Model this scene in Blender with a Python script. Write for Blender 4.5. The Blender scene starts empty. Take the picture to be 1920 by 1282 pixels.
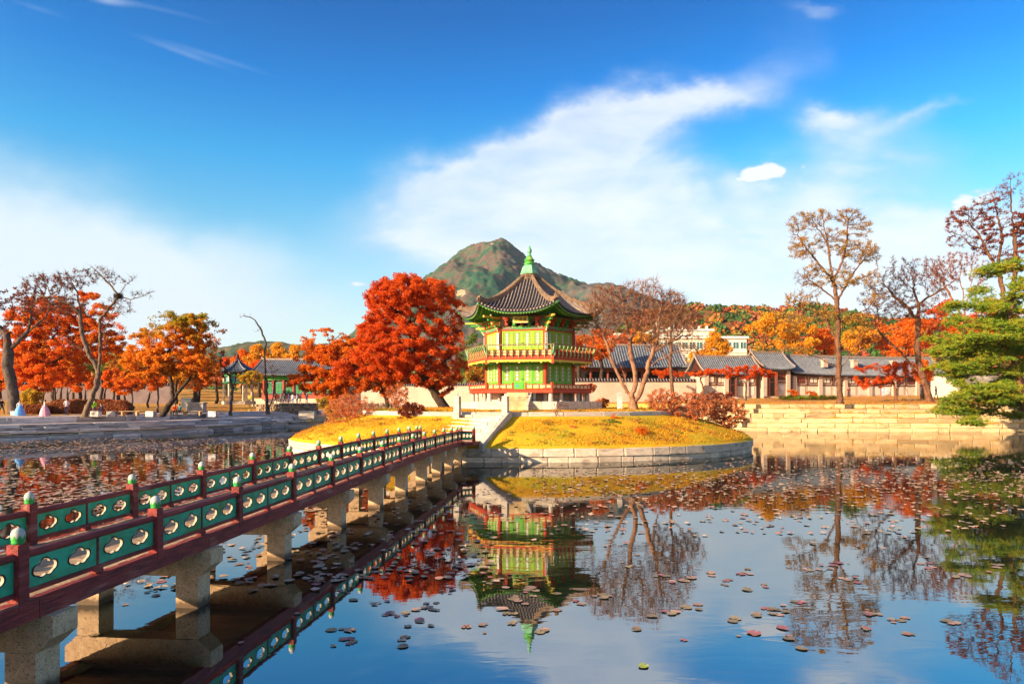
import bpy, bmesh, math, random
import numpy as np
from mathutils import Vector, Matrix
from mathutils.geometry import tessellate_polygon

sc = bpy.context.scene
COL = sc.collection
PI = math.pi
R_ = math.radians
random.seed(7)
rng = np.random.default_rng(7)

# ------------------------------------------------------------------ camera
CAM_H = 3.3
cam_d = bpy.data.cameras.new('camera')
cam = bpy.data.objects.new('camera', cam_d)
COL.objects.link(cam)
cam.location = (0, 0, CAM_H)
cam.rotation_euler = (R_(90), 0, 0)
cam_d.sensor_width = 36
cam_d.lens = 24
cam_d.shift_y = 109 / 1920
cam_d.clip_end = 8000
cam_d.clip_start = 0.1
sc.camera = cam

def W(u, v, Y):
    """point of the place seen in direction (u, v) of the photograph at distance Y"""
    return Vector(((u - 960) / 1280 * Y, Y, CAM_H + (750 - v) / 1280 * Y))

# ------------------------------------------------------------------ light
SUN_AZ, SUN_EL = 55, 18          # degrees left of straight behind the camera; elevation
sdir = Vector((-math.sin(R_(SUN_AZ)) * math.cos(R_(SUN_EL)), -math.cos(R_(SUN_AZ)) * math.cos(R_(SUN_EL)), math.sin(R_(SUN_EL))))
sun_d = bpy.data.lights.new('sun', 'SUN')
sun_d.energy = 5.0
sun_d.angle = R_(0.5)
sun_d.color = (1.0, 0.77, 0.48)
sun = bpy.data.objects.new('sun', sun_d)
COL.objects.link(sun)
sun.rotation_euler = sdir.to_track_quat('Z', 'Y').to_euler()
sun.location = (-40, -30, 40)

world = bpy.data.worlds.new('World')
sc.world = world
world.use_nodes = True
wt = world.node_tree
wt.nodes.clear()

class NT:
    """small helper to write shader maths"""
    def __init__(s, tree): s.t = tree
    def n(s, kind, **kw):
        nd = s.t.nodes.new(kind)
        for k, v in kw.items(): setattr(nd, k, v)
        return nd
    def link(s, a, b): s.t.links.new(a, b)
    def put(s, sock, v):
        if isinstance(v, bpy.types.NodeSocket): s.link(v, sock)
        else: sock.default_value = v
    def m(s, op, a, b=0.0, c=0.0, clamp=False):
        nd = s.n('ShaderNodeMath', operation=op, use_clamp=clamp)
        s.put(nd.inputs[0], a); s.put(nd.inputs[1], b)
        if op in ('MULTIPLY_ADD', 'SMOOTH_MIN', 'WRAP'): s.put(nd.inputs[2], c)
        return nd.outputs[0]
    def mix(s, f, a, b, mode='MIX'):
        nd = s.n('ShaderNodeMix', data_type='RGBA', blend_type=mode)
        s.put(nd.inputs[0], f)
        s.put(nd.inputs[6], a if isinstance(a, bpy.types.NodeSocket) else (*a, 1) if len(a) == 3 else a)
        s.put(nd.inputs[7], b if isinstance(b, bpy.types.NodeSocket) else (*b, 1) if len(b) == 3 else b)
        return nd.outputs[2]
    def ramp(s, f, stops, interp='LINEAR'):
        nd = s.n('ShaderNodeValToRGB')
        nd.color_ramp.interpolation = interp
        el = nd.color_ramp.elements
        while len(el) < len(stops): el.new(0.5)
        for e, (p, c) in zip(el, stops):
            e.position = p
            e.color = (c, c, c, 1) if isinstance(c, (int, float)) else (*c, 1)
        s.put(nd.inputs[0], f)
        return nd.outputs[0]
    def smooth(s, x, a, b):
        nd = s.n('ShaderNodeMapRange', interpolation_type='SMOOTHSTEP')
        s.put(nd.inputs[0], x); s.put(nd.inputs[1], a); s.put(nd.inputs[2], b)
        return nd.outputs[0]
    def noise(s, vec, scale, detail=4, rough=0.55, dist=0.0):
        nd = s.n('ShaderNodeTexNoise')
        if vec is not None: s.link(vec, nd.inputs['Vector'])
        nd.inputs['Scale'].default_value = scale
        nd.inputs['Detail'].default_value = detail
        nd.inputs['Roughness'].default_value = rough
        nd.inputs['Distortion'].default_value = dist
        return nd.outputs['Fac']

w = NT(wt)
sky = w.n('ShaderNodeTexSky', sky_type='NISHITA', sun_disc=False)
sky.sun_elevation = R_(SUN_EL)
sky.sun_rotation = math.atan2(sdir.x, sdir.y)
sky.air_density = 1.0
sky.dust_density = 0.8
sky.ozone_density = 2.0
tc = w.n('ShaderNodeTexCoord')
sep = w.n('ShaderNodeSeparateXYZ')
w.link(tc.outputs['Generated'], sep.inputs[0])
dx, dy, dz = sep.outputs
el_ = w.m('MAXIMUM', dz, 0.0)
# deep blue overhead, pale towards the horizon
tint = w.ramp(el_, [(0.0, (1.15, 1.10, 1.0)), (0.12, (1.1, 1.12, 1.03)), (0.19, (0.85, 1.15, 1.13)), (0.255, (0.45, 1.06, 1.18)), (0.32, (0.16, 0.97, 1.28)), (0.41, (0.02, 0.66, 1.22)), (0.49, (0.004, 0.46, 0.98)), (0.75, (0.05, 0.42, 0.92))])
# towards the sun, behind the camera, the sky is paler
ds = w.n('ShaderNodeVectorMath', operation='DOT_PRODUCT')
w.link(tc.outputs['Generated'], ds.inputs[0]); ds.inputs[1].default_value = (sdir.x, sdir.y, 0.1)
tint = w.mix(w.smooth(ds.outputs['Value'], 0.0, 0.65), tint, (1.25, 1.15, 1.05))
base = w.mix(1.0, sky.outputs[0], tint, 'MULTIPLY')
# clouds, by direction
yy = w.m('MAXIMUM', dy, 0.12)
U = w.m('DIVIDE', dx, yy)
V = w.m('DIVIDE', dz, yy)
cw = w.n('ShaderNodeCombineXYZ'); w.put(cw.inputs[0], U); w.put(cw.inputs[1], w.m('MULTIPLY', V, 1.5)); w.put(cw.inputs[2], 0.3)
cw2 = w.n('ShaderNodeCombineXYZ'); w.put(cw2.inputs[0], U); w.put(cw2.inputs[1], w.m('MULTIPLY', V, 1.5)); w.put(cw2.inputs[2], 7.3)
wa = w.m('SUBTRACT', w.noise(cw.outputs[0], 6.0, 6, 0.55), 0.5)
wb_ = w.m('SUBTRACT', w.noise(cw2.outputs[0], 6.0, 6, 0.55), 0.5)
UW = w.m('ADD', U, w.m('MULTIPLY', wa, 0.15))
VW = w.m('ADD', V, w.m('MULTIPLY', wb_, 0.13))
cmb = w.n('ShaderNodeCombineXYZ')
w.put(cmb.inputs[0], w.m('MULTIPLY', U, 0.8)); w.put(cmb.inputs[1], w.m('MULTIPLY', V, 1.7)); w.put(cmb.inputs[2], dz)
nz = w.noise(cmb.outputs[0], 4.5, 7, 0.52, 0.5)
nzf = w.noise(cmb.outputs[0], 9.0, 6, 0.55, 0.2)
nzp = w.noise(cmb.outputs[0], 34.0, 6, 0.55, 0.3)
def blob(u, v, su, sv, ang, wgt, warp=True):
    """soft elliptical cloud bank centred on direction (u, v)"""
    cu, cv = (u - 960) / 1280, (750 - v) / 1280
    a = w.m('SUBTRACT', UW if sv > 10 and warp else U, cu); b = w.m('SUBTRACT', VW if sv > 10 and warp else V, cv)
    ca, sa = math.cos(R_(ang)), math.sin(R_(ang))
    p = w.m('ADD', w.m('MULTIPLY', a, ca * 1280 / su), w.m('MULTIPLY', b, sa * 1280 / su))
    q = w.m('ADD', w.m('MULTIPLY', a, -sa * 1280 / sv), w.m('MULTIPLY', b, ca * 1280 / sv))
    d = w.m('ADD', w.m('MULTIPLY', p, p), w.m('MULTIPLY', q, q))
    return w.m('MULTIPLY', w.m('EXPONENT', w.m('MULTIPLY', d, -1.0)), wgt)
def total(bl, warp=True):
    s = None
    for b in bl:
        x = blob(*b, warp)
        s = x if s is None else w.m('ADD', s, x)
    return s
SOFT = [(870, 345, 130, 60, 8, 0.95), (1010, 310, 150, 66, 8, 0.85), (960, 430, 240, 60, 0, 0.60), (1130, 255, 120, 60, 18, 0.70), (1230, 205, 90, 50, 20, 0.70), (1320, 165, 90, 42, 14, 0.72), (1130, 420, 420, 110, 0, 0.60), (1230, 320, 190, 60, -8, 0.50),
        (1545, 232, 60, 26, -10, 0.40), (1650, 275, 150, 56, 0, 0.60), (1770, 222, 80, 16, 22, 0.42), (1500, 360, 240, 60, 0, 0.46), (1870, 420, 170, 66, 18, 0.75), (1500, 450, 320, 80, 0, 0.55), (1310, 520, 460, 70, 0, 0.60), (1720, 520, 300, 100, 0, 0.45),
        (1500, 90, 90, 90, 20, 0.24), (1420, 150, 80, 50, 10, 0.30), (330, 95, 110, 7, -20, 0.30), (400, 106, 130, 7, -18, 0.24), (60, 12, 80, 8, -18, 0.28), (205, 3, 50, 9, -10, 0.4), (310, 20, 120, 7, -14, 0.22), (1520, 4, 40, 12, 0, 0.3), (1650, 580, 400, 80, 0, 0.55)]
PUFF = [(1425, 330, 40, 13, 2, .9), (1410, 322, 18, 13, 0, .7), (1442, 314, 20, 16, 0, .9), (1466, 320, 16, 11, 0, .7), (1386, 338, 22, 8, 0, .6), (1500, 314, 20, 8, 10, .5), (1185, 480, 36, 12, 0, 0.60), (1095, 420, 46, 20, 15, 0.60), (672, 533, 24, 9, 0, 0.62), (1810, 385, 60, 22, 24, 0.6), (1850, 372, 60, 26, 10, .5), (965, 435, 60, 18, 10, .5), (1665, 378, 26, 10, 0, .42)]
soft = w.m('MULTIPLY', total(SOFT), w.m('ADD', w.m('MULTIPLY', nz, 2.3), -0.12))
soft = w.smooth(soft, 0.06, 1.0)
puff = w.m('ADD', w.m('ADD', total(PUFF, False), w.m('MULTIPLY', w.m('SUBTRACT', nzf, 0.5), 0.6)), w.m('MULTIPLY', w.m('SUBTRACT', nzp, 0.5), 1.6))
puff = w.m('MULTIPLY', w.smooth(puff, 0.25, 0.95), w.smooth(total(PUFF, False), 0.1, 0.45))
front = w.smooth(dy, 0.12, 0.35)
cl_f = w.m('MULTIPLY', w.m('MAXIMUM', w.m('MULTIPLY', soft, w.m('MULTIPLY_ADD', nzf, 0.5, 0.52)), w.m('MULTIPLY', puff, 0.95)), front)
nb = w.noise(tc.outputs['Generated'], 2.2, 6, 0.55, 0.4)
cl_b = w.m('MULTIPLY', w.m('MULTIPLY', w.smooth(nb, 0.5, 0.85), w.m('SUBTRACT', 1.0, front)), 0.6)
cloud = w.m('ADD', cl_f, cl_b, clamp=True)
ccol = w.mix(w.smooth(w.m('ADD', cloud, w.m('MULTIPLY', nzf, 0.5)), 0.5, 1.3), (3.3, 3.9, 4.7), (4.9, 5.05, 5.2))
pale = w.m('MULTIPLY', w.smooth(total([(-60, 520, 520, 230, -20, 1.0), (250, 560, 420, 130, 0, 0.5)]), 0.12, 0.85), w.m('MULTIPLY', front, 0.9))
base = w.mix(pale, base, (4.1, 4.6, 5.0))
col = w.mix(cloud, base, ccol)
bg = w.n('ShaderNodeBackground')
w.link(col, bg.inputs[0])
bg.inputs[1].default_value = 0.09
wo = w.n('ShaderNodeOutputWorld')
w.link(bg.outputs[0], wo.inputs[0])

sc.view_settings.view_transform = 'Standard'
sc.view_settings.look = 'None'
sc.view_settings.gamma = 1
sc.view_settings.use_curve_mapping = False
sc.view_settings.exposure = 1.25
sc.cycles.max_bounces = 8
sc.cycles.diffuse_bounces = 3
sc.cycles.glossy_bounces = 4
sc.cycles.transmission_bounces = 3
sc.cycles.caustics_reflective = False

# ------------------------------------------------------------------ materials
def new_mat(name):
    m = bpy.data.materials.new(name)
    m.use_nodes = True
    t = NT(m.node_tree)
    b = m.node_tree.nodes['Principled BSDF']
    return m, t, b

def pm(name, c1, c2=None, scale=4.0, rough=0.7, bump=0.0, bscale=None, rand=0.0, c3=None, spec=0.3, det=5, stretch=None):
    """procedural surface: two or three colours mixed by noise, per-piece variation, fine relief"""
    m, t, b = new_mat(name)
    tcn = t.n('ShaderNodeTexCoord')
    oi = t.n('ShaderNodeObjectInfo')
    vadd = t.n('ShaderNodeVectorMath', operation='ADD')
    t.link(tcn.outputs['Object'], vadd.inputs[0])
    vm = t.n('ShaderNodeVectorMath', operation='SCALE')
    t.link(oi.outputs['Location'], vm.inputs[0]); vm.inputs['Scale'].default_value = 1.37
    t.link(vm.outputs[0], vadd.inputs[1])
    vec = vadd.outputs[0]
    if stretch:
        mp = t.n('ShaderNodeMapping'); mp.inputs['Scale'].default_value = stretch
        t.link(vec, mp.inputs[0]); vec = mp.outputs[0]
    c2 = c2 or tuple(x * 0.7 for x in c1)
    f = t.noise(vec, scale, det, 0.6)
    f = t.smooth(f, 0.32, 0.68)
    c = t.mix(f, c1, c2)
    if c3:
        f3 = t.noise(vec, scale * 0.37, 3, 0.6)
        c = t.mix(t.smooth(f3, 0.55, 0.7), c, c3)
    if rand:
        hs = t.n('ShaderNodeHueSaturation')
        t.put(hs.inputs['Value'], t.m('MULTIPLY_ADD', oi.outputs['Random'], rand * 2, 1 - rand))
        t.link(c, hs.inputs['Color']); c = hs.outputs[0]
    t.link(c, b.inputs['Base Color'])
    b.inputs['Roughness'].default_value = rough
    b.inputs['Specular IOR Level'].default_value = spec
    if bump:
        bn = t.n('ShaderNodeBump')
        bn.inputs['Strength'].default_value = bump
        bn.inputs['Distance'].default_value = 0.05
        t.link(t.noise(vec, bscale or scale * 4, 6, 0.65), bn.inputs['Height'])
        t.link(bn.outputs[0], b.inputs['Normal'])
    return m

def leaf_mat(name, cols, noise_scale=0.35, transl=0.35, split=None):
    """leaves: each leaf its own tone, and drifts of tone through the crown"""
    m, t, b = new_mat(name)
    geo = t.n('ShaderNodeNewGeometry')
    tcn = t.n('ShaderNodeTexCoord')
    nf = t.noise(tcn.outputs['Object'], noise_scale, 3, 0.6)
    f = t.m('ADD', t.m('MULTIPLY', geo.outputs['Random Per Island'], 0.45), t.m('MULTIPLY', t.smooth(nf, 0.3, 0.7), 0.55))
    n = len(cols)
    c = t.ramp(f, [(i / (n - 1), cc) for i, cc in enumerate(cols)])
    if split:
        # upper part of the crown turned another colour; split = (z0, z1, cols2)
        sp = t.n('ShaderNodeSeparateXYZ'); t.link(tcn.outputs['Object'], sp.inputs[0])
        g = t.m('ADD', sp.outputs[split[3]], t.m('MULTIPLY', t.m('SUBTRACT', nf, 0.5), split[4]))
        c2 = t.ramp(f, [(i / (len(split[2]) - 1), cc) for i, cc in enumerate(split[2])])
        c = t.mix(t.smooth(g, split[0], split[1]), c, c2)
    t.link(c, b.inputs['Base Color'])
    b.inputs['Roughness'].default_value = 0.6
    b.inputs['Specular IOR Level'].default_value = 0.25
    tr = t.n('ShaderNodeBsdfTranslucent')
    t.link(c, tr.inputs[0])
    ms = t.n('ShaderNodeMixShader')
    ms.inputs[0].default_value = transl
    t.link(b.outputs[0], ms.inputs[1]); t.link(tr.outputs[0], ms.inputs[2])
    t.link(ms.outputs[0], m.node_tree.nodes['Material Output'].inputs[0])
    return m

M = {}
M['bark'] = pm('bark', (0.075, 0.045, 0.028), (0.028, 0.017, 0.012), 6, 0.9, 0.6, 12, stretch=(1, 1, 0.25))
M['bark_warm'] = pm('bark_warm', (0.21, 0.095, 0.05), (0.08, 0.035, 0.02), 5, 0.9, 0.6, 12, stretch=(1, 1, 0.25))
M['bark_pale'] = pm('bark_pale', (0.23, 0.15, 0.10), (0.07, 0.045, 0.035), 5, 0.9, 0.5, 12, stretch=(1, 1, 0.3))
M['bark_grey'] = pm('bark_grey', (0.14, 0.105, 0.085), (0.045, 0.035, 0.03), 5, 0.9, 0.5, 12, stretch=(1, 1, 0.3))
M['bark_rose'] = pm('bark_rose', (0.33, 0.13, 0.07), (0.13, 0.05, 0.035), 5, 0.9, 0.3, 12)
M['granite'] = pm('granite', (0.74, 0.58, 0.44), (0.56, 0.42, 0.31), 3.5, 0.85, 0.4, 30, rand=0.18, c3=(0.40, 0.30, 0.23))
M['granite_gold'] = pm('granite_gold', (0.72, 0.51, 0.28), (0.54, 0.36, 0.18), 2.6, 0.85, 0.6, 14, rand=0.3, c3=(0.34, 0.22, 0.12))
M['granite_grey'] = pm('granite_grey', (0.78, 0.67, 0.60), (0.42, 0.38, 0.37), 2.0, 0.85, 0.5, 20, rand=0.45, c3=(0.13, 0.11, 0.11))
M['granite_white'] = pm('granite_white', (0.64, 0.54, 0.45), (0.46, 0.38, 0.31), 3, 0.85, 0.4, 25, rand=0.12)
M['rubble'] = pm('rubble', (0.42, 0.28, 0.17), (0.22, 0.14, 0.09), 3, 0.9, 0.5, 15, rand=0.4)
M['red_paint'] = pm('red_paint', (0.34, 0.050, 0.042), (0.17, 0.028, 0.026), 14, 0.6, 0.6, 30, rand=0.22, c3=(0.44, 0.17, 0.13), stretch=(0.16, 1, 1))
M['orange_paint'] = pm('orange_paint', (0.48, 0.058, 0.018), (0.36, 0.042, 0.015), 2, 0.6, 0.1, 20)
M['yellow_paint'] = pm('yellow_paint', (0.72, 0.50, 0.06), (0.6, 0.38, 0.05), 2, 0.6)
M['cream_paint'] = pm('cream_paint', (0.74, 0.62, 0.30), (0.62, 0.5, 0.24), 2, 0.6)
M['lime_paint'] = pm('lime_paint', (0.09, 0.46, 0.045), (0.15, 0.50, 0.04), 1.3, 0.6)
M['lime_paint_up'] = pm('lime_paint_up', (0.26, 0.52, 0.03), (0.36, 0.56, 0.03), 1.3, 0.6)
M['lattice_paint'] = pm('lattice_paint', (0.50, 0.62, 0.16), (0.42, 0.56, 0.12), 2, 0.6)
M['green_paint'] = pm('green_paint', (0.02, 0.20, 0.055), (0.015, 0.13, 0.04), 3, 0.55, rand=0.1)
M['leafgreen_paint'] = pm('leafgreen_paint', (0.06, 0.33, 0.035), (0.04, 0.24, 0.03), 3, 0.6)
M['plank'] = pm('plank', (0.50, 0.33, 0.20), (0.34, 0.21, 0.13), 3, 0.8, 0.4, 20, rand=0.18, c3=(0.26, 0.16, 0.10), stretch=(1, 0.2, 1))
M['tile_dark'] = pm('tile_dark', (0.02, 0.026, 0.042), (0.011, 0.013, 0.022), 3, 0.7, 0.2, 12)
M['tile_row'] = pm('tile_row', (0.36, 0.27, 0.22), (0.20, 0.15, 0.13), 5, 0.8, 0.2, 20, rand=0.15)
M['ridge_tile'] = pm('ridge_tile', (0.26, 0.16, 0.10), (0.12, 0.08, 0.055), 5, 0.85, 0.4, 20)
M['tile_blue'] = pm('tile_blue', (0.085, 0.105, 0.14), (0.05, 0.06, 0.08), 2, 0.65, 0.2, 10)
M['tile_blue_row'] = pm('tile_blue_row', (0.24, 0.25, 0.29), (0.15, 0.155, 0.18), 2, 0.65)
M['patina'] = pm('patina', (0.22, 0.50, 0.30), (0.11, 0.36, 0.20), 5, 0.5, 0.2, 14, c3=(0.42, 0.55, 0.28))
M['patina_green'] = pm('patina_green', (0.10, 0.42, 0.06), (0.06, 0.28, 0.05), 5, 0.5, 0.2, 14, c3=(0.3, 0.42, 0.08))
M['plaster'] = pm('plaster', (0.58, 0.43, 0.34), (0.50, 0.35, 0.27), 0.8, 0.9, 0.1, 20)
M['plaster_mauve'] = pm('plaster_mauve', (0.36, 0.27, 0.25), (0.28, 0.21, 0.20), 0.8, 0.9)
M['plaster_white'] = pm('plaster_white', (0.70, 0.61, 0.50), (0.62, 0.52, 0.41), 0.8, 0.9)
M['wood_brown'] = pm('wood_brown', (0.17, 0.05, 0.028), (0.10, 0.03, 0.02), 3, 0.7)
M['dark'] = pm('dark', (0.02, 0.014, 0.012), (0.012, 0.01, 0.01), 3, 0.8)
M['white_trim'] = pm('white_trim', (0.80, 0.78, 0.72), (0.7, 0.68, 0.62), 3, 0.6)
M['glass'] = pm('glass', (0.04, 0.14, 0.15), (0.03, 0.10, 0.11), 1.0, 0.12, spec=0.8, rand=0.3)
M['hedge'] = leaf_mat('hedge', [(0.22, 0.055, 0.02), (0.38, 0.12, 0.04), (0.30, 0.09, 0.035)], 0.6)
M['cloth_skin'] = pm('cloth_skin', (0.55, 0.34, 0.25), (0.5, 0.3, 0.22), 3, 0.6)
M['hair'] = pm('hair', (0.015, 0.011, 0.01), (0.02, 0.014, 0.012), 3, 0.6)
# ------------------------------------------------------------------ helpers
def tag(o, label=None, cat=None, group=None, kind=None):
    if label: o['label'] = label
    if cat: o['category'] = cat
    if group: o['group'] = group
    if kind: o['kind'] = kind
    return o

def empty(name, loc=(0, 0, 0), rz=0.0, **k):
    o = bpy.data.objects.new(name, None)
    COL.objects.link(o)
    o.location = loc
    o.rotation_euler = (0, 0, rz)
    o.empty_display_size = 0.3
    return tag(o, **k)

def place(name, me, parent=None, loc=(0, 0, 0), rz=0.0, scale=(1, 1, 1), rot=None, **k):
    o = bpy.data.objects.new(name, me)
    COL.objects.link(o)
    if parent is not None: o.parent = parent
    o.location = loc
    o.rotation_euler = rot if rot is not None else (0, 0, rz)
    o.scale = scale
    return tag(o, **k)

def copy_tree(o, parent=None):
    c = o.copy(); COL.objects.link(c)
    if parent is not None: c.parent = parent
    for ch in list(o.children): copy_tree(ch, c)
    return c

class MB:
    """collects boxes, tubes and sheets and makes one mesh of them"""
    def __init__(s): s.v = []; s.f = []; s.mi = []; s.cur = 0
    def add(s, vs, fs):
        o = len(s.v); s.v += [tuple(v) for v in vs]
        for f in fs: s.f.append(tuple(i + o for i in f)); s.mi.append(s.cur)
        return s
    def mat(s, i): s.cur = i; return s
    def box(s, c, d, rz=0.0, taper=1.0):
        x, y, z = d[0] / 2, d[1] / 2, d[2] / 2
        ca, sa = math.cos(rz), math.sin(rz)
        vs = []
        for k, t in ((-1, 1.0), (1, taper)):
            for a, b in ((-1, -1), (1, -1), (1, 1), (-1, 1)):
                px, py = a * x * t, b * y * t
                vs.append((c[0] + px * ca - py * sa, c[1] + px * sa + py * ca, c[2] + k * z))
        return s.add(vs, [(3, 2, 1, 0), (4, 5, 6, 7), (0, 1, 5, 4), (1, 2, 6, 5), (2, 3, 7, 6), (3, 0, 4, 7)])
    def tube(s, p0, p1, r0, r1=None, n=8, caps=True):
        p0, p1 = Vector(p0), Vector(p1)
        r1 = r0 if r1 is None else r1
        d = (p1 - p0)
        if d.length < 1e-6: return s
        d.normalize()
        a = d.orthogonal().normalized(); b = d.cross(a)
        vs = []
        for p, r in ((p0, r0), (p1, r1)):
            for i in range(n):
                t = 2 * PI * i / n
                vs.append(p + a * (r * math.cos(t)) + b * (r * math.sin(t)))
        fs = [(i, (i + 1) % n, n + (i + 1) % n, n + i) for i in range(n)]
        if caps: fs += [tuple(range(n - 1, -1, -1)), tuple(range(n, 2 * n))]
        return s.add(vs, fs)
    def path(s, pts, r, n=8):
        for a, b in zip(pts[:-1], pts[1:]): s.tube(a, b, r, r, n)
        return s
    def lathe(s, prof, n=16, c=(0, 0, 0), a0=0.0):
        vs = []
        for r, z in prof:
            for i in range(n):
                t = a0 + 2 * PI * i / n
                vs.append((c[0] + r * math.cos(t), c[1] + r * math.sin(t), c[2] + z))
        fs = []
        for k in range(len(prof) - 1):
            for i in range(n):
                j = (i + 1) % n
                fs.append((k * n + i, k * n + j, (k + 1) * n + j, (k + 1) * n + i))
        fs.append(tuple(range(n - 1, -1, -1)))
        fs.append(tuple((len(prof) - 1) * n + i for i in range(n)))
        return s.add(vs, fs)
    def prism(s, poly, z0, z1):
        """vertical prism on a plan outline, counter-clockwise"""
        n = len(poly)
        vs = [(p[0], p[1], z0) for p in poly] + [(p[0], p[1], z1) for p in poly]
        return s.add(vs, [tuple(range(n - 1, -1, -1)), tuple(range(n, 2 * n))] + [(i, (i + 1) % n, n + (i + 1) % n, n + i) for i in range(n)])
    def plate(s, poly, y0, y1):
        """an outline in x, z given depth from y0 to y1"""
        n = len(poly)
        vs = [(p[0], y0, p[1]) for p in poly] + [(p[0], y1, p[1]) for p in poly]
        return s.add(vs, [tuple(range(n)), tuple(range(2 * n - 1, n - 1, -1))] + [((i + 1) % n, i, n + i, n + (i + 1) % n) for i in range(n)])
    def grid(s, P):
        """P[i][j] points"""
        a, b = len(P), len(P[0])
        vs = [p for row in P for p in row]
        return s.add(vs, [(i * b + j, i * b + j + 1, (i + 1) * b + j + 1, (i + 1) * b + j) for i in range(a - 1) for j in range(b - 1)])
    def mesh(s, name, mats, smooth=False):
        me = bpy.data.meshes.new(name)
        me.from_pydata(s.v, [], s.f)
        for m in (mats if isinstance(mats, (list, tuple)) else [mats]): me.materials.append(M[m] if isinstance(m, str) else m)
        if any(s.mi): me.polygons.foreach_set('material_index', s.mi)
        if smooth: me.polygons.foreach_set('use_smooth', [True] * len(s.f))
        me.update()
        return me
    def put(s, name, mats, parent=None, smooth=False, **k):
        return place(name, s.mesh(name, mats, smooth), parent, **k)

def np_mesh(name, V, F, mats, mi=None, smooth=False):
    """mesh from numpy arrays; F is (n, 3) or (n, 4)"""
    me = bpy.data.meshes.new(name)
    k = F.shape[1]
    me.vertices.add(len(V)); me.vertices.foreach_set('co', np.ascontiguousarray(V, np.float32).ravel())
    me.loops.add(F.size); me.loops.foreach_set('vertex_index', np.ascontiguousarray(F, np.int32).ravel())
    me.polygons.add(len(F))
    me.polygons.foreach_set('loop_start', np.arange(0, F.size, k, dtype=np.int32))
    for m in (mats if isinstance(mats, (list, tuple)) else [mats]): me.materials.append(M[m] if isinstance(m, str) else m)
    if mi is not None: me.polygons.foreach_set('material_index', np.ascontiguousarray(mi, np.int32))
    me.polygons.foreach_set('use_smooth', np.full(len(F), smooth))
    me.update(calc_edges=True)
    return me

def stone_mesh(name, mat, jit=0.03, bev=0.045, seed=0):
    """a dressed block of unit size, x along the course, y into the wall, z up, its corners broken"""
    bm = bmesh.new()
    bmesh.ops.create_cube(bm, size=1.0)
    bmesh.ops.bevel(bm, geom=bm.edges[:], offset=bev, segments=1, affect='EDGES', profile=0.5)
    r = random.Random(seed)
    for v in bm.verts:
        v.co += Vector((r.uniform(-jit, jit) * .5, r.uniform(-jit, jit), r.uniform(-jit, jit)))
    me = bpy.data.meshes.new(name); bm.to_mesh(me); bm.free()
    me.materials.append(M[mat])
    return me

def poly_len(pts):
    return [0] + list(np.cumsum([math.dist(a[:2], b[:2]) for a, b in zip(pts[:-1], pts[1:])]))
def along(pts, L, s):
    for i in range(len(L) - 2):
        if s <= L[i + 1]: break
    else: i = len(L) - 2
    t = (s - L[i]) / max(1e-6, L[i + 1] - L[i])
    a, b = pts[i], pts[i + 1]
    return Vector((a[0] + (b[0] - a[0]) * t, a[1] + (b[1] - a[1]) * t, 0))

def course(parent, pts, z0, h, depth, meshes, lmin, lmax, setback=0.0, gap=0.025, r=random, name='stone', proud=0.03, s0=0.0, s1=None, hz=None):
    """one course of blocks along a plan line; the wall's body lies to the left of the line's direction"""
    L = poly_len(pts); s = s0; end = s1 or L[-1]; k = 0
    while s < end - lmin * 0.4:
        l = min(r.uniform(lmin, lmax), end - s)
        a, b = along(pts, L, s), along(pts, L, s + l)
        d = (b - a); ang = math.atan2(d.y, d.x); ll = d.length
        nrm = Vector((-math.sin(ang), math.cos(ang), 0))
        off = setback + depth / 2 - r.uniform(0, proud)
        c = (a + b) / 2 + nrm * off
        zz = z0 if hz is None else z0 + hz((s + l / 2) / L[-1])
        place(name, r.choice(meshes), parent, (c.x, c.y, zz + h / 2), ang, (max(0.05, ll - gap), depth, h - 0.012 + r.uniform(-.012, .006)))
        s += l; k += 1
    return k

# ------------------------------------------------------------------ pond outline (star-shaped about C0)
C0 = (2.0, 45.0)
SHORE = [(-8.5, 3.2), (-20, 5), (-38, 14), (-46, 30), (-45.5, 50), (-40.6, 54.3), (-37.2, 59.2), (-33.5, 65), (-30.6, 74), (-27.9, 83.5), (-25, 86.0), (-24.5, 92),
         (-19, 97), (-8, 96), (6, 92), (17, 84), (24.5, 73.2), (28, 72.6), (40, 71.6), (52.8, 70.4), (62, 69), (70, 58), (68, 40), (55, 20), (38, 8), (18, 3.5), (4, 2.6)]
def dense(poly, step, closed=True):
    out = []
    n = len(poly)
    for i in range(n if closed else n - 1):
        a, b = Vector(poly[i]), Vector(poly[(i + 1) % n])
        k = max(1, int((b - a).length / step))
        for j in range(k): out.append(a + (b - a) * (j / k))
    return out
SH = dense(SHORE, 1.5)
def side_w(x, y):
    t = min(1, max(0, (x + 14) / 26)); return t * t * (3 - 2 * t)
def ground_z(x, y, d):
    """height of the land at distance d from the water"""
    if d < 2.1: zl = 0.6 if d < 1.3 else 0.95
    elif d < 5.0: zl = 1.26
    else: zl = 1.78 + 0.018 * (d - 5.0)
    zr = (0.2 if d < 1.0 else min(2.4, 0.2 + 0.84 * (d - 1.0))) if d < 3.6 else 2.84 + 0.034 * (d - 3.6)
    w_ = side_w(x, y)
    if y < 30: w_ = 0.0
    z = zl * (1 - w_) + zr * w_
    if d > 60: z += 0.03 * (d - 60) * (1 if y > 0 else 0.2)
    return z

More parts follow.
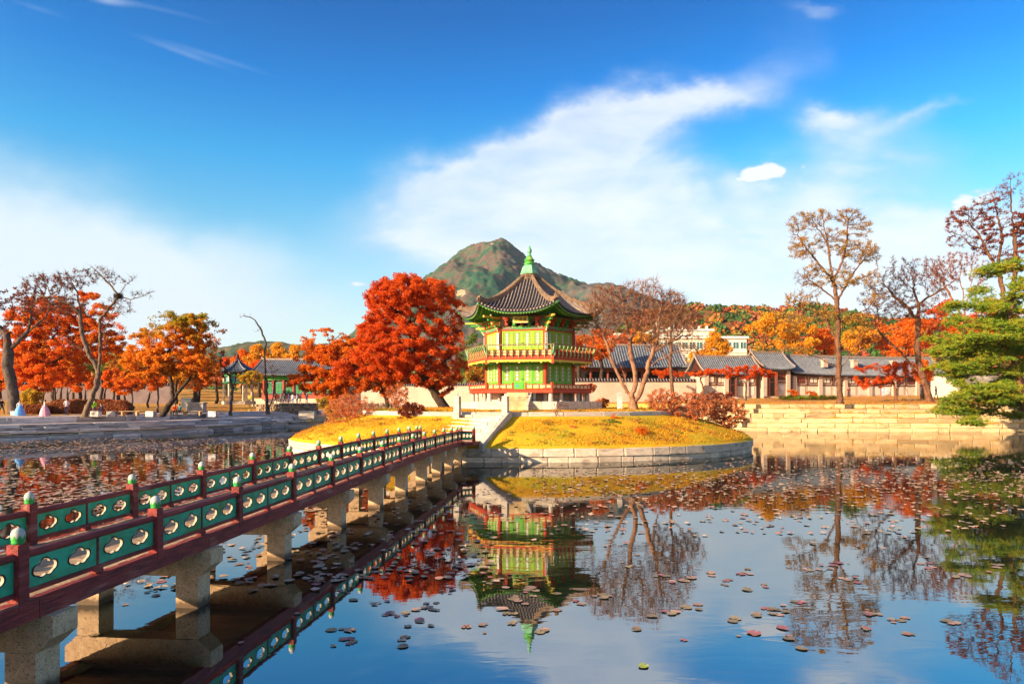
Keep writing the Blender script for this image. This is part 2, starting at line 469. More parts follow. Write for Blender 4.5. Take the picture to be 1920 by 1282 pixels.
DS = [0.0, 0.6, 1.15, 1.25, 2.0, 2.6, 3.2, 3.8, 4.4, 4.9, 5.05, 5.6, 6.3, 7, 8, 9, 10, 11, 13, 15, 18, 22, 27, 33, 40, 50, 62, 76, 95, 120, 160, 220, 320, 500, 800, 1400, 2500]
SHA = np.array(SHORE); SHB = np.roll(SHA, -1, 0)
def shore_dist(x, y):
    q = np.array((x, y)); ab = SHB - SHA
    t_ = np.clip(((q - SHA) * ab).sum(1) / (ab * ab).sum(1), 0, 1)
    return float(np.sqrt((((SHA + ab * t_[:, None]) - q) ** 2).sum(1).min()))
V, F, MI = [], [], []
for p in SH:
    dv = Vector((p.x - C0[0], p.y - C0[1])); dist = dv.length; dv.normalize()
    for d0 in DS:
        x, y = p.x + dv.x * d0, p.y + dv.y * d0
        d = shore_dist(x, y) if d0 < 150 else d0
        nz = (math.sin(x * .9 + y * .5) + math.sin(y * 1.3 - x * .4)) * 0.02 if 5.5 < d < 300 else 0
        V.append((x, y, min(ground_z(x, y, d), 40) + nz))
nd = len(DS)
for i in range(len(SH)):
    j = (i + 1) % len(SH)
    for k in range(nd - 1):
        F.append((i * nd + k, i * nd + k + 1, j * nd + k + 1, j * nd + k))
        x, y = SH[i]
        left = x < -20 and y > 40
        MI.append(1 if (left and k <= 15) or (y < 30 and k < 15) else 0)
F = np.array(F)[:, ::-1]

def ground_mat(name, cols, sc_=0.12):
    m, t, b = new_mat(name)
    tcn = t.n('ShaderNodeTexCoord')
    f1 = t.noise(tcn.outputs['Object'], sc_, 5, 0.6)
    f2 = t.noise(tcn.outputs['Object'], sc_ * 9, 6, 0.65)
    c = t.mix(t.smooth(f1, .35, .65), cols[0], cols[1])
    c = t.mix(t.smooth(f2, .45, .7), c, cols[2])
    c = t.mix(t.m('MULTIPLY', t.smooth(t.noise(tcn.outputs['Object'], sc_ * 30, 4, .6), .55, .75), 0.6), c, cols[3])
    t.link(c, b.inputs['Base Color']); b.inputs['Roughness'].default_value = 0.95
    b.inputs['Specular IOR Level'].default_value = 0.1
    bn = t.n('ShaderNodeBump'); bn.inputs['Strength'].default_value = 0.6; bn.inputs['Distance'].default_value = 0.08
    t.link(t.noise(tcn.outputs['Object'], 14, 5, 0.7), bn.inputs['Height']); t.link(bn.outputs[0], b.inputs['Normal'])
    return m
M['ground'] = ground_mat('ground', [(0.64, 0.36, 0.07), (0.60, 0.25, 0.06), (0.52, 0.32, 0.08), (0.48, 0.14, 0.03)])
M['paving'] = ground_mat('paving', [(0.56, 0.44, 0.38), (0.50, 0.38, 0.33), (0.44, 0.31, 0.25), (0.34, 0.22, 0.16)])
M['lawn'] = ground_mat('lawn', [(0.78, 0.40, 0.018), (0.46, 0.38, 0.025), (0.70, 0.30, 0.018), (0.48, 0.20, 0.02)], 0.22)
gme = np_mesh('ground', np.array(V), F, ['ground', 'paving'], MI)
place('ground', gme, kind='structure')

# ------------------------------------------------------------------ water
m, t, b = new_mat('pond_water'); M['water'] = m
tcn = t.n('ShaderNodeTexCoord')
mp = t.n('ShaderNodeMapping'); mp.inputs['Scale'].default_value = (0.55, 1.5, 1); mp.inputs['Rotation'].default_value = (0, 0, R_(-14))
t.link(tcn.outputs['Object'], mp.inputs[0])
n1 = t.noise(mp.outputs[0], 1.5, 3, 0.5, 0.5)
n2 = t.noise(tcn.outputs['Object'], 0.10, 2, 0.5)
n3 = t.noise(mp.outputs[0], 5.0, 2, 0.5)
h = t.m('ADD', t.m('MULTIPLY', n1, t.m('MULTIPLY_ADD', t.smooth(n2, .42, .68), 0.9, 0.22)), t.m('MULTIPLY', n3, 0.07))
bn = t.n('ShaderNodeBump'); bn.inputs['Strength'].default_value = 0.30; bn.inputs['Distance'].default_value = 0.013
t.link(h, bn.inputs['Height'])
fr = t.n('ShaderNodeFresnel'); fr.inputs['IOR'].default_value = 5.5
t.link(bn.outputs[0], fr.inputs['Normal'])
gl = t.n('ShaderNodeBsdfGlossy'); gl.inputs['Roughness'].default_value = 0.012; gl.inputs['Color'].default_value = (0.94, 0.95, 0.97, 1)
t.link(bn.outputs[0], gl.inputs['Normal'])
df = t.n('ShaderNodeBsdfDiffuse'); df.inputs['Color'].default_value = (0.012, 0.016, 0.010, 1)
ms = t.n('ShaderNodeMixShader')
t.link(fr.outputs[0], ms.inputs[0]); t.link(df.outputs[0], ms.inputs[1]); t.link(gl.outputs[0], ms.inputs[2])
t.link(ms.outputs[0], m.node_tree.nodes['Material Output'].inputs[0])
wb = MB()
wpoly = [(C0[0] + (p.x - C0[0]) * 1.012, C0[1] + (p.y - C0[1]) * 1.012) for p in SH]
wb.add([(C0[0], C0[1], 0)] + [(x, y, 0) for x, y in wpoly], [(0, 1 + (i + 1) % len(wpoly), 1 + i) for i in range(len(wpoly))])
wme = wb.mesh('pond_water', 'water')
bmw = bmesh.new(); bmw.from_mesh(wme); bmesh.ops.recalc_face_normals(bmw, faces=bmw.faces)
if sum(f.normal.z for f in bmw.faces) < 0: bmesh.ops.reverse_faces(bmw, faces=bmw.faces)
bmw.to_mesh(wme); bmw.free()
place('pond_water', wme, kind='structure')

# ------------------------------------------------------------------ retaining walls round the pond
ST = {k: [stone_mesh('stone', k, seed=i) for i in range(3)] for k in ('granite', 'granite_gold', 'granite_grey', 'granite_white')}
def shore_line(i0, i1): return SHORE[i0:i1 + 1]
rs = random.Random(3)
# left bank: goes away from the camera, body on its left side
lb = empty('stone_embankment', (-38, 62, 0), label='grey stepped stone embankment of long weathered blocks along the left pond bank', cat='embankment')
lpts = [(p[0] + 38, p[1] - 62) for p in SHORE[3:11]]
for k, (z0, hh, sb) in enumerate([(-0.25, 0.50, 0.0), (0.25, 0.28, 0.30), (0.53, 0.26, 0.62), (0.79, 0.24, 1.0), (1.03, 0.24, 1.45)]):
    course(lb, lpts, z0, hh, 0.85, ST['granite_grey'], 1.6, 3.4, setback=sb, r=rs, gap=.06)
course(lb, lpts, 1.24, 0.56, 0.5, ST['granite_grey'], 1.7, 3.2, setback=4.5, r=rs, s1=poly_len(lpts)[-1] - 8)
# far bank behind the island
fb = empty('back_embankment', (0, 90, 0), label='low stone edge of the pond behind the island', cat='embankment')
fp = [(p[0], p[1] - 90) for p in SHORE[10:17]]
for z0, hh, sb in [(-0.2, 0.6, 0.0), (0.4, 0.5, 0.25), (0.9, 0.5, .5)]:
    course(fb, fp, z0, hh, 0.7, ST['granite_gold'], 1.6, 3.0, setback=sb, r=rs)
# right bank: sunlit terraces of yellow stone
rb = empty('terraced_embankment', (44, 72, 0), label='sunlit yellow stone terraces in long courses below the tiled palace range', cat='embankment')
rp = [(p[0] - 44, p[1] - 72) for p in SHORE[15:22]]
for k, (z0, hh, sb) in enumerate([(-0.25, 0.62, 0.0), (0.37, 0.50, 0.72), (0.87, 0.50, 1.22), (1.37, 0.50, 1.72), (1.87, 0.48, 2.3), (2.35, 0.5, 3.3)]):
    course(rb, rp, z0, hh, 0.85, ST['granite_gold'], 1.0, 3.2, setback=sb, r=rs, gap=.05, proud=.09)
# near bank under the camera, out of the picture
nbk = empty('near_embankment', (0, 3, 0), label='low stone edge of the pond at the near end of the footbridge', cat='embankment')
np_ = [(p[0], p[1] - 3) for p in (SHORE[-3:] + SHORE[:3])]
course(nbk, np_, -0.3, 1.5, 0.6, ST['granite_grey'], 1.8, 3.0, setback=0.0, r=rs)

# rubble channel walls on the far left shore
RU = [stone_mesh('stone', 'rubble', jit=0.13, bev=0.2, seed=i + 20) for i in range(5)]
rw = empty('rubble_wall', (-30.5, 92.5, 0), label='low rubble stone wall with a shaded corner face left of the island', cat='wall')
def rubble(parent, a, b, z0, z1, sz, d=0.5):
    a, b = Vector((*a, 0)), Vector((*b, 0)); L_ = (b - a).length; ang = math.atan2((b - a).y, (b - a).x)
    core = MB(); mid = (a + b) / 2; nrm = Vector((-math.sin(ang), math.cos(ang), 0))
    core.box((mid.x + nrm.x * d * .6, mid.y + nrm.y * d * .6, (z0 + z1) / 2 - .05), (L_ * .98, d, z1 - z0), ang)
    core.put('core', 'rubble', parent)
    z = z0
    while z < z1 - 0.08:
        hh = rs.uniform(sz * .7, sz * 1.1); s = 0
        while s < L_:
            l = rs.uniform(sz * .8, sz * 1.9); l = min(l, L_ - s + .05)
            p = a + (b - a) * ((s + l / 2) / L_) + nrm * rs.uniform(.02, .12)
            place('stone', rs.choice(RU), parent, (p.x, p.y, z + hh / 2), ang + rs.uniform(-.08, .08), (l * .97, d * .8, hh * .97))
            s += l
        z += hh
rubble(rw, (-3.8, -1.0), (-0.2, -2.2), 1.0, 2.75, 0.34)
rubble(rw, (-0.2, -2.2), (3.2, 3.4), 0.2, 2.75, 0.36)
rubble(rw, (4.5, 3.4), (14, 5.4), 0.9, 2.7, 0.40)

# ------------------------------------------------------------------ island
IC = Vector((0.6, 48.0)); IA, IB = 15.8, 12.0
def isl(th, k=1.0):
    return Vector((IC.x + IA * k * math.cos(th), IC.y + IB * k * math.sin(th)))
NI = 120
def isl_h(k):
    if k > 0.70:
        t_ = (1 - k) / 0.30
        return 0.72 + 1.62 * (t_ ** 0.8)
    return 2.36
stairs_dir = Vector((-0.39, -0.92)).normalized()
ks = [1.0, 0.985, 0.96, 0.93, 0.9, 0.86, 0.82, 0.78, 0.74, 0.70]
V, F = [], []
for k in ks:
    for i in range(NI):
        th = 2 * PI * i / NI
        p = isl(th, k)
        z = isl_h(k) + (0.05 * math.sin(7 * th + k * 20) + 0.04 * math.sin(17 * th - k * 31) if .72 < k < .98 else 0)
        V.append((p.x, p.y, z))
for a in range(len(ks) - 1):
    for i in range(NI):
        j = (i + 1) % NI
        F.append((a * NI + i, a * NI + j, (a + 1) * NI + j, (a + 1) * NI + i))
place('island_slope', np_mesh('island_slope', np.array(V), np.array(F), 'lawn', smooth=True), kind='structure')
# upper terrace of the island
tb = MB()
ring = [isl(2 * PI * i / NI, 0.675) for i in range(NI)]
tb.add([(p.x, p.y, 2.60) for p in ring] + [(IC.x, IC.y, 2.78)], [(i, (i + 1) % NI, NI) for i in range(NI)])
tb.put('island_terrace', 'lawn', kind='structure')
# ring of blocks at the water, two courses
iw = empty('island_embankment', (IC.x, IC.y, 0), label='ring of pale cut stone blocks holding the island above the water', cat='embankment')
ipl = [(isl(-2 * PI * i / 90 + 0.4) - IC) for i in range(91)]
ipl = [(p.x, p.y) for p in ipl]
course(iw, ipl, -0.25, 0.55, 0.6, ST['granite'], 0.7, 1.7, setback=-0.62, r=rs, proud=.05)
course(iw, ipl, 0.30, 0.45, 0.6, ST['granite'], 0.9, 1.9, setback=-0.56, r=rs, proud=.03)
# low ring of pale blocks round the terrace
kr = empty('terrace_kerb', (IC.x, IC.y, 2.2), label='low ring of long pale kerb stones round the top of the island', cat='kerb')
kpl = [((isl(-2 * PI * i / 90 + 0.4, 0.69) - IC)) for i in range(91)]
kpl = [(p.x, p.y) for p in kpl]
course(kr, kpl, 0.02, 0.40, 0.45, ST['granite_white'], 1.6, 3.2, setback=-0.35, r=rs, proud=.02)

# broad steps from the footbridge up to the terrace
sp = empty('stone_staircase', (-1.75, 39.75, 0), rz=math.atan2(stairs_dir.x, -stairs_dir.y), label='broad pale stone staircase from the footbridge up to the island terrace', cat='stairs')
NS = 8; z_lo, z_hi = 0.95, 2.45; run = 3.1
for i in range(NS):
    hh = (z_hi - z_lo) / NS
    y0 = -run + i * run / NS
    x = -1.45
    while x < 1.44:
        l = min(rs.uniform(0.9, 1.7), 1.45 - x)
        if 1.45 - (x + l) < .4: l = 1.45 - x
        place('step_stone', rs.choice(ST['granite_white']), sp, (x + l / 2, y0 + 0.35, z_lo + (i + 0.5) * hh - .12), 0, (l - 0.015, 0.75, hh + .24))
        x += l
for sx in (-1, 1):
    mb = MB()
    prof = [(-run - .35, z_lo - .35), (-run - .35, z_lo + .05), (0.25, z_hi + .22), (0.55, z_hi + .22), (0.55, z_lo - .35)]
    vs = [(sx * 1.58 - .12, y, z) for y, z in prof] + [(sx * 1.58 + .12, y, z) for y, z in prof]
    n = len(prof)
    mb.add(vs, [tuple(range(n - 1, -1, -1)), tuple(range(n, 2 * n))] + [(i, (i + 1) % n, n + (i + 1) % n, n + i) for i in range(n)])
    mb.put('side_coping', 'granite_white', sp)
for i, (u, Yp) in enumerate(((857.5, 39.7), (947.5, 39.3))):
    p = W(u, 785, Yp)
    mb = MB()
    mb.box((0, 0, 0.62), (0.34, 0.34, 1.24)).box((0, 0, 1.27), (0.30, 0.30, 0.06)).box((0, 0, 1.34), (0.36, 0.36, 0.08), taper=0.8)
    if i == 0: mb.lathe([(0.05, 1.38), (0.07, 1.5), (0.03, 1.62), (0.01, 1.66)], 10)
    mb.put('stone_post', 'granite_white', loc=(p.x, p.y, 2.15), rz=R_(-20),
           label='square stone post left of the island staircase head, with a small tip' if i == 0 else 'square stone post right of the island staircase head', cat='post')
mb = MB(); mb.box((0, 0, .55), (0.3, 0.3, 1.1)).box((0, 0, 1.13), (0.25, .25, .06), taper=.7)
p = W(1162, 770, 45.5); mb.put('stone_post', 'granite_grey', loc=(p.x, p.y, 2.65), label='short grey stone post between the green pavilion and the bare forked tree', cat='post')

# ------------------------------------------------------------------ footbridge
BD = Vector((0.0949, 0.9955, 0)); BN = Vector((-0.9955, 0.0949, 0))       # along the bridge; towards its left side
BX = lambda Y: -5.90 + 0.0953 * Y                                          # outer right face of the railing posts
def deck_z(Y): return 1.15 + 0.15 * math.exp(-((Y - 26) / 10.5) ** 2) - 0.02 * max(0, (Y - 33)) / 3
BW = 2.10
m, t, b = new_mat('finial_paint'); M['finial'] = m
tcn = t.n('ShaderNodeTexCoord'); sp_ = t.n('ShaderNodeSeparateXYZ'); t.link(tcn.outputs['Object'], sp_.inputs[0])
ang = t.m('ARCTAN2', sp_.outputs[1], sp_.outputs[0])
zig = t.m('PINGPONG', t.m('MULTIPLY', t.m('ADD', ang, PI), 8 / (2 * PI)), 0.5)
edge = t.m('MULTIPLY_ADD', zig, 0.10, 0.055)
f = t.m('GREATER_THAN', sp_.outputs[2], edge)
nzz = t.noise(tcn.outputs['Object'], 22, 5, .6)
top = t.mix(t.smooth(nzz, .45, .62), (0.55, 0.48, 0.42), (0.33, 0.42, 0.36))
grn = t.mix(t.smooth(nzz, .35, .65), (0.05, 0.42, 0.05), (0.02, 0.26, 0.06))
t.link(t.mix(f, grn, top), b.inputs['Base Color']); b.inputs['Roughness'].default_value = 0.6
m, t, b = new_mat('panel_paint'); M['panel'] = m
tcn = t.n('ShaderNodeTexCoord'); oi = t.n('ShaderNodeObjectInfo')
va = t.n('ShaderNodeVectorMath', operation='ADD'); t.link(tcn.outputs['Object'], va.inputs[0]); t.link(oi.outputs['Location'], va.inputs[1])
f = t.noise(va.outputs[0], 5, 5, .6, 0.6)
c = t.mix(t.smooth(f, .38, .62), (0.018, 0.46, 0.25), (0.014, 0.32, 0.16))
c = t.mix(t.smooth(t.noise(va.outputs[0], 2.1, 4, .6), .5, .7), c, (0.045, 0.25, 0.05))
c = t.mix(t.m('MULTIPLY', t.smooth(t.noise(va.outputs[0], 26, 6, .7), .55, .72), .55), c, (0.10, 0.17, 0.11))
t.link(c, b.inputs['Base Color']); b.inputs['Roughness'].default_value = 0.5
M['panel_line'] = pm('panel_line', (0.012, 0.03, 0.022), None, 5, 0.6)
M['panel_edge'] = pm('panel_edge', (0.55, 0.48, 0.36), (0.45, 0.38, 0.26), 8, 0.7)

# panel with two cloud-shaped openings, unit width 1 (x), height 0.34 (z), thickness 0.03 (y)
def cloud(cx, cz, s=1.0, n=44):
    """cloud outline: union of lobes about the centre"""
    lobes = [(-0.085, -0.005, 0.052), (0.085, 0.005, 0.052), (0.0, 0.032, 0.062), (-0.035, -0.028, 0.052), (0.045, -0.026, 0.050), (0.0, 0.0, 0.06)]
    pts = []
    for i in range(n):
        a = 2 * PI * i / n
        d = (math.cos(a), math.sin(a)); best = 0.02
        for lx, lz, r in lobes:
            bq = lx * d[0] + lz * d[1]; cq = lx * lx + lz * lz - r * r
            disc = bq * bq - cq
            if disc > 0: best = max(best, bq + math.sqrt(disc))
        pts.append((cx + d[0] * best * s, cz + d[1] * best * s))
    return pts
def panel_mesh(wd, hg, clouds, name='cloud_panel', sx=1.0):
    th = 0.014
    outer = [(-wd / 2, 0), (wd / 2, 0), (wd / 2, hg), (-wd / 2, hg)]
    holes = [[((x - cx) * sx + cx, z) for x, z in cloud(cx, cz, 1.30)] for cx, cz in clouds]
    inner = [[((x - cx) * sx + cx, z) for x, z in cloud(cx, cz, 1.12)] for cx, cz in clouds]
    polys = [outer] + [h_[::-1] for h_ in holes]
    flat = [p for q in polys for p in q]
    tris = tessellate_polygon([[Vector((x, z, 0)) for x, z in q] for q in polys])
    mb = MB(); n = len(flat)
    for y, flip in ((-th, False), (th, True)):
        mb.add([(x, y, z) for x, z in flat], [tuple(t_) if not flip else tuple(reversed(t_)) for t_ in tris])
    for i in range(4):
        a, b_ = outer[i], outer[(i + 1) % 4]
        mb.add([(a[0], -th, a[1]), (b_[0], -th, b_[1]), (b_[0], th, b_[1]), (a[0], th, a[1])], [(0, 1, 2, 3)])
    for ho, hi in zip(holes, inner):
        k = len(ho)
        for i in range(k):
            j = (i + 1) % k
            mb.mat(1)
            for y in (-th - .003, th + .003):
                mb.add([(ho[i][0], y, ho[i][1]), (ho[j][0], y, ho[j][1]), (hi[j][0], y, hi[j][1]), (hi[i][0], y, hi[i][1])], [(0, 1, 2, 3)])
            mb.mat(2)
            mb.add([(hi[i][0], -th - .003, hi[i][1]), (hi[j][0], -th - .003, hi[j][1]), (hi[j][0], th + .003, hi[j][1]), (hi[i][0], th + .003, hi[i][1])], [(0, 1, 2, 3)])
    mb.mat(0)
    return mb.mesh(name, ['panel', 'panel_line', 'panel_edge'])
PANEL = panel_mesh(1.0, 0.335, [(-0.245, 0.172), (0.235, 0.172)])
PANEL_SMALL = panel_mesh(0.62, 0.335, [(-0.2, .17), (0.0, .17), (.2, .17)], sx=.5)
FIN = MB().lathe([(0.058, 0.0), (0.064, 0.02), (0.060, 0.035), (0.066, 0.05), (0.069, 0.09), (0.064, 0.125), (0.050, 0.152), (0.028, 0.170), (0.006, 0.177)], 20).mesh('finial', 'finial', smooth=True)
def post_mesh():
    bm = bmesh.new(); bmesh.ops.create_cube(bm, size=1.0)
    bmesh.ops.scale(bm, vec=(0.15, 0.15, 0.72), verts=bm.verts); bmesh.ops.translate(bm, vec=(0, 0, 0.25), verts=bm.verts)
    bmesh.ops.bevel(bm, geom=bm.edges[:], offset=0.008, segments=2, affect='EDGES')
    me = bpy.data.meshes.new('railing_post'); bm.to_mesh(me); bm.free(); me.materials.append(M['red_paint']); return me
POST = post_mesh()

br = empty('footbridge', (BX(2.6), 2.6, 0), label='long wooden footbridge with dark red rails and green cloud panels on stone piers', cat='footbridge')
bo = Vector(br.location)
posts_Y = [2.55, 4.92, 7.29, 9.67, 12.0, 14.3, 16.6, 18.8, 20.95, 22.95, 24.85, 26.7, 28.65, 30.6, 32.5, 34.0, 35.0]
bang = math.atan2(BD.y, BD.x)
def bpt(Y, off):
    """point of the bridge: distance along, offset to the left of the outer right face"""
    return Vector((BX(Y), Y, 0)) + BN * off - bo
UB = MB().box((0, 0, 0), (1, 1, 1)).mesh('handrail', 'red_paint')
def seg(name, p0, p1, wd, hg, mat='red_paint', parent=br, round_=False):
    d = p1 - p0; c = (p0 + p1) / 2
    if round_:
        me = MB().tube((-.5 * d.length, 0, 0), (.5 * d.length, 0, 0), hg / 2, n=14).mesh(name, mat, smooth=False)
    else:
        me = MB().box((0, 0, 0), (d.length, wd, hg)).mesh(name, mat)
    return place(name, me, parent, c, rot=d.to_track_quat('X', 'Z').to_euler())
for side in (0, 1):
    off = 0.075 if side == 0 else BW + 0.075
    for i, Y in enumerate(posts_Y):
        Yp = Y + (0 if side == 0 else 0.2)
        if i == len(posts_Y) - 1 and side == 1: Yp = Y
        p = bpt(Yp, off); z = deck_z(Y)
        po = place('railing_post', POST, br, (p.x, p.y, z), bang + rs.uniform(-.02, .02))
        place('finial', FIN, po, (0, 0, 0.607), rs.uniform(0, 3))
        if i < len(posts_Y) - 1:
            Y2 = posts_Y[i + 1]; Yq = Y2 + (0 if side == 0 else 0.2); q = bpt(Yq, off)
            P0 = Vector((p.x, p.y, z)); P1 = Vector((q.x, q.y, deck_z(Y2)))
            d = (P1 - P0).normalized(); A, B = P0 + d * 0.076, P1 - d * 0.076
            up = Vector((0, 0, 1))
            seg('handrail', A + up * .475, B + up * .475, .09, .09, round_=True)
            seg('bottom_rail', A + up * .075, B + up * .075, .07, .05)
            mid = (A + B) / 2
            place('divider', MB().box((0, 0, .267), (0.035, 0.05, .335)).mesh('divider', 'red_paint'), br, mid + up * 0.0, rz=math.atan2(d.y, d.x))
            place('support_block', MB().box((0, 0, .0255), (0.14, 0.085, .048)).mesh('support_block', 'red_paint'), br, mid, rz=math.atan2(d.y, d.x))
            half = ((B - A).length - .035) / 2
            for s_ in (-1, 1):
                c = mid + d * (s_ * (half / 2 + .0175)) + up * .1005
                place('cloud_panel', PANEL, br, c, scale=(half, 1, 1), rot=d.to_track_quat('X', 'Z').to_euler())
    # beams: lengths butted at every second pier
    bY = [2.3, 7.5, 10.95, 14.5, 17.9, 21.2, 24.5, 27.8, 31.0, 34.2, 35.6]
    offb = 0.07 if side == 0 else BW + 0.09
    for a, b2 in zip(bY[:-1], bY[1:]):
        A = bpt(a + .004, offb); B = bpt(b2 - .004, offb)
        A.z = deck_z(a) - .125; B.z = deck_z(b2) - .125
        seg('side_beam', A, B, .13, .235)
# deck planks laid across
Y = 2.3
PL = [stone_mesh('plank', 'plank', jit=0.004, bev=0.02, seed=40 + i) for i in range(3)]
while Y < 35.3:
    wdt = 0.195
    c = bpt(Y + wdt / 2, BW / 2 + .085)
    place('plank', rs.choice(PL), br, (c.x, c.y, deck_z(Y) - .03 + rs.uniform(-.002, .002)), bang + PI / 2 + rs.uniform(-.003, .003), (BW - 0.02, wdt - .009, 0.05))
    Y += wdt
# flared end panels on the landing
for side in (0, 1):
    p = bpt(35.0, 0.075 if side == 0 else BW + .075); s_ = 1 if side == 0 else -1
    P0 = Vector((p.x, p.y, deck_z(35))); P1 = P0 + Vector((0.66 * s_, 0.30, -0.03))
    d = (P1 - P0).normalized()
    po = place('railing_post', POST, br, P1, rz=math.atan2(d.y, d.x)); place('finial', FIN, po, (0, 0, .607))
    seg('handrail', P0 + d * .07 + Vector((0, 0, .475)), P1 - d * .07 + Vector((0, 0, .475)), .09, .09, round_=True)
    seg('bottom_rail', P0 + d * .07 + Vector((0, 0, .075)), P1 - d * .07 + Vector((0, 0, .075)), .07, .05)
    place('cloud_panel', PANEL_SMALL, br, (P0 + P1) / 2 + Vector((0, 0, .1)), scale=(.93, 1, 1), rot=d.to_track_quat('X', 'Z').to_euler())
lp = [bpt(34.9, -.62), bpt(36.4, -.75), bpt(36.4, BW + .9), bpt(34.9, BW + .8)]
MB().prism([(q.x, q.y) for q in lp][::1], 0.98, 1.13).put('landing', 'red_paint', br)
# piers: each a beam stone with cut ends on two square pillars
m, t, b = new_mat('pier_stone'); M['pier_stone'] = m
tcn = t.n('ShaderNodeTexCoord'); geo = t.n('ShaderNodeNewGeometry'); sp_ = t.n('ShaderNodeSeparateXYZ'); t.link(geo.outputs['Position'], sp_.inputs[0])
f = t.noise(geo.outputs['Position'], 11, 6, .7)
c = t.mix(t.smooth(f, .35, .65), (0.86, 0.56, 0.32), (0.66, 0.40, 0.21))
c = t.mix(t.smooth(t.noise(geo.outputs['Position'], 45, 3, .6), .56, .66), c, (0.16, 0.13, 0.12))
wet = t.smooth(t.m('ADD', sp_.outputs[2], t.m('MULTIPLY', t.m('SUBTRACT', f, .5), 0.25)), 0.05, 0.20)
c = t.mix(wet, (0.11, 0.065, 0.035), c)
t.link(c, b.inputs['Base Color']); b.inputs['Roughness'].default_value = 0.8
bn = t.n('ShaderNodeBump'); bn.inputs['Strength'].default_value = .5; bn.inputs['Distance'].default_value = .02
t.link(t.noise(geo.outputs['Position'], 30, 5, .7), bn.inputs['Height']); t.link(bn.outputs[0], b.inputs['Normal'])
piers_Y = [7.75, 11.0, 14.2, 17.6, 21.0, 24.1, 27.2, 30.2, 33.0, 35.6]
for Yp in [4.4] + piers_Y:
    z1 = deck_z(Yp) - .245
    L_ = BW + 0.17 + 0.20
    prof = [(-.10, z1), (-.10, z1 - .24), (.10, z1 - .42), (L_ - .30, z1 - .42), (L_ - .10, z1 - .24), (L_ - .10, z1)]
    base_ = bpt(Yp, 0)
    mb = MB()
    n = len(prof)
    vs = []
    for dY in (-.19, .19):
        for o_, z in prof:
            q = base_ + BN * o_ + BD * dY; vs.append((q.x, q.y, z))
    mb.add(vs, [tuple(range(n - 1, -1, -1)), tuple(range(n, 2 * n))] + [(i, (i + 1) % n, n + (i + 1) % n, n + i) for i in range(n)])
    pc = mb.put('pier_cap', 'pier_stone', br)
    for o_ in (.30, BW - .12):
        q = base_ + BN * o_
        place('pillar', MB().box((0, 0, (z1 - .43 - .6) / 2), (.37, .36, z1 - .43 + .6), bang - PI / 2).mesh('pillar', 'pier_stone'), pc, (q.x, q.y, 0))
M['patina_pale'] = pm('patina_pale', (0.40, 0.48, 0.20), (0.22, 0.40, 0.16), 5, .6)
# ------------------------------------------------------------------ the hexagonal pavilion
pv = empty('pavilion', (1.18, 46.5, 2.70), rz=R_(-11.5), label='two-storey hexagonal pavilion with green doors, balcony and dark tiled roof on the island', cat='pavilion')
Z0 = 2.70
def zz(z): return z - Z0
def hexp(R, k, a=0.0): 
    t_ = R_(-120 + 60 * k) + a
    return Vector((R * math.cos(t_), R * math.sin(t_), 0))
AP = math.cos(PI / 6)
def six(name, me, **k):
    return [place(name, me, pv, (0, 0, 0), R_(60 * i), **k) for i in range(6)]
def hexring(R, z0, z1, R2=None):
    return MB().lathe([(R, z0), (R2 or R, z1)], 6, a0=R_(0))
# stone platform: blocks round each side
RP = 4.95
core = hexring(RP - .3, -0.1, zz(3.19)); core.put('platform_core', 'granite_white', pv)
for k in range(6):
    a, b2 = hexp(RP, k), hexp(RP, k + 1)
    course(pv, [(a.x, a.y), (b2.x, b2.y)], 0.0, zz(3.22), 0.5, ST['granite'] if k in (1, 2) else ST['granite_white'], 0.8, 1.7, setback=0.02, r=rs, name='platform_stone', proud=.02)
# short stone pillars under the lower floor, and the dark hearth body
for k in range(6):
    for R in (3.95, 2.95):
        p = hexp(R, k)
        MB().lathe([(0.15, zz(3.2)), (0.13, zz(3.78))], 10, (p.x, p.y, 0)).put('stone_pillar', 'granite_white', pv)
    a, b2 = hexp(3.95, k), hexp(3.95, k + 1)
    for f_ in (.27, .73):
        p = a.lerp(b2, f_)
        MB().lathe([(0.11, zz(3.2)), (0.10, zz(3.78))], 10, (p.x, p.y, 0)).put('stone_pillar', 'granite_white', pv)
hexring(2.75, zz(3.2), zz(3.8)).put('hearth', 'plaster', pv)
# lower floor
RF = 4.22
hexring(RF, zz(3.76), zz(3.97)).put('lower_floor_beam', 'orange_paint', pv)
hexring(RF - .15, zz(3.97), zz(4.0)).put('lower_floor', 'wood_brown', pv)
hw = RF / 2
# low balustrade of the lower floor (a gap at the steps in front)
def low_bal(gap):
    mb = MB(); y = -RF * AP + .05
    spans = [(-hw, -.42), (.42, hw)] if gap else [(-hw, hw)]
    for a, b2 in spans:
        mb.mat(0); mb.box(((a + b2) / 2, y, zz(4.30)), (b2 - a, .07, .05)); mb.box(((a + b2) / 2, y, zz(4.015)), (b2 - a, .08, .04))
        n = max(2, round((b2 - a) / .42))
        for i in range(n + 1):
            x = a + (b2 - a) * i / n
            mb.mat(0); mb.box((x, y, zz(4.17)), (.07, .075, .31))
            if i < n:
                x2 = x + (b2 - a) / n / 2
                mb.mat(1); mb.box((x2, y, zz(4.16)), ((b2 - a) / n - .11, .03, .16))
                mb.mat(0); mb.box((x2, y, zz(4.27)), (.06, .05, .06))
    mb.mat(0)
    for s_ in (-1, 1): mb.box((s_ * hw, y + .0, zz(4.2)), (.12, .12, .44))
    if gap:
        for s_ in (-1, 1): mb.box((s_ * .42, y, zz(4.2)), (.10, .10, .44))
    return mb.mesh('low_balustrade', ['orange_paint', 'cream_paint'])
LBG, LB = low_bal(True), low_bal(False)
for k in range(6): place('low_balustrade', LBG if k == 0 else LB, pv, rz=R_(60 * k))
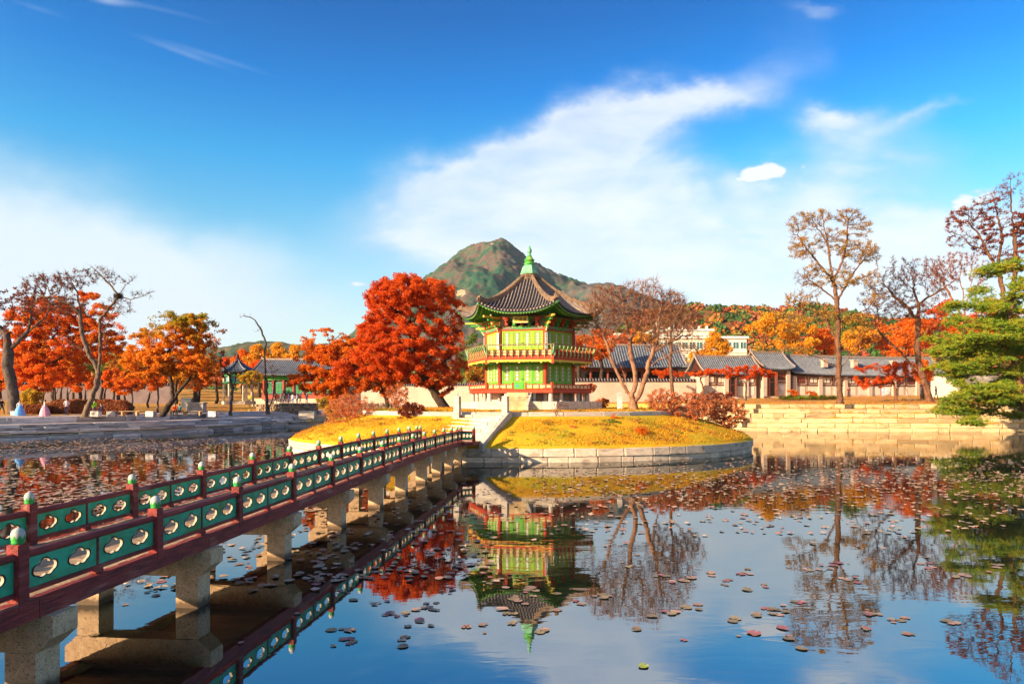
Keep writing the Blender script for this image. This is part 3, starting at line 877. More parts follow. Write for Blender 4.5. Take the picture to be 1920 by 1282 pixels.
# steps up to the lower floor, front
for i in range(4):
    MB().box((0, -RF * AP - .15 - .28 * (3 - i) , (zz(3.22) * 0 + (i + .5) * .27) - .05), (1.26, .34, .27 + .10)).put('step_stone', 'granite_gold', pv)
for s_ in (-1, 1):
    n_ = MB(); y0 = -RF * AP - 1.25; y1 = -RF * AP
    prof = [(y0, -.1), (y0, .30), (y1, 1.08), (y1, -.1)]
    vs = [(s_ * .72 - .08, y, z) for y, z in prof] + [(s_ * .72 + .08, y, z) for y, z in prof]
    n_.add(vs, [(3, 2, 1, 0), (4, 5, 6, 7), (0, 1, 5, 4), (1, 2, 6, 5), (2, 3, 7, 6), (3, 0, 4, 7)]); n_.put('stair_side', 'granite_white', pv)
# columns
RC = 2.98
for k in range(6):
    p = hexp(RC, k)
    MB().lathe([(0.145, zz(3.97)), (0.14, zz(7.98))], 14, (p.x, p.y, 0)).put('column', 'orange_paint', pv, smooth=False)
CW = RC / 2
# doors: on every face four leaves on each storey, each a framed leaf with a lattice
def leaf_mesh(wd, hg, low, board):
    mb = MB()
    mb.mat(0); fr_ = .07
    for s_ in (-1, 1): mb.box((s_ * (wd / 2 - fr_ / 2), 0, hg / 2), (fr_, .06, hg))
    for z in (fr_ / 2, low, hg - fr_ / 2): mb.box((0, 0, z), (wd - 2 * fr_ - .002, .056, fr_))
    mb.mat(1); mb.box((0, .012, low / 2 + .01), (wd - 2 * fr_ - .002, .02, low - fr_))
    mb.mat(2); mb.box((0, .022, (low + hg) / 2), (wd - 2 * fr_ - .002, .012, hg - low - fr_))
    mb.mat(1 if board else 3)
    # lattice of crossing bars
    w_, z0, z1 = wd / 2 - fr_, low + fr_ / 2, hg - fr_
    st = .105
    def bar(x0, za, x1, zb):
        dx_, dz_ = x1 - x0, zb - za; l = math.hypot(dx_, dz_)
        if l < .03: return
        nx, nz_ = -dz_ / l * .011, dx_ / l * .011
        mb.plate([(x0 + nx, za + nz_), (x0 - nx, za - nz_), (x1 - nx, zb - nz_), (x1 + nx, zb + nz_)], -.012, .012)
    c = -(z1 - z0) - 2 * w_
    span = z1 - z0
    kk = -int(span / st) - 1
    while kk * st < 2 * w_ + .01:
        x0 = -w_ + kk * st
        za = z0; xs, ze = x0, za
        if xs < -w_: ze = z0 + (-w_ - xs); xs = -w_
        xe = x0 + span; zt = z1
        if xe > w_: zt = z0 + (w_ - x0); xe = w_
        if xe > xs: bar(xs, ze, xe, zt); bar(-xs, ze, -xe, zt)
        kk += 1
    # carved flower in the middle of the lattice and a lotus on the lower board
    mb.mat(4); cz = (z0 + z1) / 2
    for dz_ in (-.36, -.12, .12, .36):
        zc = cz + dz_ * (span / 1.1)
        mb.plate([(math.cos(a) * .07, zc + math.sin(a) * .095) for a in [i * PI / 4 for i in range(8)]], -.022, -.013)
    if low > .2:
        mb.mat(5); mb.plate([(-.15, low * .32), (.15, low * .32), (.12, low * .62), (.05, low * .72), (-.05, low * .72), (-.12, low * .62)], -.012, .002)
    return mb
BLUEP = pm('blue_motif', (0.12, 0.33, 0.34), (0.08, 0.26, 0.3), 3, .6); M['blue_motif'] = BLUEP
BACK = pm('door_back', (0.14, 0.34, 0.06), (0.08, 0.26, 0.05), 3, .8); M['door_back'] = BACK
LW = (2 * CW - .30) / 4
low_leaf = leaf_mesh(LW - .015, 1.62, .42, False)
low_leaf_b = leaf_mesh(LW - .015, 1.62, .42, False)
lm_side = low_leaf.mesh('door_leaf', ['lime_paint', 'lime_paint', 'door_back', 'lattice_paint', 'white_trim', 'blue_motif'])
ul = leaf_mesh(LW - .015, 1.42, .34, False)
um = ul.mesh('door_leaf', ['lime_paint_up', 'lime_paint_up', 'door_back', 'lattice_paint', 'white_trim', 'lime_paint_up'])
GH = MB()
for k in range(6):
    rz = R_(60 * k); ca, sa = math.cos(rz), math.sin(rz)
    for storey, (me, z) in enumerate(((lm_side, 4.02), (um, 6.34))):
        for j in range(4):
            x = (j - 1.5) * LW; y = -RC * AP
            o = place('door_leaf', me, pv, (x * ca - y * sa, x * sa + y * ca, zz(z)), rz)
            if j in (1, 2): place('handle', MB().tube((0, -.03, 0), (0, -.06, 0), .03, n=8).mesh('handle', 'dark'), o, ((LW / 2 - .05) * (1 if j == 1 else -1), 0, .62))
for zb_, hb2 in ((5.70, .10), (7.81, .09), (6.30, .07), (3.99, .05)):
    six('frame_beam', MB().box((0, -RC * AP, zz(zb_)), (2 * CW - .27, .14, hb2)).mesh('frame_beam', 'orange_paint'))
# painted lintel: green middle, rose ends
lt = MB(); lt.mat(0).box((0, -RC * AP, zz(7.96)), (1.2, .17, .20)); lt.mat(1)
for s_ in (-1, 1): lt.box((s_ * .98, -RC * AP, zz(7.96)), (.74, .165, .20))
M['rose_paint'] = pm('rose_paint', (0.34, 0.14, 0.09), (0.14, 0.22, 0.10), 7, .6)
lt.mat(2)
for q in range(13): lt.box((-1.26 + q * .21, -RC * AP - .09, zz(8.02)), (.07, .02, .05))
lt.mat(3)
for q in range(12): lt.box((-1.155 + q * .21, -RC * AP - .09, zz(7.92)), (.09, .02, .05))
six('lintel', lt.mesh('lintel', ['leafgreen_paint', 'rose_paint', 'cream_paint', 'blue_motif']))
six('bracket_board', MB().box((0, -RC * AP + .1, zz(8.42)), (2 * CW, .10, .74)).mesh('bracket_board', 'rose_paint'))
# bracket arms
ba = MB()
for j, x in enumerate((-1.0, -.5, 0, .5, 1.0)):
    ba.mat(0 if j % 2 else 1)
    y = -RC * AP
    ba.plate([(x - .10, zz(8.10)), (x + .10, zz(8.10)), (x + .05, zz(8.34)), (x + .16, zz(8.52)), (x + .16, zz(8.6)), (x - .16, zz(8.6)), (x - .16, zz(8.52)), (x - .05, zz(8.34))], y - .30, y + .05)
    ba.box((x, y - .28, zz(8.36)), (.09, .42, .12))
    ba.box((x, y - .36, zz(8.55)), (.42, .09, .10))
ba.mat(2)
for x in (-.75, -.25, .25, .75): ba.plate([(x - .16, zz(8.10)), (x + .16, zz(8.10)), (x + .08, zz(8.3)), (x, zz(8.36)), (x - .08, zz(8.3))], -RC * AP - .02, -RC * AP + .04)
six('bracket_cluster', ba.mesh('bracket_cluster', ['leafgreen_paint', 'orange_paint', 'dark']))
for k in range(6):
    p = hexp(1, k); mb = MB()
    for i, (r0, z, l) in enumerate(((3.0, 8.05, .45), (3.0, 8.22, .75), (3.0, 8.42, 1.1), (3.0, 8.60, 1.5))):
        mb.mat(i % 2); c = p * (r0 + l / 2); mb.box((c.x, c.y, zz(z)), (l, .12, .12), R_(-120 + 60 * k))
    mb.mat(2); a = p * 3.15; e = p * 3.85; mb.tube((a.x, a.y, zz(7.75)), (e.x, e.y, zz(8.75)), .06, .05, 6)
    mb.put('corner_bracket', ['leafgreen_paint', 'yellow_paint', 'cream_paint'], pv)
# white boards hung on the front columns, with brushed dashes
for k in (0, 1, 2, 5):
    p = hexp(RC + .175, k); dirk = math.atan2(p.y, p.x)
    o = MB().box((0, 0, zz(7.05)), (.03, .17, 1.15)).put('verse_board', 'white_trim', pv, loc=(p.x, p.y, 0), rz=dirk)
    sb = MB()
    for q in range(7):
        for _ in range(3):
            sb.box((.0185, rs.uniform(-.03, .03), zz(7.5) - q * .145 + rs.uniform(-.03, .03)), (.004, rs.choice((.07, .02, .05)), rs.choice((.012, .05, .012))))
    place('brush_strokes', sb.mesh('brush_strokes', 'dark'), o)
# signboard with its name under the front eave
sg = MB(); y = -RC * AP - .62
sg.mat(0).box((0, y, zz(8.42)), (.98, .06, .42)); sg.mat(1).box((0, y - .035, zz(8.42)), (.86, .02, .31))
so = sg.put('signboard', ['cream_paint', 'yellow_paint'], pv, rot=(R_(0), 0, 0))
fc = bpy.data.curves.new('lettering', 'FONT'); fc.body = '\u4ead\u9060\u9999'; fc.size = .27; fc.align_x = 'CENTER'; fc.align_y = 'CENTER'; fc.extrude = .006
fc.materials.append(M['dark'])
_t = bpy.data.objects.new('tmp_text', fc); COL.objects.link(_t)
_me = bpy.data.meshes.new_from_object(_t.evaluated_get(bpy.context.evaluated_depsgraph_get())); bpy.data.objects.remove(_t)
place('lettering', _me, so, (0, y - .054, zz(8.42)), rot=(R_(90), 0, 0), kind='stuff')

# balcony
RB = 4.22; hb = RB / 2; yb = -RB * AP
hexring(RB, zz(5.82), zz(5.98)).put('balcony_floor', 'wood_brown', pv)
hexring(RB - .25, zz(5.66), zz(5.815)).put('balcony_soffit', 'leafgreen_paint', pv)
bal = MB()
bal.mat(0).box((0, yb - .02, zz(5.95)), (RB + .05, .08, .24))
for z in (6.12, 6.30, 6.46): bal.box((0, yb + .04, zz(z)), (RB - .05, .06, .045))
nb_ = 10
for i in range(nb_ + 1):
    x = -hb + .05 + (RB - .1) * i / nb_
    bal.mat(0).box((x, yb - .02, zz(6.22)), (.075, .10, .56))
    if i < nb_:
        x2 = x + (RB - .1) / nb_ / 2
        bal.mat(1).box((x2, yb + .05, zz(6.21)), ((RB - .1) / nb_ - .10, .025, .135)).box((x2, yb + .05, zz(6.38)), ((RB - .1) / nb_ - .10, .025, .12))
rail_me = bal.mesh('balustrade', ['orange_paint', 'cream_paint'])
six('balustrade', rail_me)
# curved green supports carrying the slim handrail
for i in range(nb_ + 1):
    cs = MB()
    x = -hb + .05 + (RB - .1) * i / nb_
    pts = [(x, yb - .07, zz(5.98)), (x, yb - .17, zz(6.18)), (x, yb - .12, zz(6.42)), (x, yb - .22, zz(6.60)), (x, yb - .26, zz(6.74))]
    for a, b2, r in zip(pts[:-1], pts[1:], (.03, .026, .024, .036)): cs.tube(a, b2, r, r * .9, 5)
    six('rail_support', cs.mesh('rail_support', 'patina_pale'))
hbr = (RB + .26 / AP) / 2
six('handrail', MB().tube((-hbr, yb - .26, zz(6.77)), (hbr, yb - .26, zz(6.77)), .035, n=8).mesh('handrail', 'rose_paint'))
for k in range(6):
    p = hexp(RB + .02, k)
    MB().box((p.x, p.y, zz(6.15)), (.14, .14, 1.15)).put('corner_post', 'orange_paint', pv)
    p = hexp(RB + .28, k); q = hexp(RB, k)
    MB().tube((q.x, q.y, zz(6.0)), (p.x, p.y, zz(6.8)), .05, .045, 6).put('corner_support', 'patina', pv)
# scalloped valance below the balcony
val = []
n = 36
for i in range(n + 1):
    x = -hb + RB * i / n; ph = (i / n * 3) % 1.0
    dz = .08 + .05 * abs(math.sin(i * PI / 2.4)) + (.09 if abs(ph - .5) < .06 else 0) + (.06 if i in (0, 1, n - 1, n) else 0)
    val.append((x, zz(5.82) - dz))
vb = MB(); vb.mat(0).plate([(-hb, zz(5.835)), ] + val + [(hb, zz(5.835))], yb - .075, yb - .045)
six('valance', vb.mesh('valance', ['yellow_paint']))

# roof
RT, RE = 0.55, 5.0
ZT, ZM = 11.55, 8.86
def hwid(t_): return (RT + (RE - RT) * t_) / 2
def apo(t_, f_): 
    return (RT + (RE - RT) * t_) * AP - 0.16 * t_ * (1 - abs(f_) ** 2.0)
def rz_(t_, f_):
    return ZM + (ZT - ZM) * max(0, 1 - t_) ** 1.42 + .60 * t_ ** 2.2 * abs(f_) ** 2.6 - Z0
rows_t = [i / 14 for i in range(15)]
fs_ = [i / 16 for i in range(-16, 17)]
g = MB()
g.grid([[(f_ * hwid(t_), -apo(t_, f_), rz_(t_, f_)) for f_ in fs_] for t_ in rows_t])
# underside
for k, (dt, dz) in enumerate(((0, -.10),)):
    g.grid([[(f_ * hwid(t_) * .995, -apo(t_, f_) * .995, rz_(t_, f_) + dz) for f_ in fs_] for t_ in rows_t])
g.grid([[(f_ * hwid(1), -apo(1, f_), rz_(1, f_) + dz) for f_ in fs_] for dz in (0, -.10)])
six('roof_slope', g.mesh('roof_slope', 'tile_dark', smooth=True))
sp_x = .205
nj = int(hwid(1) / sp_x)
for j in range(-nj, nj + 1):
    x = j * sp_x
    t0 = max(0.02, (2 * abs(x) - RT) / (RE - RT) + .012)
    if t0 > .97: continue
    nseg = max(2, int((1 - t0) * 12)); mb = MB(); prev = None; r_ = .042
    pts = []
    for i in range(nseg + 1):
        t_ = t0 + (1.012 - t0) * i / nseg; f_ = max(-1, min(1, x / hwid(t_)))
        pts.append(Vector((x, -apo(t_, f_), rz_(t_, f_) + .01)))
    n = 5
    vs = []
    for p in pts:
        for i in range(n):
            a = PI * i / (n - 1); vs.append((p.x + r_ * math.cos(a), p.y, p.z + r_ * math.sin(a) * 1.7))
    fc_ = [(q * n + i, (q + 1) * n + i, (q + 1) * n + i + 1, q * n + i + 1) for q in range(len(pts) - 1) for i in range(n - 1)]
    mb.add(vs, fc_)
    e = pts[-1]; mb.add([(e.x + .058 * math.cos(a), e.y - .012, e.z + .02 + .058 * math.sin(a)) for a in [i * PI / 5 for i in range(10)]], [tuple(range(10))])
    six('tile_row', mb.mesh('tile_row', 'tile_row', smooth=False))
# rafters under the eave: two rows of round green ends, with pale tips
rf = MB()
for lay, (t_, dz, r_, ins) in enumerate(((.985, -.155, .042, 0), (.90, -.235, .048, 0))):
    nn = 27
    for i in range(nn):
        f_ = -0.97 + 1.94 * i / (nn - 1)
        e = Vector((f_ * hwid(t_), -apo(t_, f_), rz_(1 if lay == 0 else .93, f_) + dz))
        s_ = Vector((f_ * hwid(.62), -apo(.62, f_), rz_(.80, f_) + dz + .02))
        rf.mat(0).tube(s_, e, r_, n=6)
        d = (e - s_).normalized(); rf.mat(1).tube(e + d * .001, e + d * .012, r_ * .62, n=6)
six('rafter_row', rf.mesh('rafter_row', ['leafgreen_paint', 'cream_paint']), kind='stuff')
so_ = MB()
so_.grid([[(f_ * hwid(t_) * .98, -apo(t_, f_) * .98, zv(f_)) for f_ in fs_] for t_, zv in ((.97, lambda f_: rz_(1, f_) - .115), (.80, lambda f_: rz_(.88, f_) - .19), (.58, lambda f_: zz(8.80)))])
six('soffit', so_.mesh('soffit', 'green_paint'))
six('eave_board', MB().grid([[(f_ * hwid(.99), -apo(.99, f_), rz_(1, f_) + dz) for f_ in fs_] for dz in (-.085, -.15)]).mesh('eave_board', 'leafgreen_paint'))
# hip ridges
for k in range(6):
    th = R_(-120 + 60 * k); mb = MB(); prev = None
    pts = []
    for i in range(15):
        t_ = .02 + .93 * i / 14
        R = RT + (RE - RT) * t_
        pts.append(Vector((R * math.cos(th), R * math.sin(th), rz_(t_, 1) + .10 + (.10 if t_ > .85 else 0) * (t_ - .85) / .1)))
    for a, b2 in zip(pts[:-1], pts[1:]):
        side = Vector((-math.sin(th), math.cos(th), 0)) * .10
        mb.add([a - side + Vector((0, 0, -.14)), a + side + Vector((0, 0, -.14)), a + side * .8 + Vector((0, 0, .12)), a - side * .8 + Vector((0, 0, .12)),
                b2 - side + Vector((0, 0, -.14)), b2 + side + Vector((0, 0, -.14)), b2 + side * .8 + Vector((0, 0, .12)), b2 - side * .8 + Vector((0, 0, .12))],
               [(0, 1, 5, 4), (1, 2, 6, 5), (2, 3, 7, 6), (3, 0, 4, 7), (3, 2, 1, 0), (4, 5, 6, 7)])
        mb.tube(a + Vector((0, 0, .13)), b2 + Vector((0, 0, .13)), .055, n=6, caps=False)
    rr = mb.put('hip_ridge', 'ridge_tile', pv)
    e = pts[-1]; d = Vector((math.cos(th), math.sin(th), 0))
    hd = MB(); hd.box(e + d * .06 + Vector((0, 0, .06)), (.26, .24, .30), th, taper=.75).box(e + d * .22 + Vector((0, 0, .02)), (.16, .16, .16), th, taper=.8)
    hd.tube(e + Vector((0, 0, .2)), e - d * .05 + Vector((0, 0, .36)), .05, .015, 6)
    place('ridge_ornament', hd.mesh('ridge_ornament', 'ridge_tile'), rr)
    c = d * (RE + .03); z = rz_(1, 1)
    MB().tube(d * (RE * .6) + Vector((0, 0, zz(8.85))), c + Vector((0, 0, z - .12)), .09, .07, 6).put('corner_rafter', 'leafgreen_paint', pv)
# finial
fm = empty('roof_finial', (0, 0, zz(11.5))); fm.parent = pv; fm.location = (0, 0, zz(11.5))
MB().lathe([(.60, -.15), (.72, .0), (.62, .10), (.68, .16), (.60, .24), (.64, .30), (.52, .36)], 12).put('tile_collar', 'ridge_tile', fm)
MB().lathe([(.60, .34), (.62, .42), (.46, .88), (.40, .95), (.0, .96)], 6, a0=R_(0)).put('bell_base', 'patina', fm)
MB().lathe([(.30, .95), (.37, 1.02), (.37, 1.10), (.28, 1.18), (.33, 1.26), (.37, 1.31), (.28, 1.40), (.19, 1.52), (.14, 1.66), (.0, 1.67)], 14).put('jewel_ring', 'patina_green', fm)
MB().lathe([(.13, 1.66), (.10, 1.76), (.16, 1.88), (.17, 2.0), (.12, 2.12), (.07, 2.2), (.05, 2.28), (.0, 2.36)], 12).put('jewel_tip', 'patina', fm)
# ------------------------------------------------------------------ buildings
def rot_wall_box(mb, c, d): mb.box(c, d)
def hall_roof(parent, w_, dpt, z_e, z_r, mat='tile_blue', rows='tile_blue_row', sp=0.34, lift=0.35, gable=0.12, ridge_h=.35):
    """gabled tiled roof with a sagging slope, upturned ends, ridge and rows of round tiles; centred, eaves along x"""
    def z(t_, f_): return z_e + (z_r - z_e) * (1 - t_) ** 1.25 + lift * abs(f_) ** 3 * (0.4 + .6 * t_)
    hw_ = w_ / 2
    for s_ in (-1, 1):
        mb = MB()
        P = [[(f_ * hw_, s_ * t_ * dpt / 2, z(t_, f_)) for f_ in [i / 10 for i in range(-10, 11)]] for t_ in [i / 6 for i in range(7)]]
        mb.grid(P); mb.grid([[(x, y, q - .14) for x, y, q in row] for row in P]); mb.grid([P[-1], [(x, y, q - .14) for x, y, q in P[-1]]])
        mb.put('roof_slope', mat, parent)
        rb_ = MB(); n = int(w_ / sp); 
        for i in range(n + 1):
            x = -hw_ + .1 + (w_ - .2) * i / n; f_ = x / hw_
            pts = [Vector((x, s_ * t_ * (dpt / 2 + .04), z(t_, f_) + .03)) for t_ in (0.02, .35, .68, 1.0)]
            for a, b2 in zip(pts[:-1], pts[1:]): rb_.tube(a, b2, .085, n=4, caps=False)
            rb_.tube(pts[-1], pts[-1] + Vector((0, s_ * .02, 0)), .09, n=6)
        rb_.put('tile_rows', rows, parent, kind='stuff')
    mb = MB()
    for i in range(12):
        a, b2 = -1 + i / 6, -1 + (i + 1) / 6
        mb.tube((a * hw_, 0, z(0, a) + ridge_h / 2), (b2 * hw_, 0, z(0, b2) + ridge_h / 2), ridge_h * .55, n=4)
    rd = mb.put('ridge', 'tile_row', parent)
    for s_ in (-1, 1):
        g_ = MB(); g_.box((s_ * hw_, 0, z(0, 1) + ridge_h * .8), (.3, .3, ridge_h * 1.6), taper=.7)
        place('ridge_end', g_.mesh('ridge_end', 'tile_row'), rd)
        h_ = MB()
        for q in (-1, 1):
            pts = [Vector((s_ * hw_, q * t_ * dpt / 2, z(t_, 1) + .1)) for t_ in (0, .35, .7, 1.0)]
            for a, b2 in zip(pts[:-1], pts[1:]): h_.tube(a, b2, .13, n=5)
        h_.put('verge', 'tile_row', parent)
    # gable boards
    for s_ in (-1, 1):
        gb = MB()
        x = s_ * (hw_ - .45)
        gb.add([(x, -dpt * .36, z(.72, 1) - .25), (x, dpt * .36, z(.72, 1) - .25), (x, 0, z(0, 1) - .2)], [(0, 1, 2), (2, 1, 0)])
        gb.put('gable', 'wood_brown', parent)

# long palace range on the right bank: pale walls, brown windows, tiled roof
def range_building(name, label, p0, p1, zb, wall_h, roof_h, dpt, bays, door=None, chim=()):
    a, b2 = Vector(p0), Vector(p1); L_ = (b2 - a).length; ang = math.atan2((b2 - a).y, (b2 - a).x)
    c = (a + b2) / 2
    B = empty(name, (c.x, c.y, zb), rz=ang, label=label, cat='building')
    yf = -dpt / 2 + .9
    MB().box((0, (dpt / 2 - .9 + yf) / 2, wall_h / 2 - .3), (L_ - 1.2, dpt - 1.8, wall_h + .6)).put('wall', 'plaster', B)
    hall_roof(B, L_, dpt, wall_h + .02, wall_h + roof_h)
    MB().box((0, yf - .05, wall_h - .12), (L_ - 1.1, .22, .2)).put('eave_beam', 'wood_brown', B)
    MB().box((0, yf - .08, wall_h * .52), (L_ - 1.1, .1, .12)).put('sill_beam', 'wood_brown', B)
    bw = (L_ - 1.4) / bays
    rr = random.Random(len(name) + bays)
    for i in range(bays + 1):
        x = -L_ / 2 + .7 + i * bw
        if i % 2 == 0: MB().box((x, yf - .16, wall_h * .5 - .1), (.62, .28, wall_h - .12)).put('pilaster', 'plaster', B)
        else: MB().box((x, yf - .06, wall_h * .75), (.16, .14, wall_h * .45)).put('post', 'wood_brown', B)
    for i in range(bays):
        x = -L_ / 2 + .7 + (i + .5) * bw
        if door is not None and i == door:
            MB().box((x, yf - .02, wall_h * .44), (bw * .86, .1, wall_h * .86)).put('doorway', 'dark', B)
            d1 = MB().box((x - bw * .22, yf - .12, wall_h * .43), (bw * .40, .08, wall_h * .82)).put('door', 'wood_brown', B)
            MB().box((x + bw * .40, yf - .35, wall_h * .43), (.08, bw * .4, wall_h * .82)).put('door', 'wood_brown', B)
            continue
        wn = MB(); ww = bw * .62; wh = wall_h * .30; zc = wall_h * .76
        wn.box((x, yf - .06, zc), (ww, .06, wh))
        wo_ = wn.put('window', 'wood_brown', B)
        pb = MB()
        for s_ in (-1, 1):
            pb.mat(0).box((x + s_ * ww * .24, yf - .11, zc), (ww * .36, .03, wh * .78))
        place('shutter', pb.mesh('shutter', 'plaster_white' if rr.random() < .45 else 'red_dark'), wo_)
        MB().box((x, yf - .02, wall_h * .25), (bw * .74, .05, wall_h * .42)).put('wall_panel', 'plaster_white', B)
        for s_ in (-.5,):
            if rr.random() < .35: MB().box((x, yf - .10, wall_h * .24), (bw * .34, .1, wall_h * .34)).put('vent_cover', 'granite_grey', B)
    for x in chim:
        MB().box((x, -dpt * .30, wall_h + roof_h * .62), (.8, .6, 1.1)).box((x, -dpt * .30, wall_h + roof_h * .62 + .6), (1.0, .8, .14)).put('chimney', 'plaster', B)
    return B
M['red_dark'] = pm('red_dark', (0.22, 0.05, 0.03), (0.14, 0.035, 0.025), 3, .7)
PX = lambda u, Y: ((u - 960) / 1280 * Y, Y, 0)
range_building('palace_range', 'long tiled palace range with brown windows, right of the raised gate bay', PX(1462, 104), PX(1745, 112), 3.95, 3.1, 2.9, 6.4, 12, chim=(-8, -2.5, 5))
range_building('gate_building', 'short raised palace gate bay with a dark open doorway under a blue tiled roof', PX(1408, 102), PX(1466, 103.4), 3.9, 3.9, 2.5, 6.2, 2, door=0)
range_building('palace_wing', 'tiled palace wing with grey doors seen behind the pink island shrubs', PX(1302, 101), PX(1410, 102.5), 3.85, 3.2, 2.6, 6.4, 5, door=2)

# big dark-columned hall behind the bare forked tree
def open_hall(label, c, w_, dpt, zb, wall_h, roof_h, rz, n, back='dark'):
    B = empty('palace_hall', (c[0], c[1], zb), rz=rz, label=label, cat='building')
    MB().box((0, 1.0, wall_h / 2), (w_ - 2.4, dpt - 4.5, wall_h)).put('wall', back, B)
    MB().box((0, 0, .0), (w_ - 1, dpt - 1, .5)).put('plinth', 'granite', B)
    MB().box((0, -dpt / 2 + 1.6, wall_h - .35), (w_ - 2, .35, .6)).put('eave_beam', 'wood_brown', B)
    MB().box((0, -dpt / 2 + 1.6, wall_h * .55), (w_ - 2, .15, .25)).put('middle_beam', 'red_dark', B)
    for i in range(n + 1):
        x = -w_ / 2 + 1.2 + (w_ - 2.4) * i / n
        MB().lathe([(.22, .2), (.2, wall_h)], 10, (x, -dpt / 2 + 1.6, 0)).put('column', 'red_dark', B)
    hall_roof(B, w_, dpt, wall_h, wall_h + roof_h, sp=.42)
    return B
open_hall('large open palace hall with dark red columns behind the bare forked tree', ((1165 - 960) / 1280 * 112, 112), 19, 9, 3.9, 4.6, 3.7, R_(3), 6)
# small house between hall and wing: yellow gable wall over blue roof
B = empty('annex_house', ((1258 - 960) / 1280 * 118, 118, 4.2), rz=R_(-6), label='small annex with a pale yellow wall above a strip of blue tiles', cat='building')
MB().box((0, 0, 2.2), (6.0, 4, 4.6)).put('wall', 'cream_paint', B)
MB().box((0, -2.3, 1.9), (6.6, 1.2, .25)).put('lean_to_roof', 'tile_blue', B)
bb = MB(); bb.box((0, 0, 4.62), (6.8, 4.8, .25)); bb.put('roof', 'tile_blue', B)

# tile-coped enclosure wall
def coped_wall(label, a, b2, zb, h_, mat='plaster', th=.5, top='tile_row'):
    a, b2 = Vector((*a[:2], 0)), Vector((*b2[:2], 0)); L_ = (b2 - a).length; ang = math.atan2((b2 - a).y, (b2 - a).x); c = (a + b2) / 2
    Wl = empty('enclosure_wall', (c.x, c.y, zb), rz=ang, label=label, cat='wall')
    MB().box((0, 0, h_ / 2 - .4), (L_, th, h_ + .8)).put('wall', mat, Wl)
    cp = MB(); n = 2
    cp.add([(-L_ / 2, -th * .9, h_ - .02), (L_ / 2, -th * .9, h_ - .02), (L_ / 2, 0, h_ + .38), (-L_ / 2, 0, h_ + .38), (L_ / 2, th * .9, h_ - .02), (-L_ / 2, th * .9, h_ - .02)], [(0, 1, 2, 3), (3, 2, 4, 5), (0, 5, 4, 1), (0, 3, 5), (1, 4, 2)])
    cp.put('coping', 'tile_dark', Wl)
    tb_ = MB(); k = int(L_ / .42)
    for i in range(k + 1):
        x = -L_ / 2 + .1 + (L_ - .2) * i / k
        tb_.tube((x, -th * .93, h_ + .02), (x, -.03, h_ + .40), .07, n=4)
    tb_.put('coping_tiles', top, Wl, kind='stuff')
    return Wl
coped_wall('pale pink enclosure wall with tile coping behind the bare forked tree', PX(1060, 96), PX(1305, 97), 3.4, 2.55)
coped_wall('pale grey enclosure wall behind the orange maples of the left bank', PX(-60, 118), PX(330, 128), 2.9, 3.2, 'plaster_mauve')
coped_wall('pink enclosure wall seen low between the great red maple and the pavilion', PX(650, 121), PX(905, 116), 2.9, 2.9)
coped_wall('pale sunlit enclosure wall seen through the lower pine branches', PX(1746, 101), PX(1990, 96), 3.9, 3.0, 'plaster_white')

# modern block on the slope
def modern(label, u0, u1, Y, v_top, v_bot, storeys, nb2):
    x0, x1 = (u0 - 960) / 1280 * Y, (u1 - 960) / 1280 * Y
    zt, zb = CAM_H + (750 - v_top) / 1280 * Y, CAM_H + (750 - v_bot) / 1280 * Y
    B = empty('modern_building', ((x0 + x1) / 2, Y, zb), label=label, cat='building')
    w_ = x1 - x0; h_ = zt - zb
    MB().box((0, 6, h_ / 2 - 4), (w_, 12, h_ + 8)).put('wall', 'plaster_white', B)
    MB().box((0, 6, h_ + .2), (w_ + .8, 12.8, .5)).put('parapet', 'white_trim', B)
    sh = h_ / storeys; bw = w_ / nb2
    for s_ in range(storeys):
        MB().box((0, -.12, (s_ + .1) * sh), (w_, .24, .3)).put('floor_band', 'white_trim', B)
        for i in range(nb2):
            x = -w_ / 2 + (i + .5) * bw; z = (s_ + .52) * sh
            f_ = MB().box((x, -.04, z), (bw * .86, .08, sh * .52)).put('window', 'white_trim', B)
            for q in (-1, 1):
                place('pane', MB().box((x + q * bw * .2, -.095, z), (bw * .33, .03, sh * .42)).mesh('pane', 'glass'), f_)
    return B, w_, h_
mb1, w1, h1 = modern('white modern two-storey block with teal window bands behind the palace roofs', 1182, 1400, 168, 634, 690, 2, 16)
mb2, w2, h2 = modern('upper set-back storey of white modern offices with masts on its flat roof', 1226, 1336, 190, 620, 652, 1, 7)
for i in range(9):
    x = -w2 / 2 + 1 + i * (w2 - 2) / 8 + rs.uniform(-.4, .4)
    MB().tube((x, 3, h2 + .4), (x, 3, h2 + rs.uniform(1.6, 2.8)), .13, n=6).box((x, 3, h2 + 1.2), (.5, .4, .8)).put('roof_vent', 'white_trim', mb2)
mb3, w3, h3 = modern('low cream office wing at the left end of the white modern block', 1150, 1186, 175, 628, 690, 2, 3)

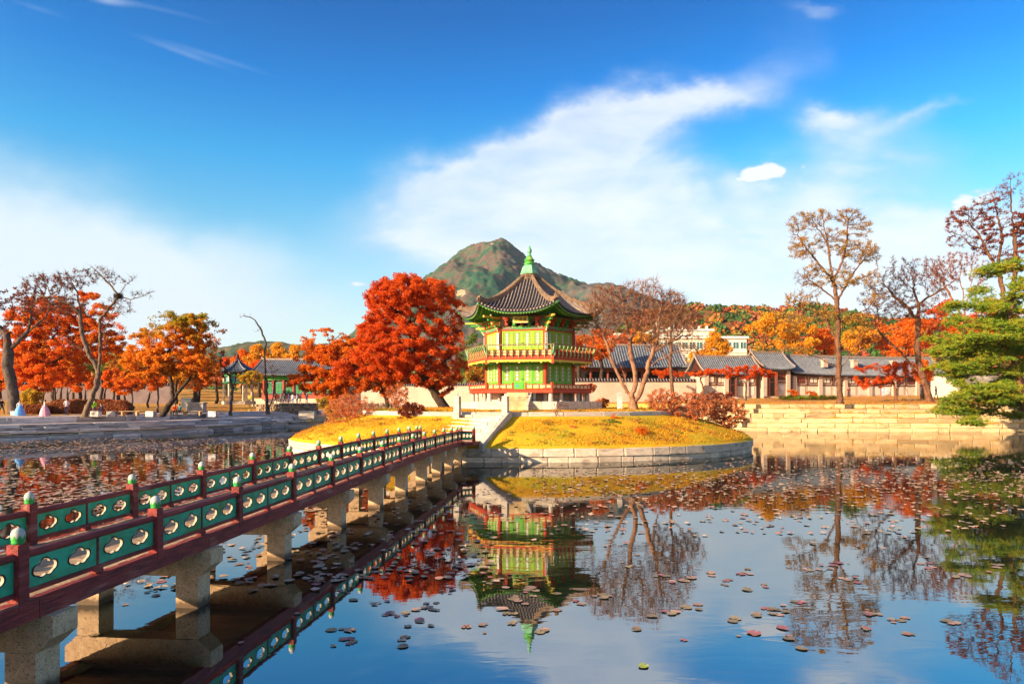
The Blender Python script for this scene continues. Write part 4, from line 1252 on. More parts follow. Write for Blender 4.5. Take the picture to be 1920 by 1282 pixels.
# left: small hexagonal pavilion with a blue roof, and a hall with green eaves
B = empty('small_pavilion', ((446 - 960) / 1280 * 104, 104, 2.65), rz=R_(14), label='small blue-roofed hexagonal pavilion on stone legs behind the thin bare trees', cat='pavilion')
def hexroof(B, z_e, z_t, R, lift):
    for k in range(6):
        g_ = MB()
        for zoff in (0, -.12):
            g_.grid([[((.1 + (R - .1) * t_) / 2 * f_, -(.1 + (R - .1) * t_) * AP, z_e + (z_t - z_e) * (1 - t_) ** 1.5 + lift * t_ ** 2 * abs(f_) ** 2.5 + zoff) for f_ in [i / 6 for i in range(-6, 7)]] for t_ in [i / 7 for i in range(8)]])
        place('roof_slope', g_.mesh('roof_slope', 'tile_blue'), B, rz=R_(60 * k))
        th = R_(-120 + 60 * k); q = [Vector(((.1 + (R - .1) * t_) * math.cos(th), (.1 + (R - .1) * t_) * math.sin(th), z_e + (z_t - z_e) * (1 - t_) ** 1.5 + lift * t_ ** 2 + .05)) for t_ in [i / 6 for i in range(7)]]
        MB().path(q, .09, 6).put('hip_ridge', 'tile_blue_row', B)
hexroof(B, 4.9, 6.8, 2.9, .35)
MB().lathe([(.25, 6.7), (.3, 6.9), (.15, 7.1), (.2, 7.3), (.05, 7.8)], 8).put('finial', 'tile_dark', B)
MB().lathe([(2.55, 3.35), (2.55, 3.2)], 6).put('floor', 'green_paint', B)
MB().lathe([(2.0, 4.2), (2.0, 4.95)], 6).put('frieze', 'green_paint', B)
MB().lathe([(1.7, 3.3), (1.7, 4.3)], 6).put('lattice', 'blue_motif', B)
MB().lathe([(2.6, .5), (2.6, 0)], 6).put('plinth', 'granite', B)
for k in range(6):
    q = hexp(2.0, k); MB().lathe([(.16, .4), (.14, 4.9)], 8, (q.x, q.y, 0)).put('column', 'granite', B)
B = empty('palace_hall', ((562 - 960) / 1280 * 118, 121, 3.1), rz=R_(-10), label='palace hall with green eaves and red base left of the great red maple', cat='building')
MB().box((0, .6, 2.2), (13.6, 5.2, 4.4)).put('wall', 'wood_brown', B)
MB().box((0, -2.25, .5), (13.8, .4, 1.1)).put('base_rail', 'orange_paint', B)
MB().box((0, -2.2, 4.1), (14.2, .5, .8)).put('eave_beam', 'leafgreen_paint', B)
for i in range(8):
    x = -6.6 + i * 13.2 / 7
    MB().lathe([(.2, 0), (.18, 4.3)], 8, (x, -2.25, 0)).put('column', 'orange_paint', B)
    if i < 7:
        wf = MB().box((x + .94, -2.12, 2.35), (1.3, .1, 2.0)).put('window', 'blue_motif', B)
        place('lattice', MB().box((x + .66, -2.2, 2.35), (.5, .05, 1.8)).box((x + 1.22, -2.2, 2.35), (.5, .05, 1.8)).mesh('lattice', 'green_paint'), wf)
hall_roof(B, 16.5, 8.4, 4.6, 7.3, sp=.4)
MB().box((0, -.5, -.2), (15, 8.2, 1.3)).put('plinth', 'granite', B)

# ------------------------------------------------------------------ mountains
def ridge_fn(pts, Y):
    X = np.array([(u - 960) / 1280 * Y for u, v in pts]); Z = np.array([CAM_H + (750 - v) / 1280 * Y for u, v in pts])
    return lambda x: np.interp(x, X, Z)
def vnoise(x, y, seed=0):
    """smooth value noise"""
    def hsh(i, j): 
        n = (i * 374761393 + j * 668265263 + seed * 1442695041) & 0x7fffffff
        n = ((n ^ (n >> 13)) * 1274126177) & 0x7fffffff
        return ((n ^ (n >> 16)) & 0xffff) / 65535.0
    xi = np.floor(x).astype(np.int64); yi = np.floor(y).astype(np.int64)
    fx = x - xi; fy = y - yi; fx = fx * fx * (3 - 2 * fx); fy = fy * fy * (3 - 2 * fy)
    a = hsh(xi, yi); b_ = hsh(xi + 1, yi); c = hsh(xi, yi + 1); d = hsh(xi + 1, yi + 1)
    return (a * (1 - fx) + b_ * fx) * (1 - fy) + (c * (1 - fx) + d * fx) * fy
def fbm(x, y, o=5, seed=0):
    s = 0; a = .5
    for i in range(o): s = s + a * vnoise(x * 2 ** i, y * 2 ** i, seed + i); a *= .5
    return s
def mountain(name, pts, Yr, Y0, Y1, nx, ny, mat, rough, tree_h, tree_s, u0, u1):
    fn = ridge_fn(pts, Yr)
    xs = np.linspace((u0 - 960) / 1280 * Yr, (u1 - 960) / 1280 * Yr, nx); ys = Y0 + (Y1 - Y0) * np.linspace(0, 1, ny)
    X, Y_ = np.meshgrid(xs, ys)
    g_ = np.clip((Y_ - Y0) / (Yr - Y0), 0, 1) ** .9
    back = np.clip((Y_ - Yr) / (Y1 - Yr), 0, 1)
    s_ = (Yr - Y0)
    warp = (fbm(X / (s_ * .25) + 3, Y_ / (s_ * .3), 4, 5) - .5) * s_ * .30 * (1 - g_ ** 3)
    H = fn(X + warp)
    prof = np.where(Y_ <= Yr, g_ * g_ * (3 - 2 * g_) * .55 + g_ * .45, 1 - back ** 1.3)
    rid = 1 - np.abs(fbm(X / (s_ * .10), Y_ / (s_ * .22), 5, 11) - .5) * 2
    Z = H * prof * (1 + rough * (rid - .78) * (1 - g_ ** 6)) 
    Z += (fbm(X / (s_ * .03), Y_ / (s_ * .03), 4, 21) - .5) * rough * H * .10
    cell = vnoise(X / tree_s, Y_ / tree_s, 31) 
    cell2 = vnoise(X / (tree_s * .5), Y_ / (tree_s * .5), 33)
    Z += tree_h * (cell * .6 + cell2 * .4)
    Z = np.maximum(Z, -2)
    V = np.stack([X, Y_, Z], -1).reshape(-1, 3)
    i = np.arange(ny - 1)[:, None] * nx + np.arange(nx - 1)[None, :]
    Fq = np.stack([i, i + 1, i + nx + 1, i + nx], -1).reshape(-1, 4)
    me = np_mesh(name, V, Fq, mat, smooth=True)
    return place(name, me, kind='structure')
def forest_mat(name, cols, s1, s2, rock=None):
    m, t, b = new_mat(name)
    geo = t.n('ShaderNodeNewGeometry')
    pz = geo.outputs['Position']
    vr = t.n('ShaderNodeTexVoronoi'); vr.inputs['Scale'].default_value = s1; t.link(pz, vr.inputs['Vector'])
    sp_ = t.n('ShaderNodeSeparateColor'); t.link(vr.outputs['Color'], sp_.inputs[0])
    big = t.noise(pz, s2, 5, .65, .5)
    f = t.m('ADD', t.m('MULTIPLY', sp_.outputs[0], .48), t.m('MULTIPLY', t.smooth(big, .36, .64), .52))
    c = t.ramp(f, [(i / (len(cols) - 1), cc) for i, cc in enumerate(cols)])
    if rock:
        for (rx, rz2, rr_) in rock:
            sv = t.n('ShaderNodeSeparateXYZ'); t.link(pz, sv.inputs[0])
            a = t.m('DIVIDE', t.m('SUBTRACT', sv.outputs[0], rx), rr_ * 1.25); bz = t.m('DIVIDE', t.m('SUBTRACT', sv.outputs[2], rz2), rr_)
            d = t.m('ADD', t.m('MULTIPLY', a, a), t.m('MULTIPLY', bz, bz))
            d = t.m('ADD', d, t.m('MULTIPLY', t.m('SUBTRACT', t.noise(pz, s2 * 4, 5, .7), .5), 6.0))
            yes = t.m('MULTIPLY', t.m('SUBTRACT', 1.0, t.smooth(d, .7, 1.0)), t.m('LESS_THAN', sv.outputs[1], 1560))
            c = t.mix(yes, c, (0.50, 0.33, 0.20))
    t.link(c, b.inputs['Base Color']); b.inputs['Roughness'].default_value = 1; b.inputs['Specular IOR Level'].default_value = 0
    return m
PK = [(300, 700), (420, 690), (500, 680), (560, 674), (640, 700), (700, 690), (765, 650), (788, 560), (812, 518), (845, 494), (872, 475), (898, 463), (918, 457), (938, 455), (955, 461), (972, 476), (990, 492), (1008, 504), (1030, 513), (1045, 523), (1062, 531), (1085, 541), (1120, 552), (1180, 566), (1300, 590), (1450, 610), (1600, 620), (2000, 640)]
M['mountain'] = forest_mat('mountain', [(0.018, 0.06, 0.05), (0.025, 0.08, 0.05), (0.04, 0.09, 0.05), (0.07, 0.09, 0.06), (0.15, 0.08, 0.07), (0.10, 0.08, 0.065), (0.04, 0.085, 0.055)], .16, .018,
                        [((957 - 960) / 1280 * 1450, CAM_H + 224 / 1280 * 1450, 8), ((1026 - 960) / 1280 * 1450, CAM_H + 231 / 1280 * 1450, 8), ((1038 - 960) / 1280 * 1450, CAM_H + 224 / 1280 * 1450, 5), ((925 - 960) / 1280 * 1450, CAM_H + 272 / 1280 * 1450, 4), ((880 - 960) / 1280 * 1300, CAM_H + 165 / 1280 * 1300, 7)])
mountain('mountain', PK, 1500, 700, 2300, 620, 330, 'mountain', .20, 8, 6.5, 200, 1750)
M['mountain_far'] = forest_mat('mountain_far', [(0.03, 0.08, 0.07), (0.06, 0.09, 0.075), (0.14, 0.09, 0.08), (0.05, 0.085, 0.07)], .12, .016)
K2 = [(900, 650), (1000, 580), (1060, 545), (1095, 537), (1130, 534), (1150, 534), (1172, 541), (1200, 556), (1250, 572), (1400, 600), (1900, 640)]
mountain('second_ridge', K2, 1150, 800, 1600, 360, 140, 'mountain_far', .25, 6, 9, 850, 1900)
LH = [(-300, 672), (100, 668), (300, 662), (430, 655), (470, 647), (510, 644), (560, 650), (640, 650), (700, 655), (800, 665), (1000, 700)]
M['hill_left'] = forest_mat('hill_left', [(0.05, 0.10, 0.07), (0.08, 0.11, 0.07), (0.16, 0.12, 0.07), (0.07, 0.11, 0.07)], .12, .02)
mountain('left_hill', LH, 900, 600, 1300, 300, 110, 'hill_left', .15, 6, 8, -500, 1000)
RH = [(1040, 700), (1120, 640), (1180, 592), (1240, 575), (1290, 569), (1340, 573), (1400, 577), (1460, 574), (1510, 570), (1580, 592), (1640, 600), (1750, 596), (1850, 600), (2100, 620), (2500, 640)]
RH = [(u_, v_ + 12) for u_, v_ in RH]
M['hill_right'] = forest_mat('hill_right', [(0.03, 0.08, 0.025), (0.07, 0.10, 0.03), (0.18, 0.08, 0.03), (0.20, 0.12, 0.03)], .16, .03)
hz_fn = ridge_fn(RH, 380)
mountain('right_hill', RH, 380, 200, 560, 300, 130, 'hill_right', .10, 3, 7, 1000, 2500)
# ------------------------------------------------------------------ trees
def colonize(limbs, att, step, kill, maxit=90, droop=0.0, wiggle=0.25, rg=rng):
    """branches grown from given limbs towards points spread through the crown"""
    pos = [np.array(limbs[0][0], float)]; par = [-1]
    for li, L in enumerate(limbs):
        L = [np.array(q, float) for q in L]
        if li == 0: cur = 0
        else:
            cur = int(np.argmin(np.sum((np.array(pos) - L[0]) ** 2, 1)))
        for a, b_ in zip(L[:-1], L[1:]):
            n = max(1, int(np.linalg.norm(b_ - a) / step)); jit = step * .13
            for k in range(1, n + 1):
                q = a + (b_ - a) * k / n + (rg.normal(size=3) * jit if k < n else 0)
                pos.append(q); par.append(cur); cur = len(pos) - 1
    P = np.array(pos); par = list(par)
    A = att.copy()
    CH = 2000
    def near(A, P, base):
        bd = np.full(len(A), 1e18); bi = np.zeros(len(A), int)
        for s_ in range(0, len(P), CH):
            Q = P[s_:s_ + CH]
            D = ((A[:, None, :] - Q[None, :, :]) ** 2).sum(-1)
            i = D.argmin(1); d = D[np.arange(len(A)), i]
            m_ = d < bd; bd[m_] = d[m_]; bi[m_] = i[m_] + s_ + base
        return bd, bi
    bd, bi = near(A, P, 0)
    nch = {}
    plist = [P]
    for it in range(maxit):
        if len(A) < 3: break
        Pall = np.concatenate(plist) if len(plist) > 1 else plist[0]
        plist = [Pall]
        d = A - Pall[bi]; d /= np.linalg.norm(d, axis=1, keepdims=True) + 1e-9
        acc = np.zeros((len(Pall), 3)); np.add.at(acc, bi, d)
        ids = np.unique(bi)
        ids = np.array([i for i in ids if nch.get(int(i), 0) < 3])
        if len(ids) == 0: break
        dr = acc[ids]; dr /= np.linalg.norm(dr, axis=1, keepdims=True) + 1e-9
        dr += rg.normal(size=dr.shape) * wiggle; dr[:, 2] -= droop
        dr /= np.linalg.norm(dr, axis=1, keepdims=True) + 1e-9
        newp = Pall[ids] + dr * step
        base = len(Pall)
        for i in ids: par.append(int(i)); nch[int(i)] = nch.get(int(i), 0) + 1
        plist.append(newp)
        nd_, ni_ = near(A, newp, base)
        m_ = nd_ < bd; bd[m_] = nd_[m_]; bi[m_] = ni_[m_]
        keep = bd > kill * kill
        A = A[keep]; bd = bd[keep]; bi = bi[keep]
    P = np.concatenate(plist)
    return P, np.array(par[:len(P)])

def branch_mesh(name, P, par, R, rtip, mat, nseg=5, taper_base=1.35, flare=1.0):
    N = len(P)
    tips = np.ones(N); 
    child = np.zeros(N, int)
    for i in range(N - 1, 0, -1): child[par[i]] += 1
    cnt = np.where(child == 0, 1.0, 0.0)
    for i in range(N - 1, 0, -1): cnt[par[i]] += cnt[i]
    n0 = max(cnt[0], 2)
    e = math.log(n0) / math.log(max(1.5, R / rtip))
    r = rtip * np.maximum(cnt, 1) ** (1 / e)
    # taper along unbranched limbs
    depth = np.zeros(N)
    for i in range(N - 1, 0, -1): depth[par[i]] = max(depth[par[i]], depth[i] + 1)
    r = r * (0.8 + 0.2 * np.minimum(1, depth / 6))
    r[0] *= taper_base * flare
    for i in range(1, min(4, N)):
        if par[i] == i - 1: r[i] *= 1 + .22 * (4 - i) / 4 * flare
    main = np.full(N, -1)
    for i in range(1, N):
        q = par[i]
        if main[q] < 0 or r[i] > r[main[q]]: main[q] = i
    idx = np.arange(1, N); pa = par[1:]
    d = P[idx] - P[pa]; d /= np.linalg.norm(d, axis=1, keepdims=True) + 1e-9
    dirn = np.zeros((N, 3)); dirn[0] = (0, 0, 1); dirn[1:] = d
    ismain = main[pa] == idx
    dstart = np.where(ismain[:, None], dirn[pa], d)
    rs0 = np.where(ismain, r[pa], np.minimum(r[pa], r[idx] * 1.4))
    ref = np.array([0.31, 0.85, 0.42]); ref /= np.linalg.norm(ref)
    def rings(c, dd, rr):
        a = np.cross(dd, ref); a /= np.linalg.norm(a, axis=1, keepdims=True) + 1e-9
        b_ = np.cross(dd, a)
        th = np.arange(nseg) * 2 * PI / nseg
        return c[:, None, :] + rr[:, None, None] * (a[:, None, :] * np.cos(th)[None, :, None] + b_[:, None, :] * np.sin(th)[None, :, None])
    S = rings(P[pa], dstart, rs0); E = rings(P[idx], d, r[idx])
    V = np.concatenate([S, E], 1).reshape(-1, 3)
    n = len(idx); o = np.arange(n)[:, None] * 2 * nseg; k = np.arange(nseg)[None, :]; k2 = (k + 1) % nseg
    F = np.stack([o + k, o + k2, o + nseg + k2, o + nseg + k], -1).reshape(-1, 4)
    return np_mesh(name, V, F, mat, smooth=True), cnt, r

def leaves_mesh(name, C, size, mat, flat=0.0, elong=1.0, rg=rng, cup=True):
    """one small four-cornered leaf at every point of C, turned at random"""
    n = len(C)
    nrm = rg.normal(size=(n, 3)); nrm[:, 2] += flat * np.sign(nrm[:, 2] + 1e-6)
    nrm /= np.linalg.norm(nrm, axis=1, keepdims=True)
    a = np.cross(nrm, rg.normal(size=(n, 3))); a /= np.linalg.norm(a, axis=1, keepdims=True)
    b_ = np.cross(nrm, a)
    s_ = size * rg.uniform(.6, 1.35, n)[:, None]
    V = np.stack([C - a * s_ * elong, C - b_ * s_ * .75 + nrm * s_ * .15, C + a * s_ * elong, C + b_ * s_ * .75 + nrm * s_ * .15], 1).reshape(-1, 3)
    F = np.arange(4 * n).reshape(n, 4)
    return np_mesh(name, V, F, mat)

def in_blobs(blobs, n, rg, shell=0.0):
    """points through a set of ellipsoids (centre, radii, weight)"""
    wts = np.array([b[2] * b[1][0] * b[1][1] * b[1][2] for b in blobs]); wts = wts / wts.sum()
    out = []
    for b, w_ in zip(blobs, wts):
        k = max(3, int(n * w_))
        q = rg.normal(size=(k, 3)); q /= np.linalg.norm(q, axis=1, keepdims=True)
        rr = rg.uniform(shell, 1, k) ** (1 / 2.4 if shell == 0 else 1)
        out.append(np.array(b[0]) + q * rr[:, None] * np.array(b[1]))
    return np.concatenate(out)

def tree(name, label, Y, limbs, blobs, natt, step, R, leafn, leafsize, leaf, bark='bark', sig=None, rtip=.012, cat='tree', group=None,
         clump=0.0, droop=0.0, flat=.3, dscale=0.85, seed=1, wiggle=.25, elong=1.0, zbase=None, leafpick=3, kill=1.8, blobleaf=None, nseg=5, leafname='foliage', yoff=0, depthmax=None, twigs=0, twl=(.2, .55), tww=.009):
    """limbs and blobs are given as (u, v[, dy]) seen at distance Y; blobs (u, v, ru, rv, weight[, leafweight, dy])"""
    rg = np.random.default_rng(seed)
    s = Y / 1280
    base = W(limbs[0][0][0], limbs[0][0][1], Y)
    if zbase is not None: base.z = zbase
    def loc(q):
        u, v = q[0], q[1]; dy = q[2] if len(q) > 2 else 0
        return np.array((W(u, v, Y) - base)) + np.array((0, dy, 0))
    LM = [[loc(q) for q in L] for L in limbs]
    if zbase is not None: LM[0][0] = np.array((0, 0, 0.0))
    BL = []; lw = []
    for bq in blobs:
        u, v, ru, rv, wt = bq[:5]
        l = bq[5] if len(bq) > 5 else 1.0; dy = bq[6] if len(bq) > 6 else 0
        dep = ru * s * dscale if depthmax is None else min(depthmax, ru * s * dscale)
        BL.append((loc((u, v, dy)), (ru * s, dep, rv * s), wt)); lw.append(l)
    att = in_blobs(BL, natt, rg)
    P, par = colonize(LM, att, step, step * kill, wiggle=wiggle, droop=droop, rg=rg)
    root = empty(name, base, label=label, cat=cat, group=group)
    me, cnt, r = branch_mesh('trunk', P, par, R, rtip, bark, nseg)
    place('trunk', me, root)
    if twigs:
        cand = np.where(cnt <= 4)[0]; cand = cand[cand > 5]
        pk = rg.choice(len(cand), twigs); C = P[cand][pk]
        dd = P[cand][pk] - P[par[cand][pk]]; dd /= np.linalg.norm(dd, axis=1, keepdims=True) + 1e-9
        dd = dd + rg.normal(size=dd.shape) * .6 + np.array((0, 0, .25)); dd /= np.linalg.norm(dd, axis=1, keepdims=True)
        L_ = rg.uniform(twl[0], twl[1], twigs)[:, None]; sd = np.cross(dd, rg.normal(size=dd.shape)); sd /= np.linalg.norm(sd, axis=1, keepdims=True); sd *= tww
        V = np.stack([C - sd, C + sd, C + dd * L_ + sd * .4, C + dd * L_ - sd * .4], 1).reshape(-1, 3)
        place('twigs', np_mesh('twigs', V, np.arange(4 * twigs).reshape(-1, 4), bark), root)
    if leafn:
        cand = np.where(cnt <= leafpick)[0]; cand = cand[cand > 5]
        Pc = P[cand]
        # leaf weight from the nearest crown part
        D = np.stack([(((Pc - b[0]) / np.array(b[1])) ** 2).sum(1) for b in BL], 1)
        wt = np.array(lw)[D.argmin(1)]
        if clump:
            nv = vnoise(Pc[:, 0] / (step * 5) + 50, Pc[:, 2] / (step * 5) + Pc[:, 1] / (step * 5) + 50, seed)
            wt = wt * np.clip((nv - clump * .5) * 2, 0.02, 1)
        if wt.sum() > 0:
            pick = rg.choice(len(cand), size=leafn, p=wt / wt.sum())
            q = rg.normal(size=(leafn, 3)); q /= np.linalg.norm(q, axis=1, keepdims=True)
            C = Pc[pick] + q * (rg.uniform(0, 1, leafn) ** .6)[:, None] * (sig or step * 1.2) * np.array((1, 1, .7))
            place(leafname, leaves_mesh(leafname, C, leafsize, leaf, flat, elong, rg), root)
    return root

M['bark_tan'] = pm('bark_tan', (0.36, 0.18, 0.10), (0.16, 0.075, 0.045), 5, 0.9, 0.5, 12, stretch=(1, 1, 0.25))
LM_red = leaf_mat('leaf_red', [(0.42, 0.04, 0.008), (0.66, 0.09, 0.010), (0.80, 0.15, 0.014), (0.72, 0.11, 0.010), (0.85, 0.22, 0.02)], .5, .5)
LM_orange = leaf_mat('leaf_orange', [(0.58, 0.09, 0.012), (0.76, 0.17, 0.014), (0.84, 0.27, 0.018), (0.74, 0.15, 0.012)], .45, .5)
LM_mixed = leaf_mat('leaf_mixed', [(0.50, 0.08, 0.02), (0.66, 0.20, 0.025), (0.62, 0.27, 0.03), (0.34, 0.27, 0.035), (0.15, 0.22, 0.03)], .5, .4)
LM_maple = leaf_mat('leaf_maple', [(0.62, 0.08, 0.012), (0.84, 0.17, 0.014), (0.88, 0.26, 0.02), (0.62, 0.09, 0.014), (0.82, 0.36, 0.03), (0.34, 0.28, 0.03)], .35, .5)
LM_yellow = leaf_mat('leaf_yellow', [(0.68, 0.24, 0.015), (0.78, 0.36, 0.02), (0.80, 0.44, 0.03), (0.72, 0.28, 0.02)], .5, .42)
LM_green = leaf_mat('leaf_green', [(0.06, 0.13, 0.02), (0.12, 0.20, 0.03), (0.20, 0.24, 0.04), (0.36, 0.26, 0.05)], .5, .35)
LM_olive = leaf_mat('leaf_olive', [(0.26, 0.16, 0.03), (0.44, 0.26, 0.04), (0.56, 0.30, 0.045), (0.48, 0.18, 0.03)], .6, .35)
LM_darkred = leaf_mat('leaf_darkred', [(0.10, 0.02, 0.015), (0.20, 0.035, 0.018), (0.32, 0.06, 0.02), (0.46, 0.11, 0.025)], .8, .35)
LM_pink = leaf_mat('leaf_pink', [(0.42, 0.12, 0.05), (0.62, 0.22, 0.085), (0.54, 0.15, 0.05), (0.70, 0.28, 0.10)], .7, .35)
LM_goldbush = leaf_mat('leaf_goldbush', [(0.42, 0.30, 0.03), (0.62, 0.42, 0.03), (0.70, 0.38, 0.03), (0.30, 0.28, 0.04)], .6, .4)
LM_pine = leaf_mat('pine_needles', [(0.05, 0.11, 0.012), (0.12, 0.22, 0.018), (0.24, 0.33, 0.02), (0.40, 0.36, 0.025), (0.60, 0.24, 0.025)], .9, .3)

# the great red maple left of the pavilion: two tiers
tree('maple_tree', 'great crimson-orange maple in two tiers left of the green pavilion', 62,
     [[(834, 768), (822, 748), (808, 726), (790, 700), (775, 660), (768, 610), (765, 560)], [(808, 726), (770, 712), (730, 700), (700, 690)], [(790, 700), (830, 680), (855, 660)],
      [(775, 660), (730, 630), (705, 600)], [(768, 610), (800, 580), (840, 565)], [(768, 610), (730, 570)], [(780, 680), (820, 640), (862, 620)]],
     [(765, 560, 84, 44, 1.2), (752, 536, 42, 24, 1), (800, 545, 58, 28, 1), (840, 580, 38, 34, 1), (715, 590, 36, 36, 1), (700, 625, 40, 30, .9), (770, 618, 70, 30, .8), (835, 640, 48, 36, 1), (760, 665, 92, 40, 1.1),
      (850, 690, 30, 36, .9), (690, 668, 40, 34, 1), (800, 705, 62, 24, .9), (725, 700, 50, 22, .9), (862, 655, 16, 30, .7), (650, 690, 30, 30, .7)],
     5600, .34, .42, 120000, .085, LM_red, 'bark', sig=.42, rtip=.014, clump=.22, seed=11, zbase=2.60, dscale=.95)
# orange maple to its left
tree('maple_tree', 'broad orange maple with drooping boughs overlapping the left side of the great maple', 68,
     [[(728, 752), (722, 735), (700, 715), (670, 690), (650, 665), (640, 640)], [(700, 715), (660, 712), (620, 715), (590, 705)], [(670, 690), (630, 670), (600, 650), (580, 640)], [(650, 665), (690, 650), (700, 630)]],
     [(600, 690, 44, 26, 1), (640, 665, 56, 26, 1), (690, 660, 50, 34, 1), (560, 715, 30, 18, 1), (610, 725, 46, 18, 1), (670, 712, 50, 26, 1), (720, 720, 40, 22, .8), (585, 655, 40, 14, .5, .5), (640, 745, 40, 10, .4, .5)],
     3200, .36, .22, 42000, .105, LM_orange, 'bark', sig=.42, clump=.3, seed=12, zbase=2.2)
tree('maple_tree', 'slender maple with nearly bare top twigs above the orange maple', 76,
     [[(640, 750), (636, 720), (628, 680), (618, 645), (612, 620)], [(628, 680), (600, 650), (575, 636)], [(618, 645), (640, 625)]],
     [(608, 622, 34, 14, 1, 1), (575, 640, 22, 10, .6), (650, 640, 30, 18, 1), (610, 660, 40, 20, 1)],
     420, .45, .16, 2600, .10, LM_orange, 'bark_grey', sig=.3, seed=13, rtip=.018, zbase=2.3)

# left bank, foreground
tree('old_tree', 'thick old dark-barked tree at the left edge with sparse dark red leaves', 66,
     [[(28, 765), (24, 735), (14, 690), (16, 660), (12, 625), (8, 612)], [(16, 660), (34, 640), (52, 622), (60, 590)], [(12, 625), (-20, 600), (-40, 560)], [(52, 622), (80, 600)]],
     [(60, 575, 34, 40, 1), (10, 560, 40, 30, 1), (-30, 580, 40, 50, 1), (40, 600, 40, 20, .6), (90, 560, 30, 26, .7), (0, 630, 30, 20, .4)],
     650, .4, .50, 3600, .09, LM_darkred, 'bark_grey', sig=.25, rtip=.016, seed=14, zbase=1.78, nseg=8)
tree('leaning_tree', 'pale leaning forked tree with bare top twigs on the edge of the left bank', 62.5,
     [[(158, 783), (168, 756), (178, 730), (184, 706), (178, 682), (166, 664), (155, 630), (150, 590), (146, 552), (135, 530)],
      [(184, 706), (187, 680), (188, 640), (187, 600), (198, 585), (212, 570), (222, 554)], [(166, 664), (140, 648), (118, 636)], [(150, 590), (130, 570), (100, 558), (75, 556)],
      [(222, 554), (205, 532), (185, 512), (172, 500)], [(222, 554), (245, 562), (268, 555), (283, 548)], [(222, 554), (235, 535), (252, 520)], [(188, 640), (205, 600), (222, 554)]],
     [(75, 532, 36, 20, .9, 1), (110, 528, 40, 20, 1, 1), (150, 522, 40, 18, .7, .5), (190, 515, 30, 20, .5, .35), (235, 525, 24, 14, .6, .3), (265, 552, 24, 10, .6, 0.05), (215, 575, 30, 16, .5, .2), (60, 570, 30, 24, .7, 1.2), (230, 585, 30, 8, .4, .05), (120, 570, 50, 20, .5, .6)],
     1500, .30, .24, 3400, .07, LM_darkred, 'bark_pale', twigs=4500, tww=.011, sig=.22, rtip=.013, seed=15, zbase=1.75, nseg=8)
tree('maple_tree', 'wide flame-orange maple filling the left bank behind the leaning tree', 74,
     [[(66, 752), (68, 720), (75, 690), (85, 660), (100, 630)], [(68, 720), (45, 690), (30, 670)], [(75, 690), (120, 670), (150, 650)], [(100, 630), (130, 600), (150, 585)], [(85, 660), (60, 620)]],
     [(110, 605, 66, 40, 1), (60, 640, 44, 36, 1), (150, 595, 36, 34, .9), (185, 610, 34, 40, .9), (110, 660, 80, 34, 1), (40, 690, 44, 26, 1), (95, 700, 70, 20, 1), (140, 705, 30, 18, .8), (20, 640, 30, 30, .6), (205, 590, 22, 22, .5), (60, 725, 50, 12, .5), (165, 560, 24, 20, .7), (90, 568, 36, 18, .8), (200, 660, 36, 30, .9), (225, 625, 20, 26, .6), (160, 640, 44, 30, .9), (30, 585, 26, 26, .6)],
     5200, .38, .24, 105000, .092, LM_maple, 'bark', sig=.42, clump=.28, seed=16, zbase=2.0)
LM_turn = leaf_mat('leaf_turning', [(0.64, 0.10, 0.014), (0.82, 0.26, 0.018), (0.86, 0.36, 0.02), (0.74, 0.17, 0.014)], .6, .5, split=(6.6, 9.6, [(0.84, 0.38, 0.02), (0.52, 0.38, 0.03), (0.30, 0.32, 0.025), (0.84, 0.40, 0.02)], 2, 6.0))
tree('maple_tree', 'orange maple with a green-gold top leaning right on the left bank', 63,
     [[(302, 786), (312, 768), (325, 748), (345, 722), (362, 700), (372, 680)], [(325, 748), (322, 722), (318, 705), (300, 680), (290, 650)], [(345, 722), (385, 690), (405, 665)], [(318, 705), (285, 690), (262, 690)], [(372, 680), (370, 640), (375, 610)], [(300, 680), (330, 640), (330, 610)]],
     [(310, 600, 34, 20, 1), (370, 603, 40, 20, 1.1), (330, 630, 56, 26, 1), (280, 640, 36, 32, 1), (385, 640, 30, 26, .9), (260, 672, 34, 26, 1), (310, 672, 54, 28, 1), (370, 680, 44, 26, .9), (405, 620, 18, 16, .6), (390, 700, 30, 14, .5), (268, 704, 30, 12, .6)],
     3400, .32, .25, 36000, .10, LM_turn, 'bark', sig=.38, clump=.3, seed=17, zbase=1.75, nseg=7)
tree('thin_tree', 'thin grey tree with few twigs in front of the small blue-roofed pavilion', 66,
     [[(432, 782), (432, 755), (436, 728), (432, 712), (424, 695), (412, 680)], [(436, 728), (442, 708), (440, 690)]],
     [(410, 672, 20, 22, 1, 1), (440, 680, 18, 20, 1, .3), (425, 700, 24, 14, .8, .5), (395, 690, 20, 14, .6, 1)],
     260, .3, .14, 900, .07, LM_darkred, 'bark_grey', sig=.25, rtip=.012, seed=18, zbase=1.8)
tree('thin_tree', 'crooked thin tree with a long bare top left of the rubble wall', 70,
     [[(502, 783), (500, 755), (501, 725), (497, 700), (496, 665), (497, 638), (488, 615), (478, 600), (470, 595)], [(502, 775), (512, 745), (514, 715), (508, 690)], [(500, 740), (488, 720), (480, 700)], [(470, 595), (458, 592), (450, 594)], [(488, 615), (478, 622)]],
     [(458, 592, 18, 8, 1, 0), (480, 615, 12, 12, .6, 0), (512, 700, 14, 26, .8, .2), (484, 700, 14, 16, .6, .1)],
     240, .3, .20, 160, .08, LM_darkred, 'bark_grey', sig=.2, rtip=.013, seed=19, zbase=1.85)
